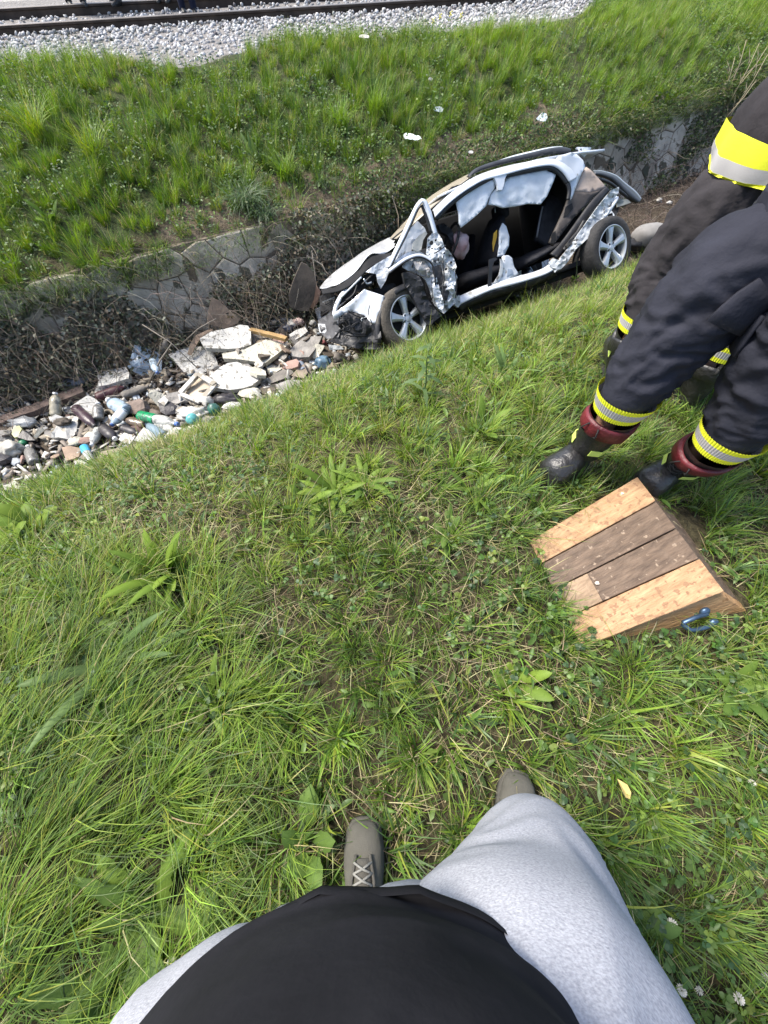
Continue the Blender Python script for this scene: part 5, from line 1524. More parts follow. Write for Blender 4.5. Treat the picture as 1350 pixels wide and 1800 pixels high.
panel('lamp_housing', [(1152, 332, .66), (1186, 304, .6), (1196, 318, .6), (1203, 345, .6), (1198, 366, .64), (1172, 348, .68)], .66, mat('white_part', (.66, .67, .66), .4, var=.1), .05, .02, 9)
panel('lamp_hole', [(1176, 318), (1190, 313), (1193, 332), (1183, 340), (1172, 332)], .675, INNER, .01, .0, 12)
# ---- tailgate torn and hanging behind
tg = empty('tailgate', (0, 0, 0)); tg.parent = car
strip('gate_frame', [(1118, 152), (1150, 154), (1200, 170), (1236, 200), (1275, 232), (1300, 262)], [(1124, 166), (1150, 168), (1190, 184), (1224, 216), (1258, 252), (1290, 274)], .20, .30, mat('grey_black_metal', (.07, .072, .075), .4, metal=.3, var=.3), 34, .05, 3, .02, parent=tg)
strip('gate_lip', [(1118, 151), (1152, 152), (1204, 168), (1240, 198), (1280, 230), (1302, 258)], [(1120, 156), (1152, 157), (1200, 174), (1236, 204), (1275, 236), (1298, 264)], .16, .20, ALLOY, 34, .01, 1, parent=tg)
bar('gate_strut', [(1140, 186, .45), (1180, 200, .4), (1230, 240, .3), (1268, 268, .25)], .4, .018, PLAST, 12, 6, tg)
panel('gate_inner', [(1206, 262, .42), (1248, 262, .3), (1262, 274, .28), (1235, 284, .34), (1208, 292, .42)], .4, mat('grey_green_trim', (.22, .225, .20), .7), .01, .01, 12, parent=tg)
panel('gate_latch', [(1190, 228), (1212, 214), (1220, 222), (1206, 244), (1196, 250)], .62, PLAST, .03, .02, 8, parent=tg)
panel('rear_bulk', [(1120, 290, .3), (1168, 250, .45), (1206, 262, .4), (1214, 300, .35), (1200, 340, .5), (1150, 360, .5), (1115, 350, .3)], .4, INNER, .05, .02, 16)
# ---- sill and the stump of the centre pillar
strip('sill', [(588, 640), (650, 612), (720, 585), (800, 560), (860, 548), (920, 528), (950, 510)], [(600, 668), (660, 640), (725, 612), (800, 592), (862, 574), (930, 552), (968, 532)], .70, .76, PAINT, 40, .04, 4, .012, .008)
strip('under_sill', [(600, 668), (660, 640), (725, 612), (800, 592), (862, 574), (930, 552), (968, 535)], [(612, 690), (670, 662), (735, 640), (810, 616), (872, 598), (940, 572), (980, 552)], .755, .70, PLAST, 40, .05, 3, .01, .02)
panel('pillar_stump', [(772, 478), (792, 476), (806, 486), (814, 520), (832, 548), (800, 566), (742, 598), (728, 612), (714, 604), (744, 580), (760, 548), (768, 512)], .715, PAINT, .03, .012, 11, 7, smooth=True)
panel('pillar_window', [(790, 528), (806, 530), (812, 544), (786, 556)], .722, mat('blue_shade_metal', (.36, .42, .50), .4, metal=.3), .004, .004, 9)
panel('pillar_strap', [(718, 492), (742, 484), (750, 490), (738, 500), (730, 520), (729, 560), (726, 622), (712, 618), (716, 560)], .735, SEAL, .012, .006, 12)
panel('stump_edge', [(760, 490), (770, 492), (772, 530), (764, 560), (742, 588), (735, 582), (756, 550), (762, 520)], .728, RAWMETAL, .01, .008, 9)
# ---- airbag curtain
panel('curtain_airbag', [(588, 242), (640, 214), (700, 192), (732, 188), (744, 200), (738, 222), (722, 246), (706, 288), (672, 322), (640, 348), (612, 370), (604, 352), (602, 318), (594, 280)], .615, BAG, .02, .026, 9, 5, smooth=True)
panel('curtain_airbag', [(742, 222), (768, 224), (782, 182), (850, 166), (935, 149), (974, 168), (962, 200), (940, 250), (916, 280), (868, 278), (820, 288), (772, 294), (742, 284), (714, 282), (724, 246)], .60, BAG, .02, .026, 9, 5, smooth=True)
# ---- steering wheel with spent airbag
sw = empty('steering_wheel', cl(568, 430, .32)); sw.parent = car
path = []
ctr = cl(572, 425, .32)
axw = Vector((.88, 0, .47)).normalized(); u1 = Y_; u2 = axw.cross(Y_)
for k in range(25):
    a = 2 * math.pi * k / 24; path.append(ctr + u1 * math.cos(a) * .185 + u2 * math.sin(a) * .185 - sw.location)
tube('wheel_rim', path, .016, PLAST, sw, 8)
bm = bmesh.new(); bmesh.ops.create_icosphere(bm, subdivisions=3, radius=.12)
for v in bm.verts:
    v.co.x *= .75; v.co.z *= 1.15
    v.co *= 1 + .35 * mnoise.noise(v.co * 14) + .12 * mnoise.noise(v.co * 40)
bm_obj('driver_airbag', bm, BAGP, sw, True, cl(608, 436, .36) - sw.location)
panel('instrument_shroud', [(522, 358), (545, 352), (575, 378), (590, 420), (580, 440), (560, 400), (535, 385)], .36, PLAST, .06, .02, 10)
# ---- windscreen, bonnet and front end
strip('windscreen', [(336, 412, -.35), (398, 345, -.45), (470, 270, -.5), (545, 216, -.5), (640, 164, -.4)], [(366, 412, .35), (424, 362, .45), (496, 298, .54), (596, 216, .55), (652, 174, .5)], 0, 0, GLASS, 24, .008, 5, .0, .01)
bar('wiper', [(345, 416, .3), (400, 372, .34), (455, 340, .4)], .3, .008, SEAL, 8, 5)
hood = strip('bonnet', [(70, 598, -.30), (104, 560, -.42), (170, 508, -.5), (250, 454, -.5), (330, 410, -.45), (352, 408, -.4)], [(74, 606, .42), (140, 588, .55), (205, 542, .6), (262, 474, .62), (320, 466, .62), (358, 442, .62)], 0, 0, mat('bonnet_paint', (.62, .625, .63), .33, metal=.1, var=.08, scale=3, coat=.5, spots=(7, .70, (.55, .53, .50))), 40, .02, 9, .0, .085)
strip('bonnet_underside', [(76, 607, .44), (142, 590, .56), (206, 545, .6), (264, 478, .61), (322, 470, .6), (350, 462, .6)], [(82, 626, .50), (150, 612, .62), (200, 586, .66), (248, 540, .68), (300, 505, .66), (336, 480, .64)], 0, 0, INNER, 30, .03, 4, .0, .02)
panel('inner_wing', [(245, 540), (285, 510), (335, 480), (372, 462), (390, 470), (360, 500), (335, 540), (322, 575), (304, 604), (292, 580), (286, 548)], .68, PAINT, .01, .035, 10, 8)
panel('wing_ridge', [(330, 524), (352, 500), (395, 470), (440, 455), (470, 470), (438, 478), (398, 492), (360, 522), (338, 536)], .76, PAINT, .012, .025, 9, 8)
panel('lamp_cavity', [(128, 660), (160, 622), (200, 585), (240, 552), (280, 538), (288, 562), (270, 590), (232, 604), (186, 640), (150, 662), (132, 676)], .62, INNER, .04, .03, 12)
for k, (q, m_) in enumerate(((((150, 640), (178, 612), (215, 575), (230, 560)), ALLOY), (((170, 650), (200, 625), (212, 590)), PLAST), (((230, 590), (262, 560), (276, 545)), PLAST), (((195, 640), (192, 660), (206, 690), (204, 720)), PLAST), (((238, 566), (250, 585), (268, 580)), ALLOY))):
    bar('lamp_remnant', q, .68, .011, m_, 8, 5)
strip('lamp_frame', [(118, 700), (128, 660), (150, 620), (172, 600)], [(128, 704), (142, 668), (160, 632), (180, 610)], .62, .64, PAINT, 14, .02, 2, .0, .01)
panel('front_corner', [(118, 700, .62), (136, 690, .64), (185, 655, .7), (216, 628, .73), (240, 606, .74), (318, 632, .82), (306, 690, .84), (295, 738, .84), (270, 738, .82), (240, 706, .76), (190, 690, .68), (160, 700, .64), (128, 728, .6)], .74, PAINT, .012, .02, 11, 4, smooth=True)
bar('corner_crease', [(262, 668, .80), (256, 700, .81), (270, 738, .84)], .8, .005, SEAL, 8, 5)
# nose: grille with bars, black bumper, number plate
gr = empty('grille', cl(98, 665, .30)); gr.parent = car
gp = lambda a, b, y: cl(a, b, y) - gr.location
def gpanel(name, poly, y, m, thick, amp, cell):
    o = panel(name, poly, y, m, thick, amp, cell); o.parent = gr; o.location = -gr.location; return o
gpanel('grille_back', [(70, 640, -.15), (124, 618, .5), (128, 682, .52), (76, 716, -.1)], .3, INNER, .03, 0, 20)
gpanel('grille_top', [(70, 632, -.15), (122, 610, .5), (126, 630, .52), (74, 654, -.12)], .3, PLAST, .04, .0, 14)
gpanel('chrome_bar', [(74, 656, -.1), (126, 634, .54), (127, 641, .54), (75, 664, -.1)], .3, ALLOY, .02, 0, 20)
for k in range(5):
    t = .18 + k * .16
    bar('slat', [(74, 664 + 52 * t, -.08), (126, 640 + 42 * t, .55)], .3, .008, PLAST, 4, 5, gr).location = -gr.location
for k in range(6):
    t = (k + .5) / 6; a = 76 + 50 * t; yb = -.06 + .6 * t
    bar('slat', [(a, 660 - 22 * t, yb), (a + 2, 714 - 32 * t, yb)], .3, .006, PLAST, 4, 5, gr).location = -gr.location
panel('bumper', [(64, 724, -.1), (80, 716, .1), (128, 690, .56), (134, 728, .6), (150, 760, .62), (142, 790, .6), (100, 796, .4), (78, 776, .1)], .4, mat('grey_plastic', (.10, .10, .105), .5, var=.3), .05, .012, 12)
panel('bumper_corner', [(148, 702, .62), (188, 692, .68), (240, 708, .76), (270, 740, .82), (298, 740, .85), (306, 790, .84), (300, 836, .8), (230, 836, .7), (160, 820, .6), (110, 806, .45), (140, 770, .58)], .7, PLAST, .06, .05, 11, 6)
panel('number_plate', [(63, 738, .02), (90, 740, .24), (98, 776, .28), (70, 772, .06)], .1, mat('plate_white', (.62, .64, .66), .5, var=.1), .012, 0, 30)
for k in range(16):
    rr = random.Random(k + 70)
    a, b = rr.uniform(150, 240), rr.uniform(700, 800)
    bar('loose_wire', [(a, b), (a + rr.uniform(-22, 22), b + rr.uniform(-16, 16)), (a + rr.uniform(-36, 36), b + rr.uniform(-22, 22)), (a + rr.uniform(-50, 50), b + rr.uniform(-30, 20))], rr.uniform(.72, .8), rr.uniform(.003, .008), rr.choice([PLAST, SEAL, PLAST, RAWMETAL]), 10, 5)
panel('bracket', [(158, 702), (182, 700), (200, 724), (196, 750), (176, 742), (164, 722)], .76, PLAST, .04, .04, 8)
panel('washer_tank', [(206, 716), (232, 712), (244, 740), (236, 770), (206, 762), (196, 740)], .75, PLAST, .08, .03, 9)
panel('bumper_foot', [(104, 818, .5), (150, 822, .6), (162, 836, .62), (108, 838, .5)], .55, mat('grey_scrap', (.30, .31, .31), .6, var=.3), .03, .02, 10)
# front arch and the flattened front door
strip('arch_trim', [(284, 800), (282, 745), (296, 692), (322, 640), (360, 600), (400, 582), (432, 580)], [(302, 806), (302, 755), (314, 706), (338, 660), (370, 624), (404, 606), (432, 604)], .84, .86, PLAST, 34, .06, 3, .01, .006)
strip('arch_liner', [(302, 806), (302, 755), (314, 706), (338, 660), (370, 624), (404, 606), (432, 604)], [(330, 812), (330, 760), (340, 722), (356, 684), (380, 652), (408, 634), (436, 640)], .82, .50, INNER, 30, .02, 3)
panel('torn_cladding', [(388, 542), (412, 540), (452, 558), (466, 586), (470, 612), (486, 650), (520, 690), (542, 704), (520, 720), (492, 744), (476, 728), (462, 700), (446, 676), (428, 640), (410, 612), (396, 590)], .90, PLAST, .05, .035, 10, 6)
door = empty('front_door', cl(500, 520, .8)); door.parent = car; door['label'] = 'front door crushed forward with empty window frame'
def dpanel(*a, **k):
    o = panel(*a, **k); o.parent = door; o.location = -door.location; return o
def dbar(*a):
    o = bar(*a); o.parent = door; o.location = -door.location; return o
def dstrip(*a, **k):
    o = strip(*a, **k); o.parent = door; o.location = -door.location; return o
dstrip('window_frame', [(322, 524), (352, 462), (392, 378), (428, 300), (446, 270), (460, 258)], [(340, 520), (368, 462), (408, 380), (440, 306), (454, 284), (464, 272)], .80, .82, PAINT, 34, .03, 3, .008)
dstrip('window_frame', [(460, 258), (476, 264), (490, 290), (505, 335), (521, 392)], [(464, 272), (471, 280), (481, 305), (494, 345), (508, 396)], .80, .82, PAINT, 26, .03, 3, .008)
dstrip('frame_seal', [(341, 518), (369, 461), (409, 379), (441, 306), (456, 284)], [(346, 518), (374, 462), (414, 381), (446, 309), (460, 290)], .822, .81, SEAL, 30, .02, 1)
dstrip('inner_bar', [(458, 284), (470, 318), (482, 352), (492, 388)], [(465, 282), (478, 316), (490, 350), (500, 386)], .80, .81, SEAL, 14, .02, 1)
dstrip('inner_bar', [(464, 280), (480, 316), (492, 350), (502, 386)], [(470, 280), (486, 316), (498, 348), (508, 384)], .81, .80, PAINT, 14, .02, 1)
dpanel('quarter_shell', [(346, 502), (366, 462), (402, 386), (428, 362), (444, 344), (472, 372), (480, 392), (450, 400), (428, 430), (420, 462), (396, 468), (366, 488)], .70, PAINT, .012, .015, 13, 5)
dpanel('mirror_sail', [(424, 452), (428, 428), (448, 402), (474, 386), (482, 392), (466, 418), (458, 456), (440, 462)], .80, mat('grey_sail', (.36, .36, .33), .5, var=.15), .02, .01, 10)
dstrip('belt_line', [(330, 532), (362, 508), (398, 484), (440, 470), (472, 474), (500, 490)], [(338, 542), (366, 520), (402, 496), (440, 482), (466, 486), (492, 502)], .86, .88, PAINT, 26, .04, 2, .01, .008)
dbar('belt_seal', [(338, 544), (366, 522), (402, 498), (440, 484), (470, 488), (496, 506), (508, 540), (512, 590)], .885, .008, SEAL, 30, 6)
dpanel('door_skin', [(394, 500), (440, 486), (470, 492), (500, 508), (516, 540), (520, 600), (500, 640), (488, 600), (474, 570), (452, 552), (410, 536), (386, 522)], .82, RAWMETAL, .012, .05, 9, 7)
dpanel('door_inner', [(478, 470), (484, 410), (500, 392), (520, 388), (536, 412), (548, 444), (566, 470), (556, 500), (580, 520), (596, 560), (588, 610), (600, 648), (570, 676), (545, 700), (520, 684), (500, 650), (516, 600), (520, 546), (500, 504)], .78, mat('door_white', (.62, .64, .65), .4, metal=.15, var=.18, scale=8, spots=(13, .60, (.10, .10, .10))), .012, .07, 8, 8)
dpanel('crumple_fold', [(540, 470), (560, 452), (580, 480), (594, 520), (586, 540), (560, 520), (548, 500)], .86, RAWMETAL, .012, .08, 7, 14)
dpanel('crumple_fold', [(498, 560), (516, 556), (530, 610), (546, 660), (540, 690), (524, 680), (508, 640)], .88, PAINT, .012, .05, 8, 10)
dpanel('crumple_fold', [(556, 560), (580, 540), (590, 580), (574, 640), (560, 660), (552, 610)], .86, PAINT, .012, .06, 8, 12)
dpanel('crumple_fold', [(430, 500), (470, 498), (492, 530), (490, 562), (460, 556), (440, 530)], .89, mat('grey_fold', (.40, .38, .36), .4, metal=.3, var=.3), .012, .05, 8, 10)
dpanel('pocket_dark', [(502, 520), (534, 512), (544, 560), (536, 600), (516, 596)], .875, PLAST, .02, .03, 9)
dpanel('speaker_hole', [(538, 596), (558, 590), (566, 620), (556, 650), (540, 640)], .865, PLAST, .02, .02, 9)
for (a, b, r) in ((496, 430, .018), (512, 420, .010), (498, 452, .008), (530, 450, .010), (544, 470, .008), (552, 530, .012), (486, 446, .007), (570, 505, .012), (566, 555, .01)):
    pr = cl(a, b, .85)
    V, F_ = lathe_geo([(.001, 0), (r, 0), (r, .02), (.001, .021)], 10)
    o = mesh_obj('drilled_hole', *xform((V, F_), Matrix.Translation(pr - door.location) @ Matrix.Rotation(-math.pi / 2, 4, 'X')), INNER, door)
dbar('cable', [(540, 498), (546, 560), (540, 610), (548, 660)], .9, .008, SEAL, 14, 6)
dbar('cable', [(508, 470), (536, 452), (552, 438)], .88, .006, SEAL, 10, 5)
dbar('cable', [(588, 540), (594, 590), (590, 640)], .86, .006, SEAL, 10, 5)
mir = panel('footwell_edge', [(590, 636), (604, 628), (612, 660), (600, 676), (586, 668)], .77, RAWMETAL, .03, .02, 8)
# ---- wheels
def wheel(center, tm, yaw=0.0, r=.33, label=None, camber=0.0):
    w = empty('wheel', center, (camber, 0, yaw)); w.parent = car
    if label: w['label'] = label
    prof = [(.225, -.10), (.25, -.108), (.285, -.108), (.318, -.098), (r, -.075), (r + .003, -.03), (r + .003, .03), (r, .075), (.318, .098), (.285, .108), (.25, .108), (.225, .10)]
    V, F_ = [], []; seg = 56
    for k in range(seg):
        a = 2 * math.pi * k / seg
        for j, (q, y) in enumerate(prof):
            qq = q - (.008 if (4 <= j <= 7 and k % 2 == 0 and j in (4, 7)) else 0)
            V.append(Vector((qq * math.cos(a), y, qq * math.sin(a))))
    n = len(prof)
    for k in range(seg):
        for j in range(n - 1): F_.append((k * n + j, k * n + j + 1, ((k + 1) % seg) * n + j + 1, ((k + 1) % seg) * n + j))
    mesh_obj('tyre', V, F_, tm, w, True)
    rim = empty('rim'); rim.parent = w
    V, F_ = [], []
    prof2 = [(.228, .10), (.232, .106), (.224, .108), (.214, .100), (.205, .06), (.195, -.06), (.205, -.10)]; n = len(prof2)
    for k in range(seg):
        a = 2 * math.pi * k / seg
        for q, y in prof2: V.append(Vector((q * math.cos(a), y, q * math.sin(a))))
    for k in range(seg):
        for j in range(n - 1): F_.append((k * n + j, k * n + j + 1, ((k + 1) % seg) * n + j + 1, ((k + 1) % seg) * n + j))
    geos = [(V, F_)]
    for k in range(5):
        a = math.radians(90 + 72 * k)
        er, et = Vector((math.cos(a), 0, math.sin(a))), Vector((-math.sin(a), 0, math.cos(a)))
        sec = []
        for (q, hw, y0, y1) in ((.045, .030, .050, .085), (.10, .033, .045, .092), (.16, .043, .055, .098), (.212, .060, .07, .102)):
            sec.append([er * q - et * hw + Y_ * y0, er * q - et * hw * .86 + Y_ * (y1 - .008), er * q - et * hw * .4 + Y_ * y1, er * q + et * hw * .4 + Y_ * y1, er * q + et * hw * .86 + Y_ * (y1 - .008), er * q + et * hw + Y_ * y0])
        vv = [p for s_ in sec for p in s_]; fq = [(i * 6 + j, i * 6 + (j + 1) % 6, (i + 1) * 6 + (j + 1) % 6, (i + 1) * 6 + j) for i in range(3) for j in range(6)]
        geos.append((vv, fq))
    V, F_ = lathe_geo([(.066, .045), (.066, .078), (.055, .086), (.038, .086), (.034, .080), (.030, .088), (.010, .090)], 24)
    geos.append(([Vector((p.x, p.z, p.y)) for p in V], F_))
    V, F_ = merge_geo(geos)
    mesh_obj('rim_face', V, F_, ALLOY, w, False).name = 'rim'
    bpy.data.objects.remove(rim)
    for k in range(5):
        a = math.radians(126 + 72 * k)
        V, F_ = lathe_geo([(.011, .07), (.011, .089), (.008, .091)], 8)
        mesh_obj('wheel_nut', [Vector((p.x + .051 * math.cos(a), p.z, p.y + .051 * math.sin(a))) for p in V], F_, SEAL, w)
    V, F_ = lathe_geo([(.195, -.05), (.195, .012), (.06, .02), (.01, .02)], 28)
    mesh_obj('brake_disc', [Vector((p.x, p.z, p.y)) for p in V], F_, INNER, w)
    return w
wr = cl(1163, 455, .73); wf = cl(394, 723, .74)
wheel(wr, TYRE, 0.10, label='clean rear wheel'); wheel(wf, TYREMUD, 0.16, label='muddy front wheel half hidden in the grass')
wheel(Vector((1.25, -.72, .33)), TYRE); wheel(Vector((-1.25, -.72, .33)), TYRE)
strip('rear_arch', [(1040, 548, .55), (1046, 480, .5), (1080, 410, .5), (1130, 360, .5), (1185, 350, .5), (1225, 385, .5)], [(1056, 560, .68), (1062, 490, .68), (1094, 424, .68), (1136, 380, .68), (1180, 368, .68), (1215, 400, .68)], 0, 0, INNER, 24, .03, 3)
# ---------------------------------------------------------------- rubbish dumped in the ditch, piece by piece
def dz(u, v, h):
    """place over the ditch floor: pixel, height above the floor"""
    p = hit(u, v)
    for _ in range(4):
        gz = float(height(np.array([p[0]]), np.array([p[1]]))[0])
        p = atz(u, v, max(gz, -2.3) + h)
    return Vector(p)
FOAM = mat('white_foam', (.50, .485, .45), .85, var=.22, scale=5, bump=.35, bscale=45, spots=(17, .585, (.20, .19, .165)))
FOAM2 = mat('cream_slab', (.48, .455, .375), .85, var=.14, scale=5, bump=.35, bscale=40, spots=(26, .615, (.20, .20, .16)))
CONC = mat('grey_concrete', (.25, .235, .215), .9, var=.35, scale=7, bump=.5, bscale=40)
WHITEP = mat('white_plastic', (.47, .455, .42), .6, var=.25, scale=7, spots=(9, .57, (.26, .23, .18)))
BLUEP = mat('pale_blue_plastic', (.46, .55, .64), .35, var=.15, scale=6, bump=.2)
BROWNB = mat('brown_board', (.27, .195, .14), .85, var=.3, scale=5, bump=.3, bscale=30)
DARKB = mat('dark_wet_board', (.085, .068, .052), .8, var=.4, scale=6, bump=.35, bscale=30)
REDB = mat('reddish_board', (.29, .19, .155), .85, var=.2, scale=5, bump=.2)
TIMB = mat('yellow_timber', (.30, .19, .075), .75, var=.3, scale=6, bump=.3)
GREYW = mat('grey_wood', (.20, .18, .155), .85, var=.3, scale=6, stretch=(1, 1, 1), bump=.4)
CARDB = mat('wet_cardboard', (.27, .22, .165), .9, var=.25, scale=6, bump=.3)
BROWNSTONE = mat('brown_stone', (.19, .145, .12), .9, var=.3, scale=7, bump=.6, bscale=25)
DARKP = mat('dark_plastic', (.032, .028, .030), .45, var=.4, scale=8, bump=.2)
PURP = mat('dark_purple', (.045, .026, .034), .4, var=.4, scale=8, bump=.2)
MAROON = mat('maroon_plastic', (.075, .022, .026), .5, var=.4, scale=8)
def pet(name, c, al=.8): return mat(name, c, .22, var=.2, scale=9, trans=0.2, spec=.6, bump=.25, bscale=35, spots=(12, .56, tuple(q * .45 + .03 for q in c)))
PETG = pet('grey_pet', (.26, .25, .23)); PETC = pet('clear_pet', (.48, .48, .44)); PETB = pet('blue_pet', (.40, .50, .58)); PETBR = pet('brown_pet', (.17, .12, .08))
PETGR = pet('green_pet', (.01, .26, .10)); PETBE = pet('beige_pet', (.46, .42, .32)); TEAL = mat('teal_plastic', (.10, .36, .36), .35, var=.2); CYAN = mat('cyan_plastic', (.07, .38, .60), .4, var=.15)
GREENP = mat('green_plastic', (.015, .16, .07), .4, var=.3); CAPW = mat('cap_white', (.7, .7, .7), .4); CAPB = mat('cap_blue', (.05, .12, .35), .4); YELP = mat('yellow_card', (.60, .58, .30), .7)
ROOT_JUNK = []
def slab(name, poly, h, thick, m, label, cat, tilt=0.0, tdir=None, amp=.008, cell=9, group=None, base=None):
    cu = sum(p[0] for p in poly) / len(poly); cv = sum(p[1] for p in poly) / len(poly)
    c = dz(*base, .02) if base else dz(cu, cv, h); td = Vector(tdir) if tdir else Vector((-c.x, -c.y, 0)).normalized()
    nrm = (Vector((0, 0, 1)) + td * tilt).normalized()
    vv, ff = cdt_sheet(poly, cell, .35, len(label))
    out = []
    for q in vv:
        p = Vector(atplane(q.x, q.y, np.array(c), np.array(nrm)))
        out.append(p - c + nrm * amp * (mnoise.noise(p * 6) + .5 * mnoise.noise(p * 19)))
    V, F_ = slab_mesh(out, ff, -nrm * thick)
    o = mesh_obj(name, V, F_, m, None, False, c)
    return tag(o, label, cat, group)
def bottle(p0, p1, r, h, m, capm, label, cat='bottle', band=None, h1=None, squash=.85):
    a, b = dz(*p0, h), dz(*p1, h if h1 is None else h1)
    L = (b - a).length
    e = empty('bottle', a); tag(e, label, cat)
    prof = [(.01, .004), (r * .82, 0), (r * .98, r * .25), (r, L * .12), (r * .95, L * .22), (r, L * .30), (r * .96, L * .42), (r, L * .52), (r * .98, L * .64), (r * .80, L * .76), (r * .45, L * .87), (r * .32, L * .90), (r * .32, L * .94)]
    V, F_ = lathe_geo(prof, 16)
    V = [Vector((v.x * (1 + .14 * mnoise.noise(v * 22 + a * 3)), v.y * squash * (1 + .14 * mnoise.noise(v * 19 - a)), v.z)) for v in V]
    M = frame_from((0, 0, 0), b - a)
    mesh_obj('bottle_body', *xform((V, F_), M), m, e, True)
    V, F_ = lathe_geo([(r * .38, L * .92), (r * .40, L * .925), (r * .40, L * .995), (r * .33, L)], 12)
    mesh_obj('cap', *xform((V, F_), M), capm, e, True)
    if band:
        V, F_ = lathe_geo([(r * 1.02, L * band[0]), (r * 1.03, L * (band[0] + .02)), (r * 1.03, L * band[1]), (r * 1.02, L * (band[1] + .01))], 16)
        V = [Vector((v.x, v.y * squash * 1.02, v.z)) for v in V]
        mesh_obj('paper_band', *xform((V, F_), M), band[2], e, True)
    return e
def plank(name, p0, p1, w, t, h0, h1, m, label, cat, group=None):
    a, b = dz(*p0, h0), dz(*p1, h1); L = (b - a).length
    bm = bmesh.new(); bm_box(bm, (w, t, L), Matrix.Translation((0, 0, L / 2)), min(w, t) * .08)
    bmesh.ops.subdivide_edges(bm, edges=[e for e in bm.edges if e.calc_length() > L * .6], cuts=4)
    for v in bm.verts: v.co += Vector((mnoise.noise(v.co * 5 + a), mnoise.noise(v.co * 5 - a), 0)) * min(w, t) * .18
    M = frame_from((0, 0, 0), b - a)
    bmesh.ops.transform(bm, matrix=M, verts=bm.verts)
    return tag(bm_obj(name, bm, m, None, False, a), label, cat, group)
def lump(name, u, v, h, size, m, label, cat, rough_=.35, freq=5, sub=3, group=None, rot=0.0, smooth=True):
    c = dz(u, v, h); bm = bmesh.new()
    if name == 'stone_chunk': sub, smooth, rough_, freq = 2, False, max(rough_, .3) * 1.5, 2.5
    bmesh.ops.create_icosphere(bm, subdivisions=sub, radius=1.0)
    for q in bm.verts:
        n0 = q.co.copy(); q.co = Vector((n0.x * size[0], n0.y * size[1], n0.z * size[2])) * (1 + rough_ * (mnoise.noise(n0 * freq * .4 + c * 3) + .6 * mnoise.noise(n0 * freq + c)))
    bmesh.ops.rotate(bm, verts=bm.verts, matrix=Matrix.Rotation(rot, 3, 'Z'))
    return tag(bm_obj(name, bm, m, None, smooth, c), label, cat, group)
# -- slabs
slab('foam_slab', [(351, 595), (372, 583), (400, 577), (422, 571), (436, 573), (441, 580), (441, 606), (420, 612), (400, 613), (375, 612), (361, 611), (354, 603)], .24, .07, FOAM, 'rounded white speckled slab topmost of the pile, beside the yellow timber', 'slab', .25)
slab('foam_slab', [(296, 623), (310, 617), (330, 611), (352, 609), (372, 613), (379, 628), (384, 644), (366, 651), (350, 658), (333, 664), (318, 648), (306, 634)], .10, .05, FOAM, 'flat dirty white slab with dark smears under the bent brown board', 'slab', .35)
slab('foam_slab', [(390, 621), (412, 618), (430, 614), (450, 604), (467, 597), (488, 600), (506, 606), (486, 623), (467, 638), (440, 634), (412, 631), (392, 630)], .15, .06, FOAM2, 'cream rectangular slab with dark pores below the yellow timber', 'slab', .15)
slab('foam_slab', [(361, 669), (374, 656), (387, 645), (400, 638), (416, 636), (430, 641), (446, 648), (459, 657), (456, 667), (446, 676), (428, 682), (405, 686), (388, 683), (372, 680)], .16, .07, FOAM, 'oval pure white slab lying on the broken plastic frame', 'slab', .25)
slab('concrete_slab', [(509, 617), (520, 604), (534, 593), (550, 591), (566, 590), (560, 604), (552, 616), (543, 627), (527, 628), (513, 626)], .14, .09, CONC, 'thick grey concrete slab below the car number plate', 'slab', .15)
slab('foam_block', [(171, 658), (190, 650), (206, 648), (221, 645), (227, 655), (226, 665), (208, 670), (190, 676), (173, 679)], .12, .07, FOAM, 'white foam block with a dark slot left of the blue plastic sheet', 'foam')
slab('foam_block', [(123, 716), (140, 704), (154, 695), (166, 700), (175, 707), (166, 718), (160, 729), (142, 722)], .10, .03, FOAM, 'thin white foam sheet behind the dark purple bottle', 'foam', .3)
slab('foam_block', [(236, 774), (244, 762), (253, 751), (264, 758), (278, 770), (272, 778), (268, 785), (252, 780)], .10, .08, WHITEP, 'white foam cube below the green bottle', 'foam', .3)
slab('foam_block', [(208, 772), (213, 765), (218, 760), (228, 763), (238, 766), (233, 774), (228, 780), (217, 777)], .08, .05, WHITEP, 'small white foam lump beside the white cube', 'foam')
slab('foam_block', [(286, 771), (296, 758), (308, 750), (320, 752), (332, 756), (326, 763), (319, 769), (312, 778), (300, 784), (290, 778)], .08, .06, WHITEP, 'white broken foam with a rusty hollow at the grass edge', 'foam', .2)
lump('brown_lump', 303, 768, .10, (.06, .035, .03), BROWNB, 'brown lump standing in for the hollow of the broken foam', 'lump', .3)  # brown lump stands in for the brown hole in the foam
# -- crushed white carton on the left, built as an open folded box
slab('crushed_carton', [(91, 734), (98, 729), (112, 733), (128, 731), (138, 733), (137, 746), (133, 760), (127, 767), (121, 773), (104, 770), (90, 769), (97, 757), (100, 748), (92, 742)], .10, .10, WHITEP, 'crushed white carton with a dark opening right of the green cap', 'carton', .3, None, .04, 6)
lump('soil_clump', 110, 741, .13, (.09, .05, .03), DARKB, 'clump of dark soil on the crushed white carton', 'soil', .5)
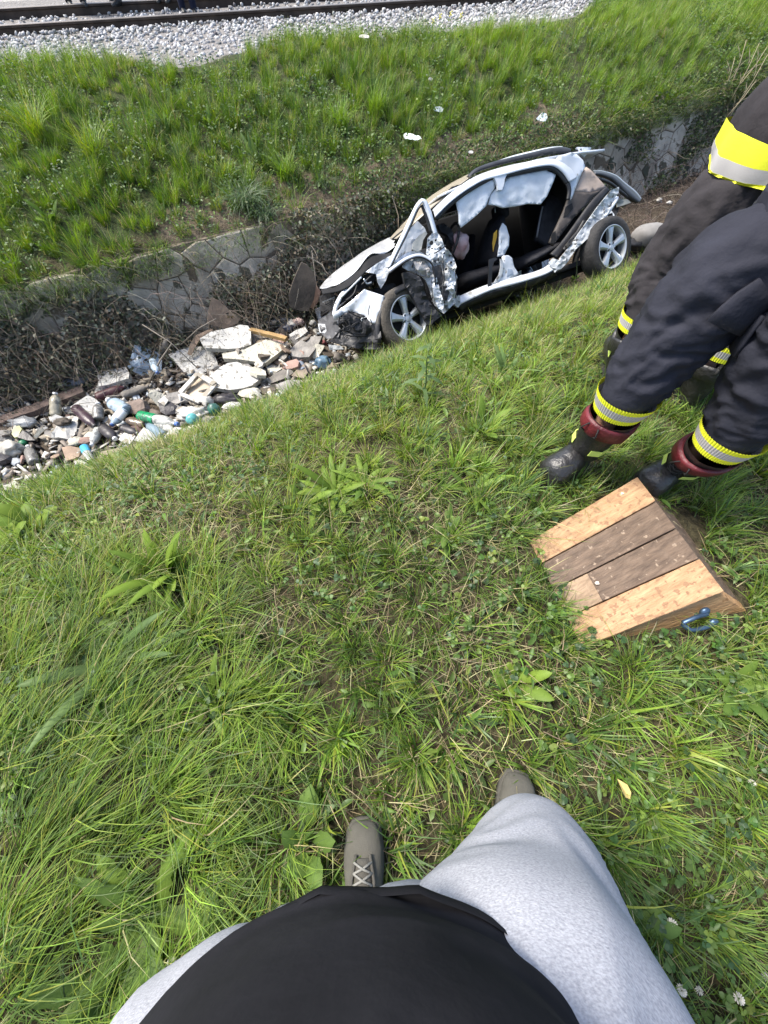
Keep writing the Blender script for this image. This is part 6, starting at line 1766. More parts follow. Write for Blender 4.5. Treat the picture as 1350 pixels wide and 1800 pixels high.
# -- boards
slab('brown_panel', [(372, 523), (384, 528), (400, 542), (412, 552), (423, 560), (418, 568), (404, 575), (392, 577), (378, 573), (364, 569), (366, 548)], .16, .02, BROWNB, 'brown triangular board standing against the brambles', 'board', 2.2, base=(392, 618))
c_ = tag(slab('bent_board', [(329, 622), (336, 602), (344, 590), (356, 584), (374, 578), (374, 583), (358, 590), (350, 598), (343, 610), (336, 624)], .26, .015, BROWNB, 'bent brown board leaning over the flat white slab', 'board', .8, None, .03, base=(336, 655)), None)
slab('dark_board', [(530, 461), (540, 466), (551, 479), (556, 500), (552, 525), (542, 547), (526, 546), (510, 540), (508, 528), (508, 517), (514, 498), (522, 478)], .22, .05, DARKB, 'tall dark board with mossy pale edge standing by the car nose', 'board', 3.0, None, .01, base=(528, 590))
for k, (q0, q1) in enumerate((((509, 518), (529, 462)), ((531, 461), (552, 480)))):
    pass
slab('reddish_panel', [(531, 519), (542, 508), (554, 498), (560, 506), (564, 513), (558, 532), (550, 544), (541, 534)], .24, .015, REDB, 'small reddish board leaning in front of the tall dark one', 'board', 2.2, None, .004, base=(550, 588))
plank('timber', (440, 580), (504, 596), .06, .045, .25, .24, TIMB, 'yellow brown timber lying across the white slabs', 'timber')
plank('grey_plank', (420, 567), (486, 567), .07, .03, .10, .12, GREYW, 'long weathered grey plank behind the slabs', 'plank')
plank('grey_plank', (404, 590), (404, 640), .06, .03, .05, .08, GREYW, 'short grey plank upright between the white slabs', 'plank')
slab('cardboard', [(174, 806), (178, 794), (206, 787), (240, 780), (246, 786), (236, 800), (210, 808), (182, 818)], .07, .02, CARDB, 'flat brown cardboard at the edge of the grass', 'cardboard')
slab('cardboard', [(108, 786), (124, 784), (141, 787), (139, 802), (128, 807), (117, 810)], .05, .02, BROWNB, 'dark square board left of the blue tipped bottle', 'board')
slab('curled_sheet', [(468, 668), (482, 658), (496, 650), (512, 648), (516, 654), (504, 664), (488, 670), (474, 674)], .10, .02, GREYW, 'curled brown sheet near the grass below the concrete slab', 'sheet', .4, None, .03)
slab('brown_panel', [(512, 660), (524, 646), (534, 640), (541, 655), (534, 665)], .09, .015, CARDB, 'small tan board wedged by the blue grey pipe', 'board', .4)
slab('dark_board', [(452, 688), (470, 672), (486, 670), (488, 684), (472, 694)], .04, .03, DARKB, 'dark wet board half under the grass edge', 'board')
slab('stone_plate', [(484, 676), (505, 668), (530, 668), (540, 678), (520, 690), (495, 692)], .05, .05, CONC, 'flat grey stone at the grass edge below the curled sheet', 'stone')
# -- broken white plastic frame of a chair
fr = empty('broken_chair_frame', dz(346, 684, .10)); tag(fr, 'broken white plastic chair frame under the oval slab', 'chair frame')
fl_ = lambda u, v, h: dz(u, v, h) - fr.location
for (p, q, r0) in (((316, 692, .10), (348, 657, .18), .028), ((348, 657, .18), (378, 676, .17), .03), ((378, 676, .16), (352, 707, .10), .030), ((352, 707, .10), (316, 692, .10), .024), ((336, 668, .16), (326, 690, .05), .02)):
    a, b = fl_(*p), fl_(*q); L = (b - a).length; bm = bmesh.new(); bm_box(bm, (r0 * 2.2, r0 * 1.1, L), Matrix.Translation((0, 0, L / 2)), r0 * .3)
    bmesh.ops.transform(bm, matrix=frame_from(a, b - a), verts=bm.verts); bm_obj('frame_bar', bm, WHITEP, fr)
V = [fl_(326, 690, .07), fl_(350, 664, .10), fl_(372, 678, .10), fl_(352, 704, .06)]
mesh_obj('seat_panel', *slab_mesh(V, [(0, 1, 2, 3)], (0, 0, -.01)), mat('tan_plastic', (.45, .37, .27), .6, var=.2), fr)
# -- plastic sheets and bags
slab('plastic_sheet', [(236, 606), (248, 608), (262, 613), (279, 620), (285, 634), (284, 653), (270, 661), (253, 662), (238, 655), (224, 645), (231, 626)], .12, .015, BLUEP, 'pale blue plastic sheet at the foot of the brambles', 'plastic sheet', 1.0, None, .05, 7, base=(255, 664))
bottle((268, 634), (277, 656), .045, .26, PETB, CAPB, 'blue clear bottle lying on the pale blue sheet')
lump('plastic_bag', 345, 730, .08, (.20, .11, .08), WHITEP, 'crumpled white plastic bag with teal ball at the grass edge', 'bag', .55, 6, 4)
lump('teal_ball', 338, 737, .17, (.065, .065, .06), TEAL, 'teal ball on the crumpled white bag', 'ball', .12)
lump('blue_green_ball', 376, 719, .12, (.075, .065, .06), mat('blue_green', (.09, .17, .20), .4, var=.6, scale=5, col2=(.03, .16, .10)), 'dark blue and green ball right of the white bag', 'ball', .15)
lump('plastic_cup', 366, 707, .12, (.06, .06, .07), WHITEP, 'small white lump above the blue and green ball', 'lump', .25)
slab('black_sack', [(277, 706), (290, 702), (300, 706), (312, 714), (322, 721), (308, 727), (292, 730), (282, 724)], .10, .05, DARKP, 'black plastic sack behind the green bottle', 'sack', .3, None, .03)
slab('white_scrap', [(277, 705), (288, 695), (296, 703), (289, 713)], .16, .015, WHITEP, 'square white scrap on the black sack', 'scrap', .3)
lump('black_sack', 398, 703, .08, (.16, .08, .06), DARKP, 'dark grey sack between the oval slab and the grass', 'sack', .4, 5)
lump('stone_chunk', 244, 716, .06, (.14, .10, .08), BROWNSTONE, 'big brown stone above the green bottle', 'stone', .25, 3)
lump('stone_chunk', 310, 703, .06, (.15, .09, .06), CONC, 'grey rubble lump beside the square white scrap', 'stone', .35, 4)
lump('stone_chunk', 448, 660, .10, (.10, .07, .06), CARDB, 'tan stone at the right end of the oval slab', 'stone', .3, 4)
lump('stone_chunk', 410, 714, .06, (.10, .06, .05), FOAM, 'white pitted stone at the edge of the grass', 'stone', .3, 4)
lump('stone_chunk', 440, 690, .05, (.12, .07, .05), FOAM2, 'pale stone right of the dark grey sack', 'stone', .3, 4)
# -- bottles and pipes
bottle((247, 731), (314, 746), .062, .13, PETC, CAPB, 'long bottle with a bright green half and a grey half', band=(.0, .40, PETGR))
bottle((107, 678), (161, 666), .065, .09, mat('slate_tube', (.16, .17, .20), .5, var=.3), MAROON, 'slate grey tube lying at the foot of the brambles', 'tube', band=(.0, .1, YELP))
bottle((98, 731), (97, 690), .062, .07, PETBE, CAPW, 'beige bottle standing alone left of the foam sheet', h1=.20)
bottle((173, 738), (172, 708), .06, .08, PETG, CAPW, 'grey crumpled bottle beside the thin foam sheet', h1=.14)
bottle((222, 722), (190, 703), .085, .10, PETB, CAPW, 'pale blue jug with white cap above the white label bottle', 'jug', squash=.7)
bottle((218, 721), (196, 748), .055, .12, PETB, CAPB, 'bottle with a white label band lying against the blue jug', band=(.12, .62, CAPW))
bottle((133, 717), (168, 750), .058, .10, PURP, DARKP, 'dark purple bottle on the thin foam sheet')
bottle((174, 754), (161, 783), .05, .07, PETC, CAPW, 'clear ribbed bottle below the crushed dark one')
bottle((160, 812), (147, 784), .042, .06, PETC, CYAN, 'small bottle with bright blue top near the grass', band=(.55, .92, CYAN))
bottle((60, 814), (49, 784), .055, .06, PETG, CAPW, 'grey bottle in the far left corner of the rubbish')
bottle((256, 747), (218, 737), .055, .09, PETBR, PETBR, 'brown bottle left of the green one')
bottle((288, 767), (256, 744), .055, .09, mat('blue_grey_pet', (.17, .23, .27), .3, var=.2), PETB, 'blue grey bottle below the brown one')
bottle((276, 746), (308, 757), .05, .10, PETC, CAPW, 'clear dusty bottle right of the blue grey one')
bottle((215, 696), (262, 679), .05, .07, GREYW, GREYW, 'dark grey tube behind the brown stone', 'tube')
bottle((170, 699), (222, 679), .06, .07, MAROON, DARKP, 'maroon tube under the white foam block', 'tube')
bottle((281, 621), (296, 596), .05, .12, GREYW, GREYW, 'grey wooden log stub leaning above the blue sheet', 'log', h1=.30, squash=1)
bottle((181, 752), (203, 772), .06, .08, DARKP, CAPW, 'crushed black bottle with pale cap')
bottle((215, 752), (243, 762), .045, .08, DARKP, PETC, 'short dark bottle above the small foam lump')
bottle((534, 652), (524, 634), .05, .08, mat('blue_grey_pipe', (.20, .23, .28), .5, var=.2), DARKP, 'blue grey pipe stub below the concrete slab', 'pipe')
plank('white_stick', (491, 633), (507, 645), .022, .022, .12, .10, WHITEP, 'thin white stick with a knob below the cream slab', 'stick')
lump('stone_chunk', 499, 627, .07, (.06, .09, .05), CONC, 'narrow grey stone left of the concrete slab', 'stone', .3)
# -- things scattered before the car's nose
lump('foam_cup', 550, 568, .10, (.05, .045, .045), WHITEP, 'white box shaped scrap just left of the number plate', 'scrap', .2)
lump('scrap_ring', 525, 566, .12, (.07, .05, .05), mat('pinkish', (.45, .33, .30), .6, var=.4, scale=12), 'pinkish crumpled scrap below the reddish board', 'scrap', .5, 7)
slab('white_carton', [(508, 588), (520, 580), (536, 574), (541, 582), (528, 592), (514, 599)], .14, .05, WHITEP, 'pale carton lying above the concrete slab', 'carton', .3)
lump('plastic_scrap', 512, 572, .08, (.06, .10, .05), mat('pale_scrap', (.50, .48, .44), .6, var=.4), 'pale crumpled plastic left of the pinkish scrap', 'scrap', .5, 7)
lump('plastic_scrap', 492, 566, .06, (.14, .07, .06), mat('grey_bag', (.17, .18, .19), .5, var=.4), 'grey crumpled bag at the end of the long grey plank', 'bag', .5, 6)
lump('plastic_scrap', 505, 578, .08, (.10, .06, .05), mat('navy_bag', (.035, .04, .06), .4, var=.4), 'dark blue bag above the pale carton', 'bag', .5, 6)
lump('plastic_scrap', 478, 550, .06, (.04, .03, .03), TEAL, 'tiny teal scrap at the foot of the tall dark board', 'scrap', .3)
lump('blue_container', 568, 637, .10, (.10, .08, .07), mat('steel_blue', (.10, .17, .24), .4, var=.4, scale=9), 'steel blue crumpled container at the edge of the grass', 'container', .4, 6)
lump('plastic_scrap', 582, 646, .06, (.08, .06, .05), CARDB, 'tan crumpled scrap right of the steel blue container', 'scrap', .4, 6)
lump('plastic_scrap', 590, 628, .06, (.14, .07, .05), GREYW, 'greyish wad under the front bumper', 'scrap', .4, 6)
lump('stone_chunk', 530, 548, .08, (.06, .05, .08), CONC, 'small pale stone at the foot of the dark board', 'stone', .3)
lump('red_cloth', 568, 606, .06, (.06, .04, .06), mat('dull_red', (.20, .06, .06), .8, var=.4), 'dull red scrap between the concrete slab and the bumper', 'scrap', .4, 6)
lump('green_scrap', 561, 541, .22, (.03, .03, .05), GREENP, 'green plastic scrap against the grille', 'scrap', .3)
# -- far left corner
slab('yellow_carton', [(20, 762), (26, 750), (34, 748), (38, 754), (31, 767), (25, 769)], .10, .05, YELP, 'small yellowish carton on the dark crate', 'carton', .3)
slab('dark_crate', [(29, 768), (40, 756), (52, 764), (62, 774), (48, 774)], .08, .07, DARKP, 'black broken crate beside the yellowish carton', 'crate', .3)
lump('plastic_sheet', 40, 743, .06, (.16, .07, .05), mat('grey_sheet', (.25, .26, .27), .4, var=.3), 'grey plastic sheet at the far left of the rubbish', 'plastic sheet', .4, 6)
lump('green_lump', 40, 779, .05, (.045, .04, .035), GREENP, 'dark green lump left of the crushed white carton', 'cap', .2)
lump('crumpled_bag', 18, 790, .08, (.12, .09, .08), mat('dirty_white_bag', (.40, .38, .33), .6, var=.4, scale=9), 'dirty white crumpled bag at the left picture edge', 'bag', .5, 7)
lump('stone_chunk', 6, 768, .05, (.12, .08, .06), CONC, 'grey stone at the left edge above the dirty bag', 'stone', .3)
lump('stone_chunk', 30, 811, .05, (.07, .05, .04), mat('bluish_stone', (.30, .32, .34), .7, var=.3), 'pale bluish stone below the dirty bag', 'stone', .2)
lump('stone_chunk', 4, 806, .05, (.12, .08, .08), DARKP, 'black lump at the left edge below the dirty bag', 'lump', .35)
lump('white_scrap', 146, 815, .04, (.08, .04, .03), WHITEP, 'white crumpled scrap under the blue topped bottle', 'scrap', .5, 7)
lump('white_scrap', 133, 776, .05, (.08, .06, .03), FOAM2, 'cream scrap right of the crushed white carton', 'scrap', .5, 7)
lump('stone_chunk', 152, 776, .05, (.08, .06, .05), REDB, 'reddish stone beside the clear ribbed bottle', 'stone', .3)
plank('rotten_log', (0, 745), (150, 688), .13, .10, .03, .05, mat('rotten_wood', (.16, .115, .095), .95, var=.35, scale=9, bump=.6), 'rotten brown trunk lying along the foot of the brambles', 'trunk')
# behind the car
lump('grey_rock', 1143, 414, .22, (.30, .17, .16), mat('smooth_grey', (.22, .21, .20), .8, var=.2), 'rounded grey piece behind the rear wheel', 'rock', .18, 2)
lump('torn_lining', 1118, 430, .14, (.30, .10, .08), PLAST, 'black torn lining in front of the grey rounded piece', 'lining', .4, 4)
lump('white_scrap', 1203, 386, .10, (.11, .08, .06), FOAM, 'white lump in the brown brush behind the car', 'scrap', .4, 6)
lump('white_scrap', 1158, 353, .08, (.05, .04, .04), WHITEP, 'small white scrap near the wall behind the car', 'scrap', .4, 6)
lump('white_scrap', 1176, 357, .08, (.05, .03, .03), WHITEP, 'thin white scrap right of the small one by the wall', 'scrap', .4, 6)
lump('white_scrap', 1206, 305, .05, (.05, .05, .05), WHITEP, 'white scrap at the foot of the exposed wall', 'scrap', .4, 6)
# -- the small stuff between: stones, earth, crumbs of plastic
def rub_pts(n, gg, s0, s1, q0, q1):
    s = gg.uniform(s0, s1, n); q = gg.uniform(q0, q1, n); x, y = from_ns(q, s)
    return np.stack([x, y, height(x, y) + .01], 1)
gr_ = np.random.default_rng(77)
P = rub_pts(4200, gr_, -4.2, 1.9, 3.35, 5.15)
P = P[in_view(P, 150, 60)]; n = len(P)
pal = np.array([(.16, .13, .105), (.26, .24, .21), (.07, .06, .05), (.55, .54, .50), (.34, .31, .26), (.12, .16, .18), (.19, .09, .075), (.09, .10, .045)])
cc = pal[gr_.choice(8, n, p=[.27, .2, .19, .12, .1, .04, .03, .05])] * gr_.uniform(.75, 1.25, n)[:, None]
tag(scatter_rocks('rubble', P, np.minimum(gr_.gamma(2.0, .009, n) + .005, .05), vcol_mat('rubble_mix', .8, .3), cc, sub=1, seed=9, flat=.55), kind='stuff')
def box_crumbs(name, P, sizes, cols, gg):
    Vs, Fs, Cs = [], [], []; off = 0
    base = np.array([(x, y, z) for x in (-.5, .5) for y in (-.5, .5) for z in (-.5, .5)])
    Fb_ = np.array([(0, 1, 3, 2), (4, 6, 7, 5), (0, 4, 5, 1), (2, 3, 7, 6), (0, 2, 6, 4), (1, 5, 7, 3)])
    for p, s, c in zip(P, sizes, cols):
        R = Matrix.Rotation(gg.uniform(0, 6.28), 3, 'Z') @ Matrix.Rotation(gg.normal(0, .45), 3, 'X') @ Matrix.Rotation(gg.normal(0, .45), 3, 'Y')
        W = (base * (1 + gg.uniform(-.25, .25, (8, 3)))) * s
        Vs.append(W @ np.array(R).T + p + np.array([0, 0, .02])); Fs.append(Fb_ + off); off += 8; Cs.append(np.repeat(c[None], 8, 0))
    return tris_mesh(name, np.concatenate(Vs), np.concatenate(Fs), vcol_mat(name, .7, .2), np.concatenate(Cs))
P = rub_pts(1700, gr_, -4.2, 1.9, 3.4, 5.1); P = P[in_view(P, 150, 60)]; n = len(P)
sz = np.stack([gr_.gamma(2.2, .03, n) + .02, gr_.gamma(2.2, .018, n) + .012, gr_.uniform(.003, .025, n)], 1)
pal = np.array([(.46, .44, .40), (.30, .26, .20), (.10, .08, .065), (.40, .44, .48), (.20, .17, .14), (.05, .045, .045)])
cc = pal[gr_.choice(6, n, p=[.34, .2, .16, .06, .16, .08])] * gr_.uniform(.8, 1.2, n)[:, None]
tag(box_crumbs('litter_crumbs', P, sz, cc, gr_), kind='stuff')
# -- broken pieces heaped up towards the car, too alike to tell apart
rp = random.Random(19)
def broken_piece(u, v, h, size, m, i):
    c = dz(u, v, h); n = rp.randint(5, 7)
    poly = [(math.cos(2 * math.pi * k / n + rp.uniform(-.3, .3)) * size * rp.uniform(.6, 1.15), math.sin(2 * math.pi * k / n + rp.uniform(-.3, .3)) * size * rp.uniform(.45, .9)) for k in range(n)]
    vv, ff = cdt_sheet(poly, size * .35, .3, i)
    V = [Vector((q.x, q.y, .06 * size * mnoise.noise(Vector((q.x * 30, q.y * 30, i))))) for q in vv]
    V, F_ = slab_mesh(V, ff, (0, 0, -size * rp.uniform(.12, .4)))
    o = mesh_obj('broken_piece', V, F_, m, None, False, c); o.rotation_euler = (rp.uniform(-.8, .5), rp.uniform(-.6, .6), rp.uniform(0, 6.28))
    return tag(o, 'small broken piece among the rubbish in the ditch', 'rubble', 'broken pieces among the ditch rubbish')
for i in range(64):
    t = rp.random()
    if i < 40: u = 400 + 190 * t; v = 640 - 50 * t + rp.uniform(-42, 34); h = rp.uniform(.03, .16)
    else: u = 20 + 380 * t; v = 775 - 90 * t + rp.uniform(-40, 45); h = rp.uniform(.03, .10)
    m_, w_ = rp.choice([(CONC, 'grey concrete'), (CONC, 'grey concrete'), (CARDB, 'tan'), (BROWNB, 'brown'), (FOAM2, 'cream'), (WHITEP, 'dirty white'), (GREYW, 'grey brown'), (DARKB, 'dark wet'), (REDB, 'reddish')])
    o = broken_piece(u, v, h, rp.uniform(.08, .19) if i < 28 else rp.uniform(.05, .13), m_, i)
    wh = ('against the nose of the car' if u > 520 else 'beside the white slabs') if i < 40 else ('among the bottles' if u > 200 else 'at the left end of the rubbish')
    o['label'] = 'small %s broken piece %s' % (w_, wh)
# -- litter on the far bank
def scrap_on(u, v, w, h, m, label, up=.03, seed=1):
    p = Vector(hit(u, v)) + Vector((0, 0, up + .10)); r = random.Random(seed)
    poly = [(math.cos(a) * w * r.uniform(.6, 1), math.sin(a) * h * r.uniform(.6, 1)) for a in np.linspace(0, 5.5, 8)]
    vv, ff = cdt_sheet(poly, min(w, h) * .6, .3, seed)
    V = [Vector((q.x, q.y * .75, q.y * .6 + .25 * h * mnoise.noise(Vector((q.x * 20, q.y * 20, seed))))) for q in vv]
    V, F_ = slab_mesh(V, ff, (0, 0, -.004))
    o = mesh_obj('paper_scrap', V, F_, m, None, False, p); tag(o, label, 'litter'); return o
CAN = mat('pale_wrap', (.55, .60, .60), .4, var=.25, scale=12)
scrap_on(641, 86, .13, .035, WHITEP, 'long white scrap in the grass below the rails', seed=3).rotation_euler = (0, 0, -.5)
scrap_on(770, 214, .09, .05, CAN, 'pale crumpled wrapper on the bank above the car roof', seed=4)
scrap_on(948, 228, .09, .075, CAN, 'round bluish wrapper on the bank above the tail of the car', seed=5)
scrap_on(722, 262, .17, .05, CAN, 'long grey white plastic strip on the bank above the windscreen', seed=6).rotation_euler = (0, 0, -.45)
scrap_on(755, 161, .05, .03, WHITEP, 'tiny white scrap on the upper bank', seed=7)
scrap_on(825, 288, .05, .03, WHITEP, 'tiny white scrap on the bare earth behind the car roof', seed=8)
scrap_on(900, 46, .07, .04, WHITEP, 'white scrap at the edge of the ballast', seed=9)
# ---------------------------------------------------------------- single plants that stand out
PLANTLEAF = leaf_mat('plant_leaf', .3, .012, .5)
def plant(name, u, v, nl, L, W, pal, erect, label, cat, seed, group=None, shape='lance', dz_=0.0, spread=1.0, notch=0.0, droop=.5, at=None):
    r = random.Random(seed); p = (Vector(hit(u, v)) if at is None else Vector(at)) + Vector((0, 0, .015))
    if name in ('plantain', 'dandelion'): W *= 1.45; L *= 1.08; nl = int(nl * 1.2)
    e = empty(name, p); tag(e, label, cat, group)
    for k in range(nl):
        a = 2 * math.pi * (k + r.uniform(-.9, .9)) / nl * spread + seed
        l = L * r.uniform(.45, 1.1); w = W * r.uniform(.7, 1.1); th = erect + r.uniform(-.35, .45)
        H = Vector((math.cos(a), math.sin(a), 0)); S_ = Vector((-H.y, H.x, 0)); n = 9
        pos = Vector((H.x * .01 + r.uniform(-.02, .02) * L * 5, H.y * .01 + r.uniform(-.02, .02) * L * 5, 0)); V, F_ = [], []
        for i in range(n + 1):
            t = i / n; an = th + droop * t * t * 1.6
            d = H * math.sin(an) + Vector((0, 0, math.cos(an)))
            if shape == 'lance': ww = w * (.18 + .82 * math.sin(math.pi * min(1, .08 + t * .92)) ** .8) * (1 if t < .98 else .05)
            elif shape == 'paddle': ww = w * (.14 + .9 * max(0, math.sin(math.pi * min(1, max(0, t - .18) / .82)))) * (1 if t < .98 else .1)
            else: ww = w * (1 - t ** 2) + .0006
            if notch: ww *= 1 - notch * (.5 + .5 * math.cos(i * math.pi * 1.0)) * (1 if 0 < i < n else 0)
            up = S_.cross(d)
            tw = .25 * math.sin(3 * t + k)
            V += [pos - S_ * ww * .5 + up * (ww * .16 + tw * ww * .3), pos + up * 0, pos + S_ * ww * .5 + up * (ww * .16 - tw * ww * .3)]
            pos = pos + d * (l / n)
        for i in range(n):
            F_ += [(i * 3, i * 3 + 1, i * 3 + 4, i * 3 + 3), (i * 3 + 1, i * 3 + 2, i * 3 + 5, i * 3 + 4)]
        c = np.array(r.choice(pal)) * r.uniform(.85, 1.15)
        o = mesh_obj('leaf', V, F_, PLANTLEAF, e, True)
        at_ = o.data.color_attributes.new('Col', 'FLOAT_COLOR', 'POINT')
        rgba = np.ones((len(V), 4), np.float32); rgba[:, :3] = c; rgba[1::3, :3] *= 1.18
        at_.data.foreach_set('color', rgba.ravel())
    return e
PL = [(.11, .175, .03), (.14, .21, .035), (.09, .15, .03)]; PD = [(.075, .13, .03), (.10, .16, .035)]; PY = [(.16, .235, .035), (.13, .20, .032)]; PB = [(.095, .155, .05), (.12, .18, .06)]
plant('plantain', 300, 1012, 15, .21, .030, PY, .55, 'bright green plantain with long pointed leaves on the left of the lawn', 'plant', 1)
plant('plantain', 255, 1045, 8, .15, .022, PL, .9, 'smaller plantain just below the bright one', 'plant', 2)
plant('plantain', 590, 868, 16, .19, .024, PY, .95, 'wide flat plantain in the middle of the lawn below the debris', 'plant', 3)
plant('plantain', 645, 850, 12, .17, .022, PL, 1.0, 'plantain right beside the wide flat one', 'plant', 4)
plant('plantain', 545, 890, 10, .15, .024, PL, .8, 'plantain left of the wide flat one with upright leaves', 'plant', 6)
plant('plantain', 830, 860, 12, .17, .018, PL, 1.1, 'flattened grassy plantain left of the black boot toe', 'plant', 7)
plant('plantain', 790, 940, 9, .12, .024, PD, 1.0, 'low plantain halfway between the boot and the lawn centre', 'plant', 8)
plant('plantain', 190, 1180, 12, .26, .026, PB, 1.15, 'bluish plantain with leaves pressed flat on the left', 'plant', 9)
plant('plantain', 370, 1220, 12, .20, .018, PY, 1.2, 'yellow green flattened tuft left of the lawn centre', 'plant', 10)
plant('dandelion', 275, 1600, 9, .22, .042, PL, 1.15, 'dandelion with long toothed pale leaves beside the shirt', 'plant', 11, notch=.28)
plant('dandelion', 540, 1490, 6, .13, .045, PD, .75, 'young dandelion with broad leaves left of the left shoe', 'plant', 12, shape='paddle', notch=.12)
plant('dandelion', 205, 1720, 7, .17, .040, PD, 1.1, 'dark dandelion near the bottom left corner', 'plant', 13, notch=.2)
plant('dock', 60, 935, 9, .16, .075, PY, .8, 'leafy bright dock plant at the left edge of the lawn', 'plant', 14, shape='paddle')
plant('dock', 20, 960, 8, .15, .07, PY, .7, 'second leafy dock plant cut by the left picture edge', 'plant', 15, shape='paddle')
plant('plantain', 905, 1200, 8, .10, .03, PY, .8, 'small bright plantain left of the wooden block corner', 'plant', 16)
plant('plantain', 1290, 1210, 10, .13, .03, PL, .8, 'leafy tuft right below the wooden block', 'plant', 17)
plant('plantain', 1110, 1640, 9, .17, .026, PD, 1.0, 'dark flat plantain right of the grey shorts', 'plant', 18)
plant('dock', 850, 762, 8, .16, .035, PL, .7, 'dock plant with raised leaves above the lawn centre', 'plant', 19, shape='paddle')
plant('thistle', 890, 660, 10, .20, .035, PB, .75, 'pale blue green thistle left of the striding boot', 'plant', 20, notch=.35)
plant('weed', 380, 745, 9, .15, .04, PL, .6, 'leafy weed on the rim of the bank above the cardboard', 'plant', 21, shape='paddle')
plant('weed', 945, 520, 10, .14, .05, PY, .55, 'low bright weed in front of the car sill', 'plant', 22, shape='paddle')
plant('weed', 1005, 495, 8, .12, .045, PL, .6, 'low weed in front of the rear wheel', 'plant', 23, shape='paddle')
# tall sow thistle on the rim
p = Vector(hit(742, 705)); sth = empty('sow_thistle', p); tag(sth, 'upright sow thistle with narrow leaves on the rim below the front wheel', 'plant')
tube('stem', [(0, 0, 0), (.01, .005, .12), (.0, .01, .26), (.012, .012, .36)], [.005, .0045, .003, .0015], mat('stem_green', (.12, .17, .05), .6), sth, 6)
rr = random.Random(5)
for k in range(13):
    z = .05 + .024 * k; a = k * 2.4; l = .15 * (1 - .045 * k)
    H = Vector((math.cos(a), math.sin(a), .35)); S_ = Vector((-math.sin(a), math.cos(a), 0))
    V = []
    for i in range(6):
        t = i / 5; ww = .011 * math.sin(math.pi * min(1, .1 + .9 * t)) * (1.2 if i % 2 else .7) + .001; q = Vector((0, 0, z)) + H * l * t - Vector((0, 0, .5 * l * t * t))
        V += [q - S_ * ww, q + S_ * ww]
    o = mesh_obj('leaf', V, [(2 * i, 2 * i + 1, 2 * i + 3, 2 * i + 2) for i in range(5)], LEAF, sth, True)
    at_ = o.data.color_attributes.new('Col', 'FLOAT_COLOR', 'POINT'); rgba = np.ones((12, 4), np.float32); rgba[:, :3] = rr.choice(PB); at_.data.foreach_set('color', rgba.ravel())
# tussocks and weeds on the far bank
def tussock(u, v, n, L, label, pal, seed, lean=.5, W=.008):
    gg = np.random.default_rng(seed); p = hit(u, v)
    P = np.tile(np.array([[0., 0, 0]]), (n, 1)); P[:, :2] += gg.normal(0, .05, (n, 2))
    a = gg.uniform(0, 6.28, n); l0 = np.abs(gg.normal(.25, .2, n)); l1 = l0 + np.abs(gg.normal(lean + .6, .4, n))
    o = blades('grass_tussock', P, a, l0, l1, L * gg.uniform(.55, 1.1, n), np.full(n, W) * gg.uniform(.7, 1.2, n), pick(gg, n, pal, np.ones(len(pal)), .15), 4, .4, g=gg)
    o.location = p; return tag(o, label, 'grass tuft')
BG = [(.075, .12, .055), (.11, .16, .08), (.16, .20, .12)]
tussock(436, 368, 260, .52, 'big blue green tussock hanging over the wall', BG, 31, 1.3)
tussock(470, 385, 120, .40, 'smaller blue green tussock at the wall edge right of the big one', BG, 32, 1.3)
tussock(600, 232, 200, .50, 'light green tall tussock in the middle of the bank', [LIME, FRESH], 33)
tussock(505, 315, 160, .38, 'round green tussock above the bare earth', [LIME, FRESH], 34)
tussock(395, 320, 140, .36, 'yellowish green tussock left of the big blue green one', [LIME, YELLOW, FRESH], 35)
tussock(660, 205, 160, .45, 'tall green tussock right of the light green one', [LIME, FRESH], 36)
tussock(175, 285, 200, .55, 'bright green upright tussock on the left of the bank', [LIME, YELLOW, FRESH], 37, .3)
tussock(75, 250, 200, .6, 'tall leaning tussock near the left edge of the bank', [LIME, FRESH, YELLOW], 38, .3)
tussock(570, 330, 90, .30, 'small tussock on the rim above the dark brambles', BG, 39, 1.2)
plant('dock', 452, 285, 10, .32, .055, [(.10, .15, .05), (.13, .18, .06)], .45, 'dock with upright spoon shaped leaves on the bank', 'plant', 41, shape='paddle', droop=.25)
plant('dock', 625, 142, 11, .34, .06, PL, .5, 'large leafy dock on the upper bank below the white scrap', 'plant', 42, shape='paddle', droop=.3)
plant('weed', 370, 232, 9, .25, .05, PL, .5, 'yellow green weed on the bank left of the spoon leaved dock', 'plant', 43, shape='paddle')
plant('weed', 295, 238, 8, .28, .05, PB, .5, 'grey green weed on the left part of the bank', 'plant', 44)
plant('weed', 212, 478, 8, .22, .07, PY, .6, 'lime green sprout on the wall top at the left', 'plant', 45, shape='paddle')
plant('weed', 95, 395, 9, .28, .07, PL, .6, 'leafy weed on the lower left of the bank', 'plant', 46, shape='paddle')
plant('weed', 790, 120, 9, .30, .07, PD, .6, 'dark leafy weed on the upper bank towards the gully', 'plant', 47, shape='paddle')
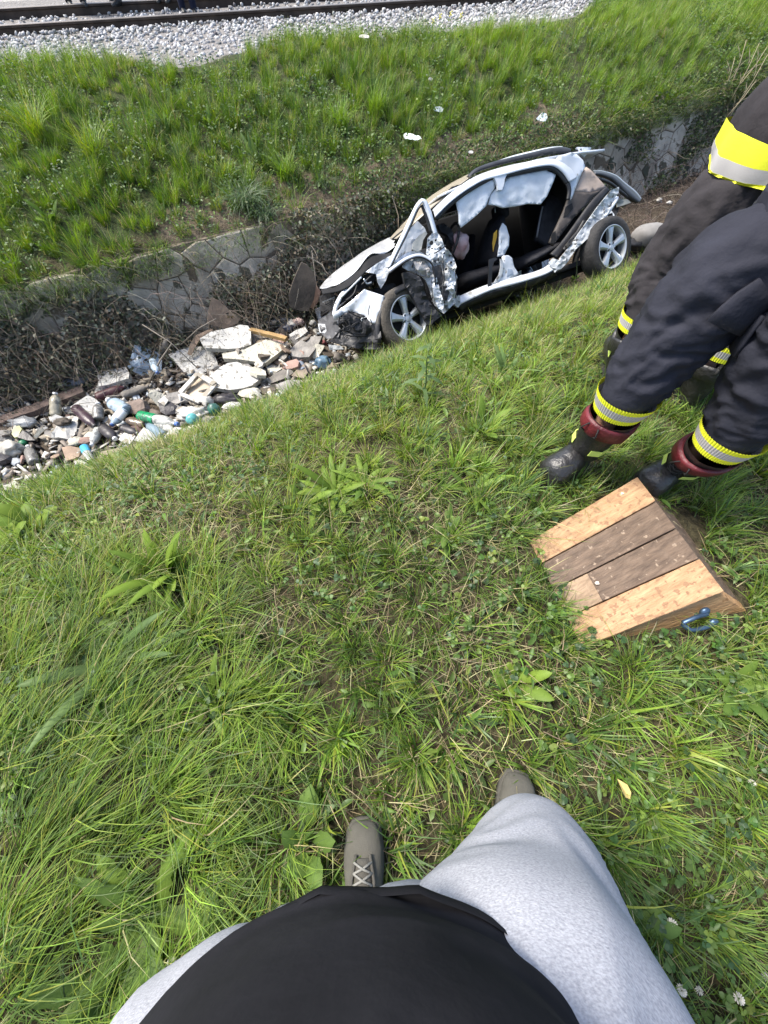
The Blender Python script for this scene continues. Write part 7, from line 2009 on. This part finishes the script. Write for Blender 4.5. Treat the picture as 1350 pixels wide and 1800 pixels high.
# yellow flowering stems by the ballast
for i, (u, v) in enumerate(((772, 52), (790, 47), (808, 50), (760, 60))):
    p = Vector(hit(u, v)); e = empty('yellow_flower', p); e.scale = (.42, .42, .42); tag(e, ['yellow flowering stem nearest the left of the four by the ballast', 'yellow flowering stem highest up the ballast edge', 'yellow flowering stem furthest right by the ballast', 'yellow flowering stem lowest on the bank by the ballast'][i], 'flower', 'yellow flowers by the ballast')
    tube('stem', [(0, 0, 0), (.02, 0, .2), (.01, .02, .4)], [.006, .005, .003], mat('stem_green', (.12, .17, .05), .6), e, 5)
    for k in range(5):
        bm = bmesh.new(); bmesh.ops.create_icosphere(bm, subdivisions=1, radius=.028)
        bm_obj('blossom', bm, mat('yellow_petal', (.62, .55, .06), .7), e, True, Vector((.01 + .04 * math.cos(k * 2.2), .02 + .04 * math.sin(k * 2.2), .40 - .03 * k)))
# white clover heads in the near lawn
def clover_head():
    e = empty('clover_flower'); tag(e, 'white clover flower head in the near grass', 'flower', 'white clover flowers in the near lawn')
    r = random.Random(8)
    tube('stem', [(0, 0, 0), (.003, .002, .04), (.0, .003, .075)], .0012, mat('stem_green', (.12, .17, .05), .6), e, 5)
    V, F_ = [], []
    for k in range(46):
        z = 1 - 1.5 * (k + .5) / 46; a = k * 2.39996; rad = math.sqrt(max(0, 1 - z * z)); d = Vector((rad * math.cos(a), rad * math.sin(a), z))
        b = Vector((0, 0, .078)) + d * .003; t = Vector((0, 0, .078)) + d * .0125; s = d.cross(Vector((0, 0, 1.01))).normalized() * .0009; o = len(V)
        V += [b - s, b + s, t + s * 1.3, t - s * 1.3, t + d * .0015]; F_ += [(o, o + 1, o + 2, o + 3), (o + 3, o + 2, o + 4)]
    mesh_obj('flower_head', V, F_, mat('clover_white', (.66, .60, .50), .7, var=.2, scale=60, col2=(.72, .70, .62)), e)
    return e
src_cl = clover_head(); first = True
def copy_tree(o, parent=None):
    c = o.copy(); C.objects.link(c)
    if parent: c.parent = parent
    for ch in list(o.children): copy_tree(ch, c)
    return c
for ci, (u, v) in enumerate(((300, 1690), (1297, 1757), (1318, 1378), (1228, 1732), (1200, 1625), (1340, 1712), (1210, 1752))):
    o = src_cl if first else copy_tree(src_cl); first = False
    o['label'] = ['white clover flower beside the left side of the black shirt', 'big white clover flower near the bottom right corner', 'white clover flower at the right picture edge below the wooden block', 'white clover flower above the big one near the bottom right corner', 'white clover flower closest to the outer edge of the grey shorts', 'white clover flower cut by the right picture edge near the bottom', 'small white clover flower left of the big one near the bottom right corner'][ci]
    p = hit(u, v); o.location = Vector(atz(u, v, p[2] + .06)) - Vector((0, 0, .06)); o.rotation_euler = (random.uniform(-.3, .3), random.uniform(-.3, .3), random.uniform(0, 6)); s = random.uniform(.6, 1.0); o.scale = (s, s, s)
# fallen yellow leaf
p = Vector(atz(1108, 1405, .06))
V = [Vector((0, 0, 0)), Vector((.012, .012, .003)), Vector((.014, .032, .004)), Vector((0, .055, -.004)), Vector((-.012, .03, .006)), Vector((-.011, .012, .003)), Vector((0, .025, -.003))]
o = mesh_obj('fallen_leaf', *slab_mesh(V, [(0, 1, 6), (1, 2, 6), (2, 3, 6), (3, 4, 6), (4, 5, 6), (5, 0, 6)], (0, 0, -.0008)), mat('yellow_leaf', (.52, .40, .14), .7, var=.25, scale=60), None, False, p); o.rotation_euler = (.2, .1, .5); tag(o, 'fallen yellow leaf right of the right shoe', 'leaf')
# dry reed stalks on the right
stalk_src = None
ROOTP = Vector(hit(1262, 235))
for i, (u, v, u2, v2) in enumerate(((1262, 215, 1335, 75), (1268, 190, 1312, 70), (1258, 240, 1350, 95), (1255, 200, 1292, 100), (1275, 180, 1350, 80), (1250, 235, 1330, 140))):
    p = Vector(hit(u, v)); hd_ = (p - Vector((0, 0, CAM_H))); dist = hd_.xy.length
    vd = np.array([p.x, p.y, 0]) / dist; q = Vector(atplane(u2, v2, np.array(p), vd))
    e = empty('dry_stalk', p); tag(e, ['long dry straw stalk in the middle of the bunch above the wall', 'steep dry straw stalk with its tip highest of the bunch', 'dry straw stalk leaning furthest to the right of the bunch', 'short steep dry straw stalk, leftmost of the bunch', 'dry straw stalk rooted furthest to the right in the bunch', 'low dry straw stalk at the bottom of the bunch'][i], 'stalk', 'dry stalks above the wall')
    d = q - p; sd = Vector((vd[1], -vd[0], 0))
    tube('stem', [(0, 0, 0), d * .35 + sd * .02, d * .7 + sd * .03, d], [.011, .009, .006, .003], mat('straw_stem', (.40, .33, .21), .8), e, 6)
    for k in range(3):
        t = .35 + .2 * k; b = d * t; w = sd * (1 if k % 2 else -1)
        V = [b, b + d * .12 + w * .05, b + d * .2 + w * .11, b + d * .12 + w * .065, b + d * .02 + Vector((0, 0, .012))]
        mesh_obj('leaf', V, [(0, 1, 3, 4), (1, 2, 3)], mat('straw_stem', (.40, .33, .21), .8), e)
# fence post far right
p = Vector(hit(1322, 18)); e = empty('fence_post', p); tag(e, 'dark wooden fence post with a rail at the top right', 'post')
bm = bmesh.new(); bm_box(bm, (.09, .09, 1.0), Matrix.Translation((0, 0, .45)), .01); bm_obj('post', bm, DARKB, e)
tube('rail', [(0, 0, .12), (.9, .35, .16), (1.9, .75, .18)], .035, DARKB, e, 6)
# a few dead branches leaning out of the brambles
for i, (u, v, h, u2, v2, h2, r) in enumerate(((262, 672, .05, 302, 604, .55, .012), (345, 645, .2, 250, 570, .6, .007), (60, 640, .2, 130, 560, .6, .010), (128, 628, .1, 124, 618, .55, .012), (160, 640, .1, 100, 545, .7, .009), (318, 606, .2, 380, 560, .5, .008), (557, 560, .1, 548, 440, .9, .010), (540, 450, .75, 580, 490, .5, .006), (690, 345, .7, 700, 420, .3, .007), (20, 700, .1, 0, 712, .12, .02))):
    a = dz(u, v, h); b = dz(u2, v2, h2)
    m_ = a.lerp(b, .5) + Vector((.03, .0, .05))
    o = tube('dead_branch', [(0, 0, 0), m_ - a, b - a], [r, r * .8, r * .45], mat('grey_branch', (.24, .21, .175), .9, var=.3, scale=9), None, 6); o.location = a
    tag(o, ['bare branch rising from the left corner of the pale blue sheet', 'thin bare branch lying over the brambles above the blue sheet', 'bare branch slanting in the brambles near the left edge', 'upright bare branch above the slate grey tube', 'long bare branch leaning up from the slate grey tube to the wall', 'bare branch above the flat white slab', 'tall thin bare branch standing by the car bonnet', 'pale twig crossing above the tall dark board', 'thin dry branch behind the windscreen of the car', 'short thick bare branch cut by the left picture edge'][i], 'branch', 'bare branches in the brambles')
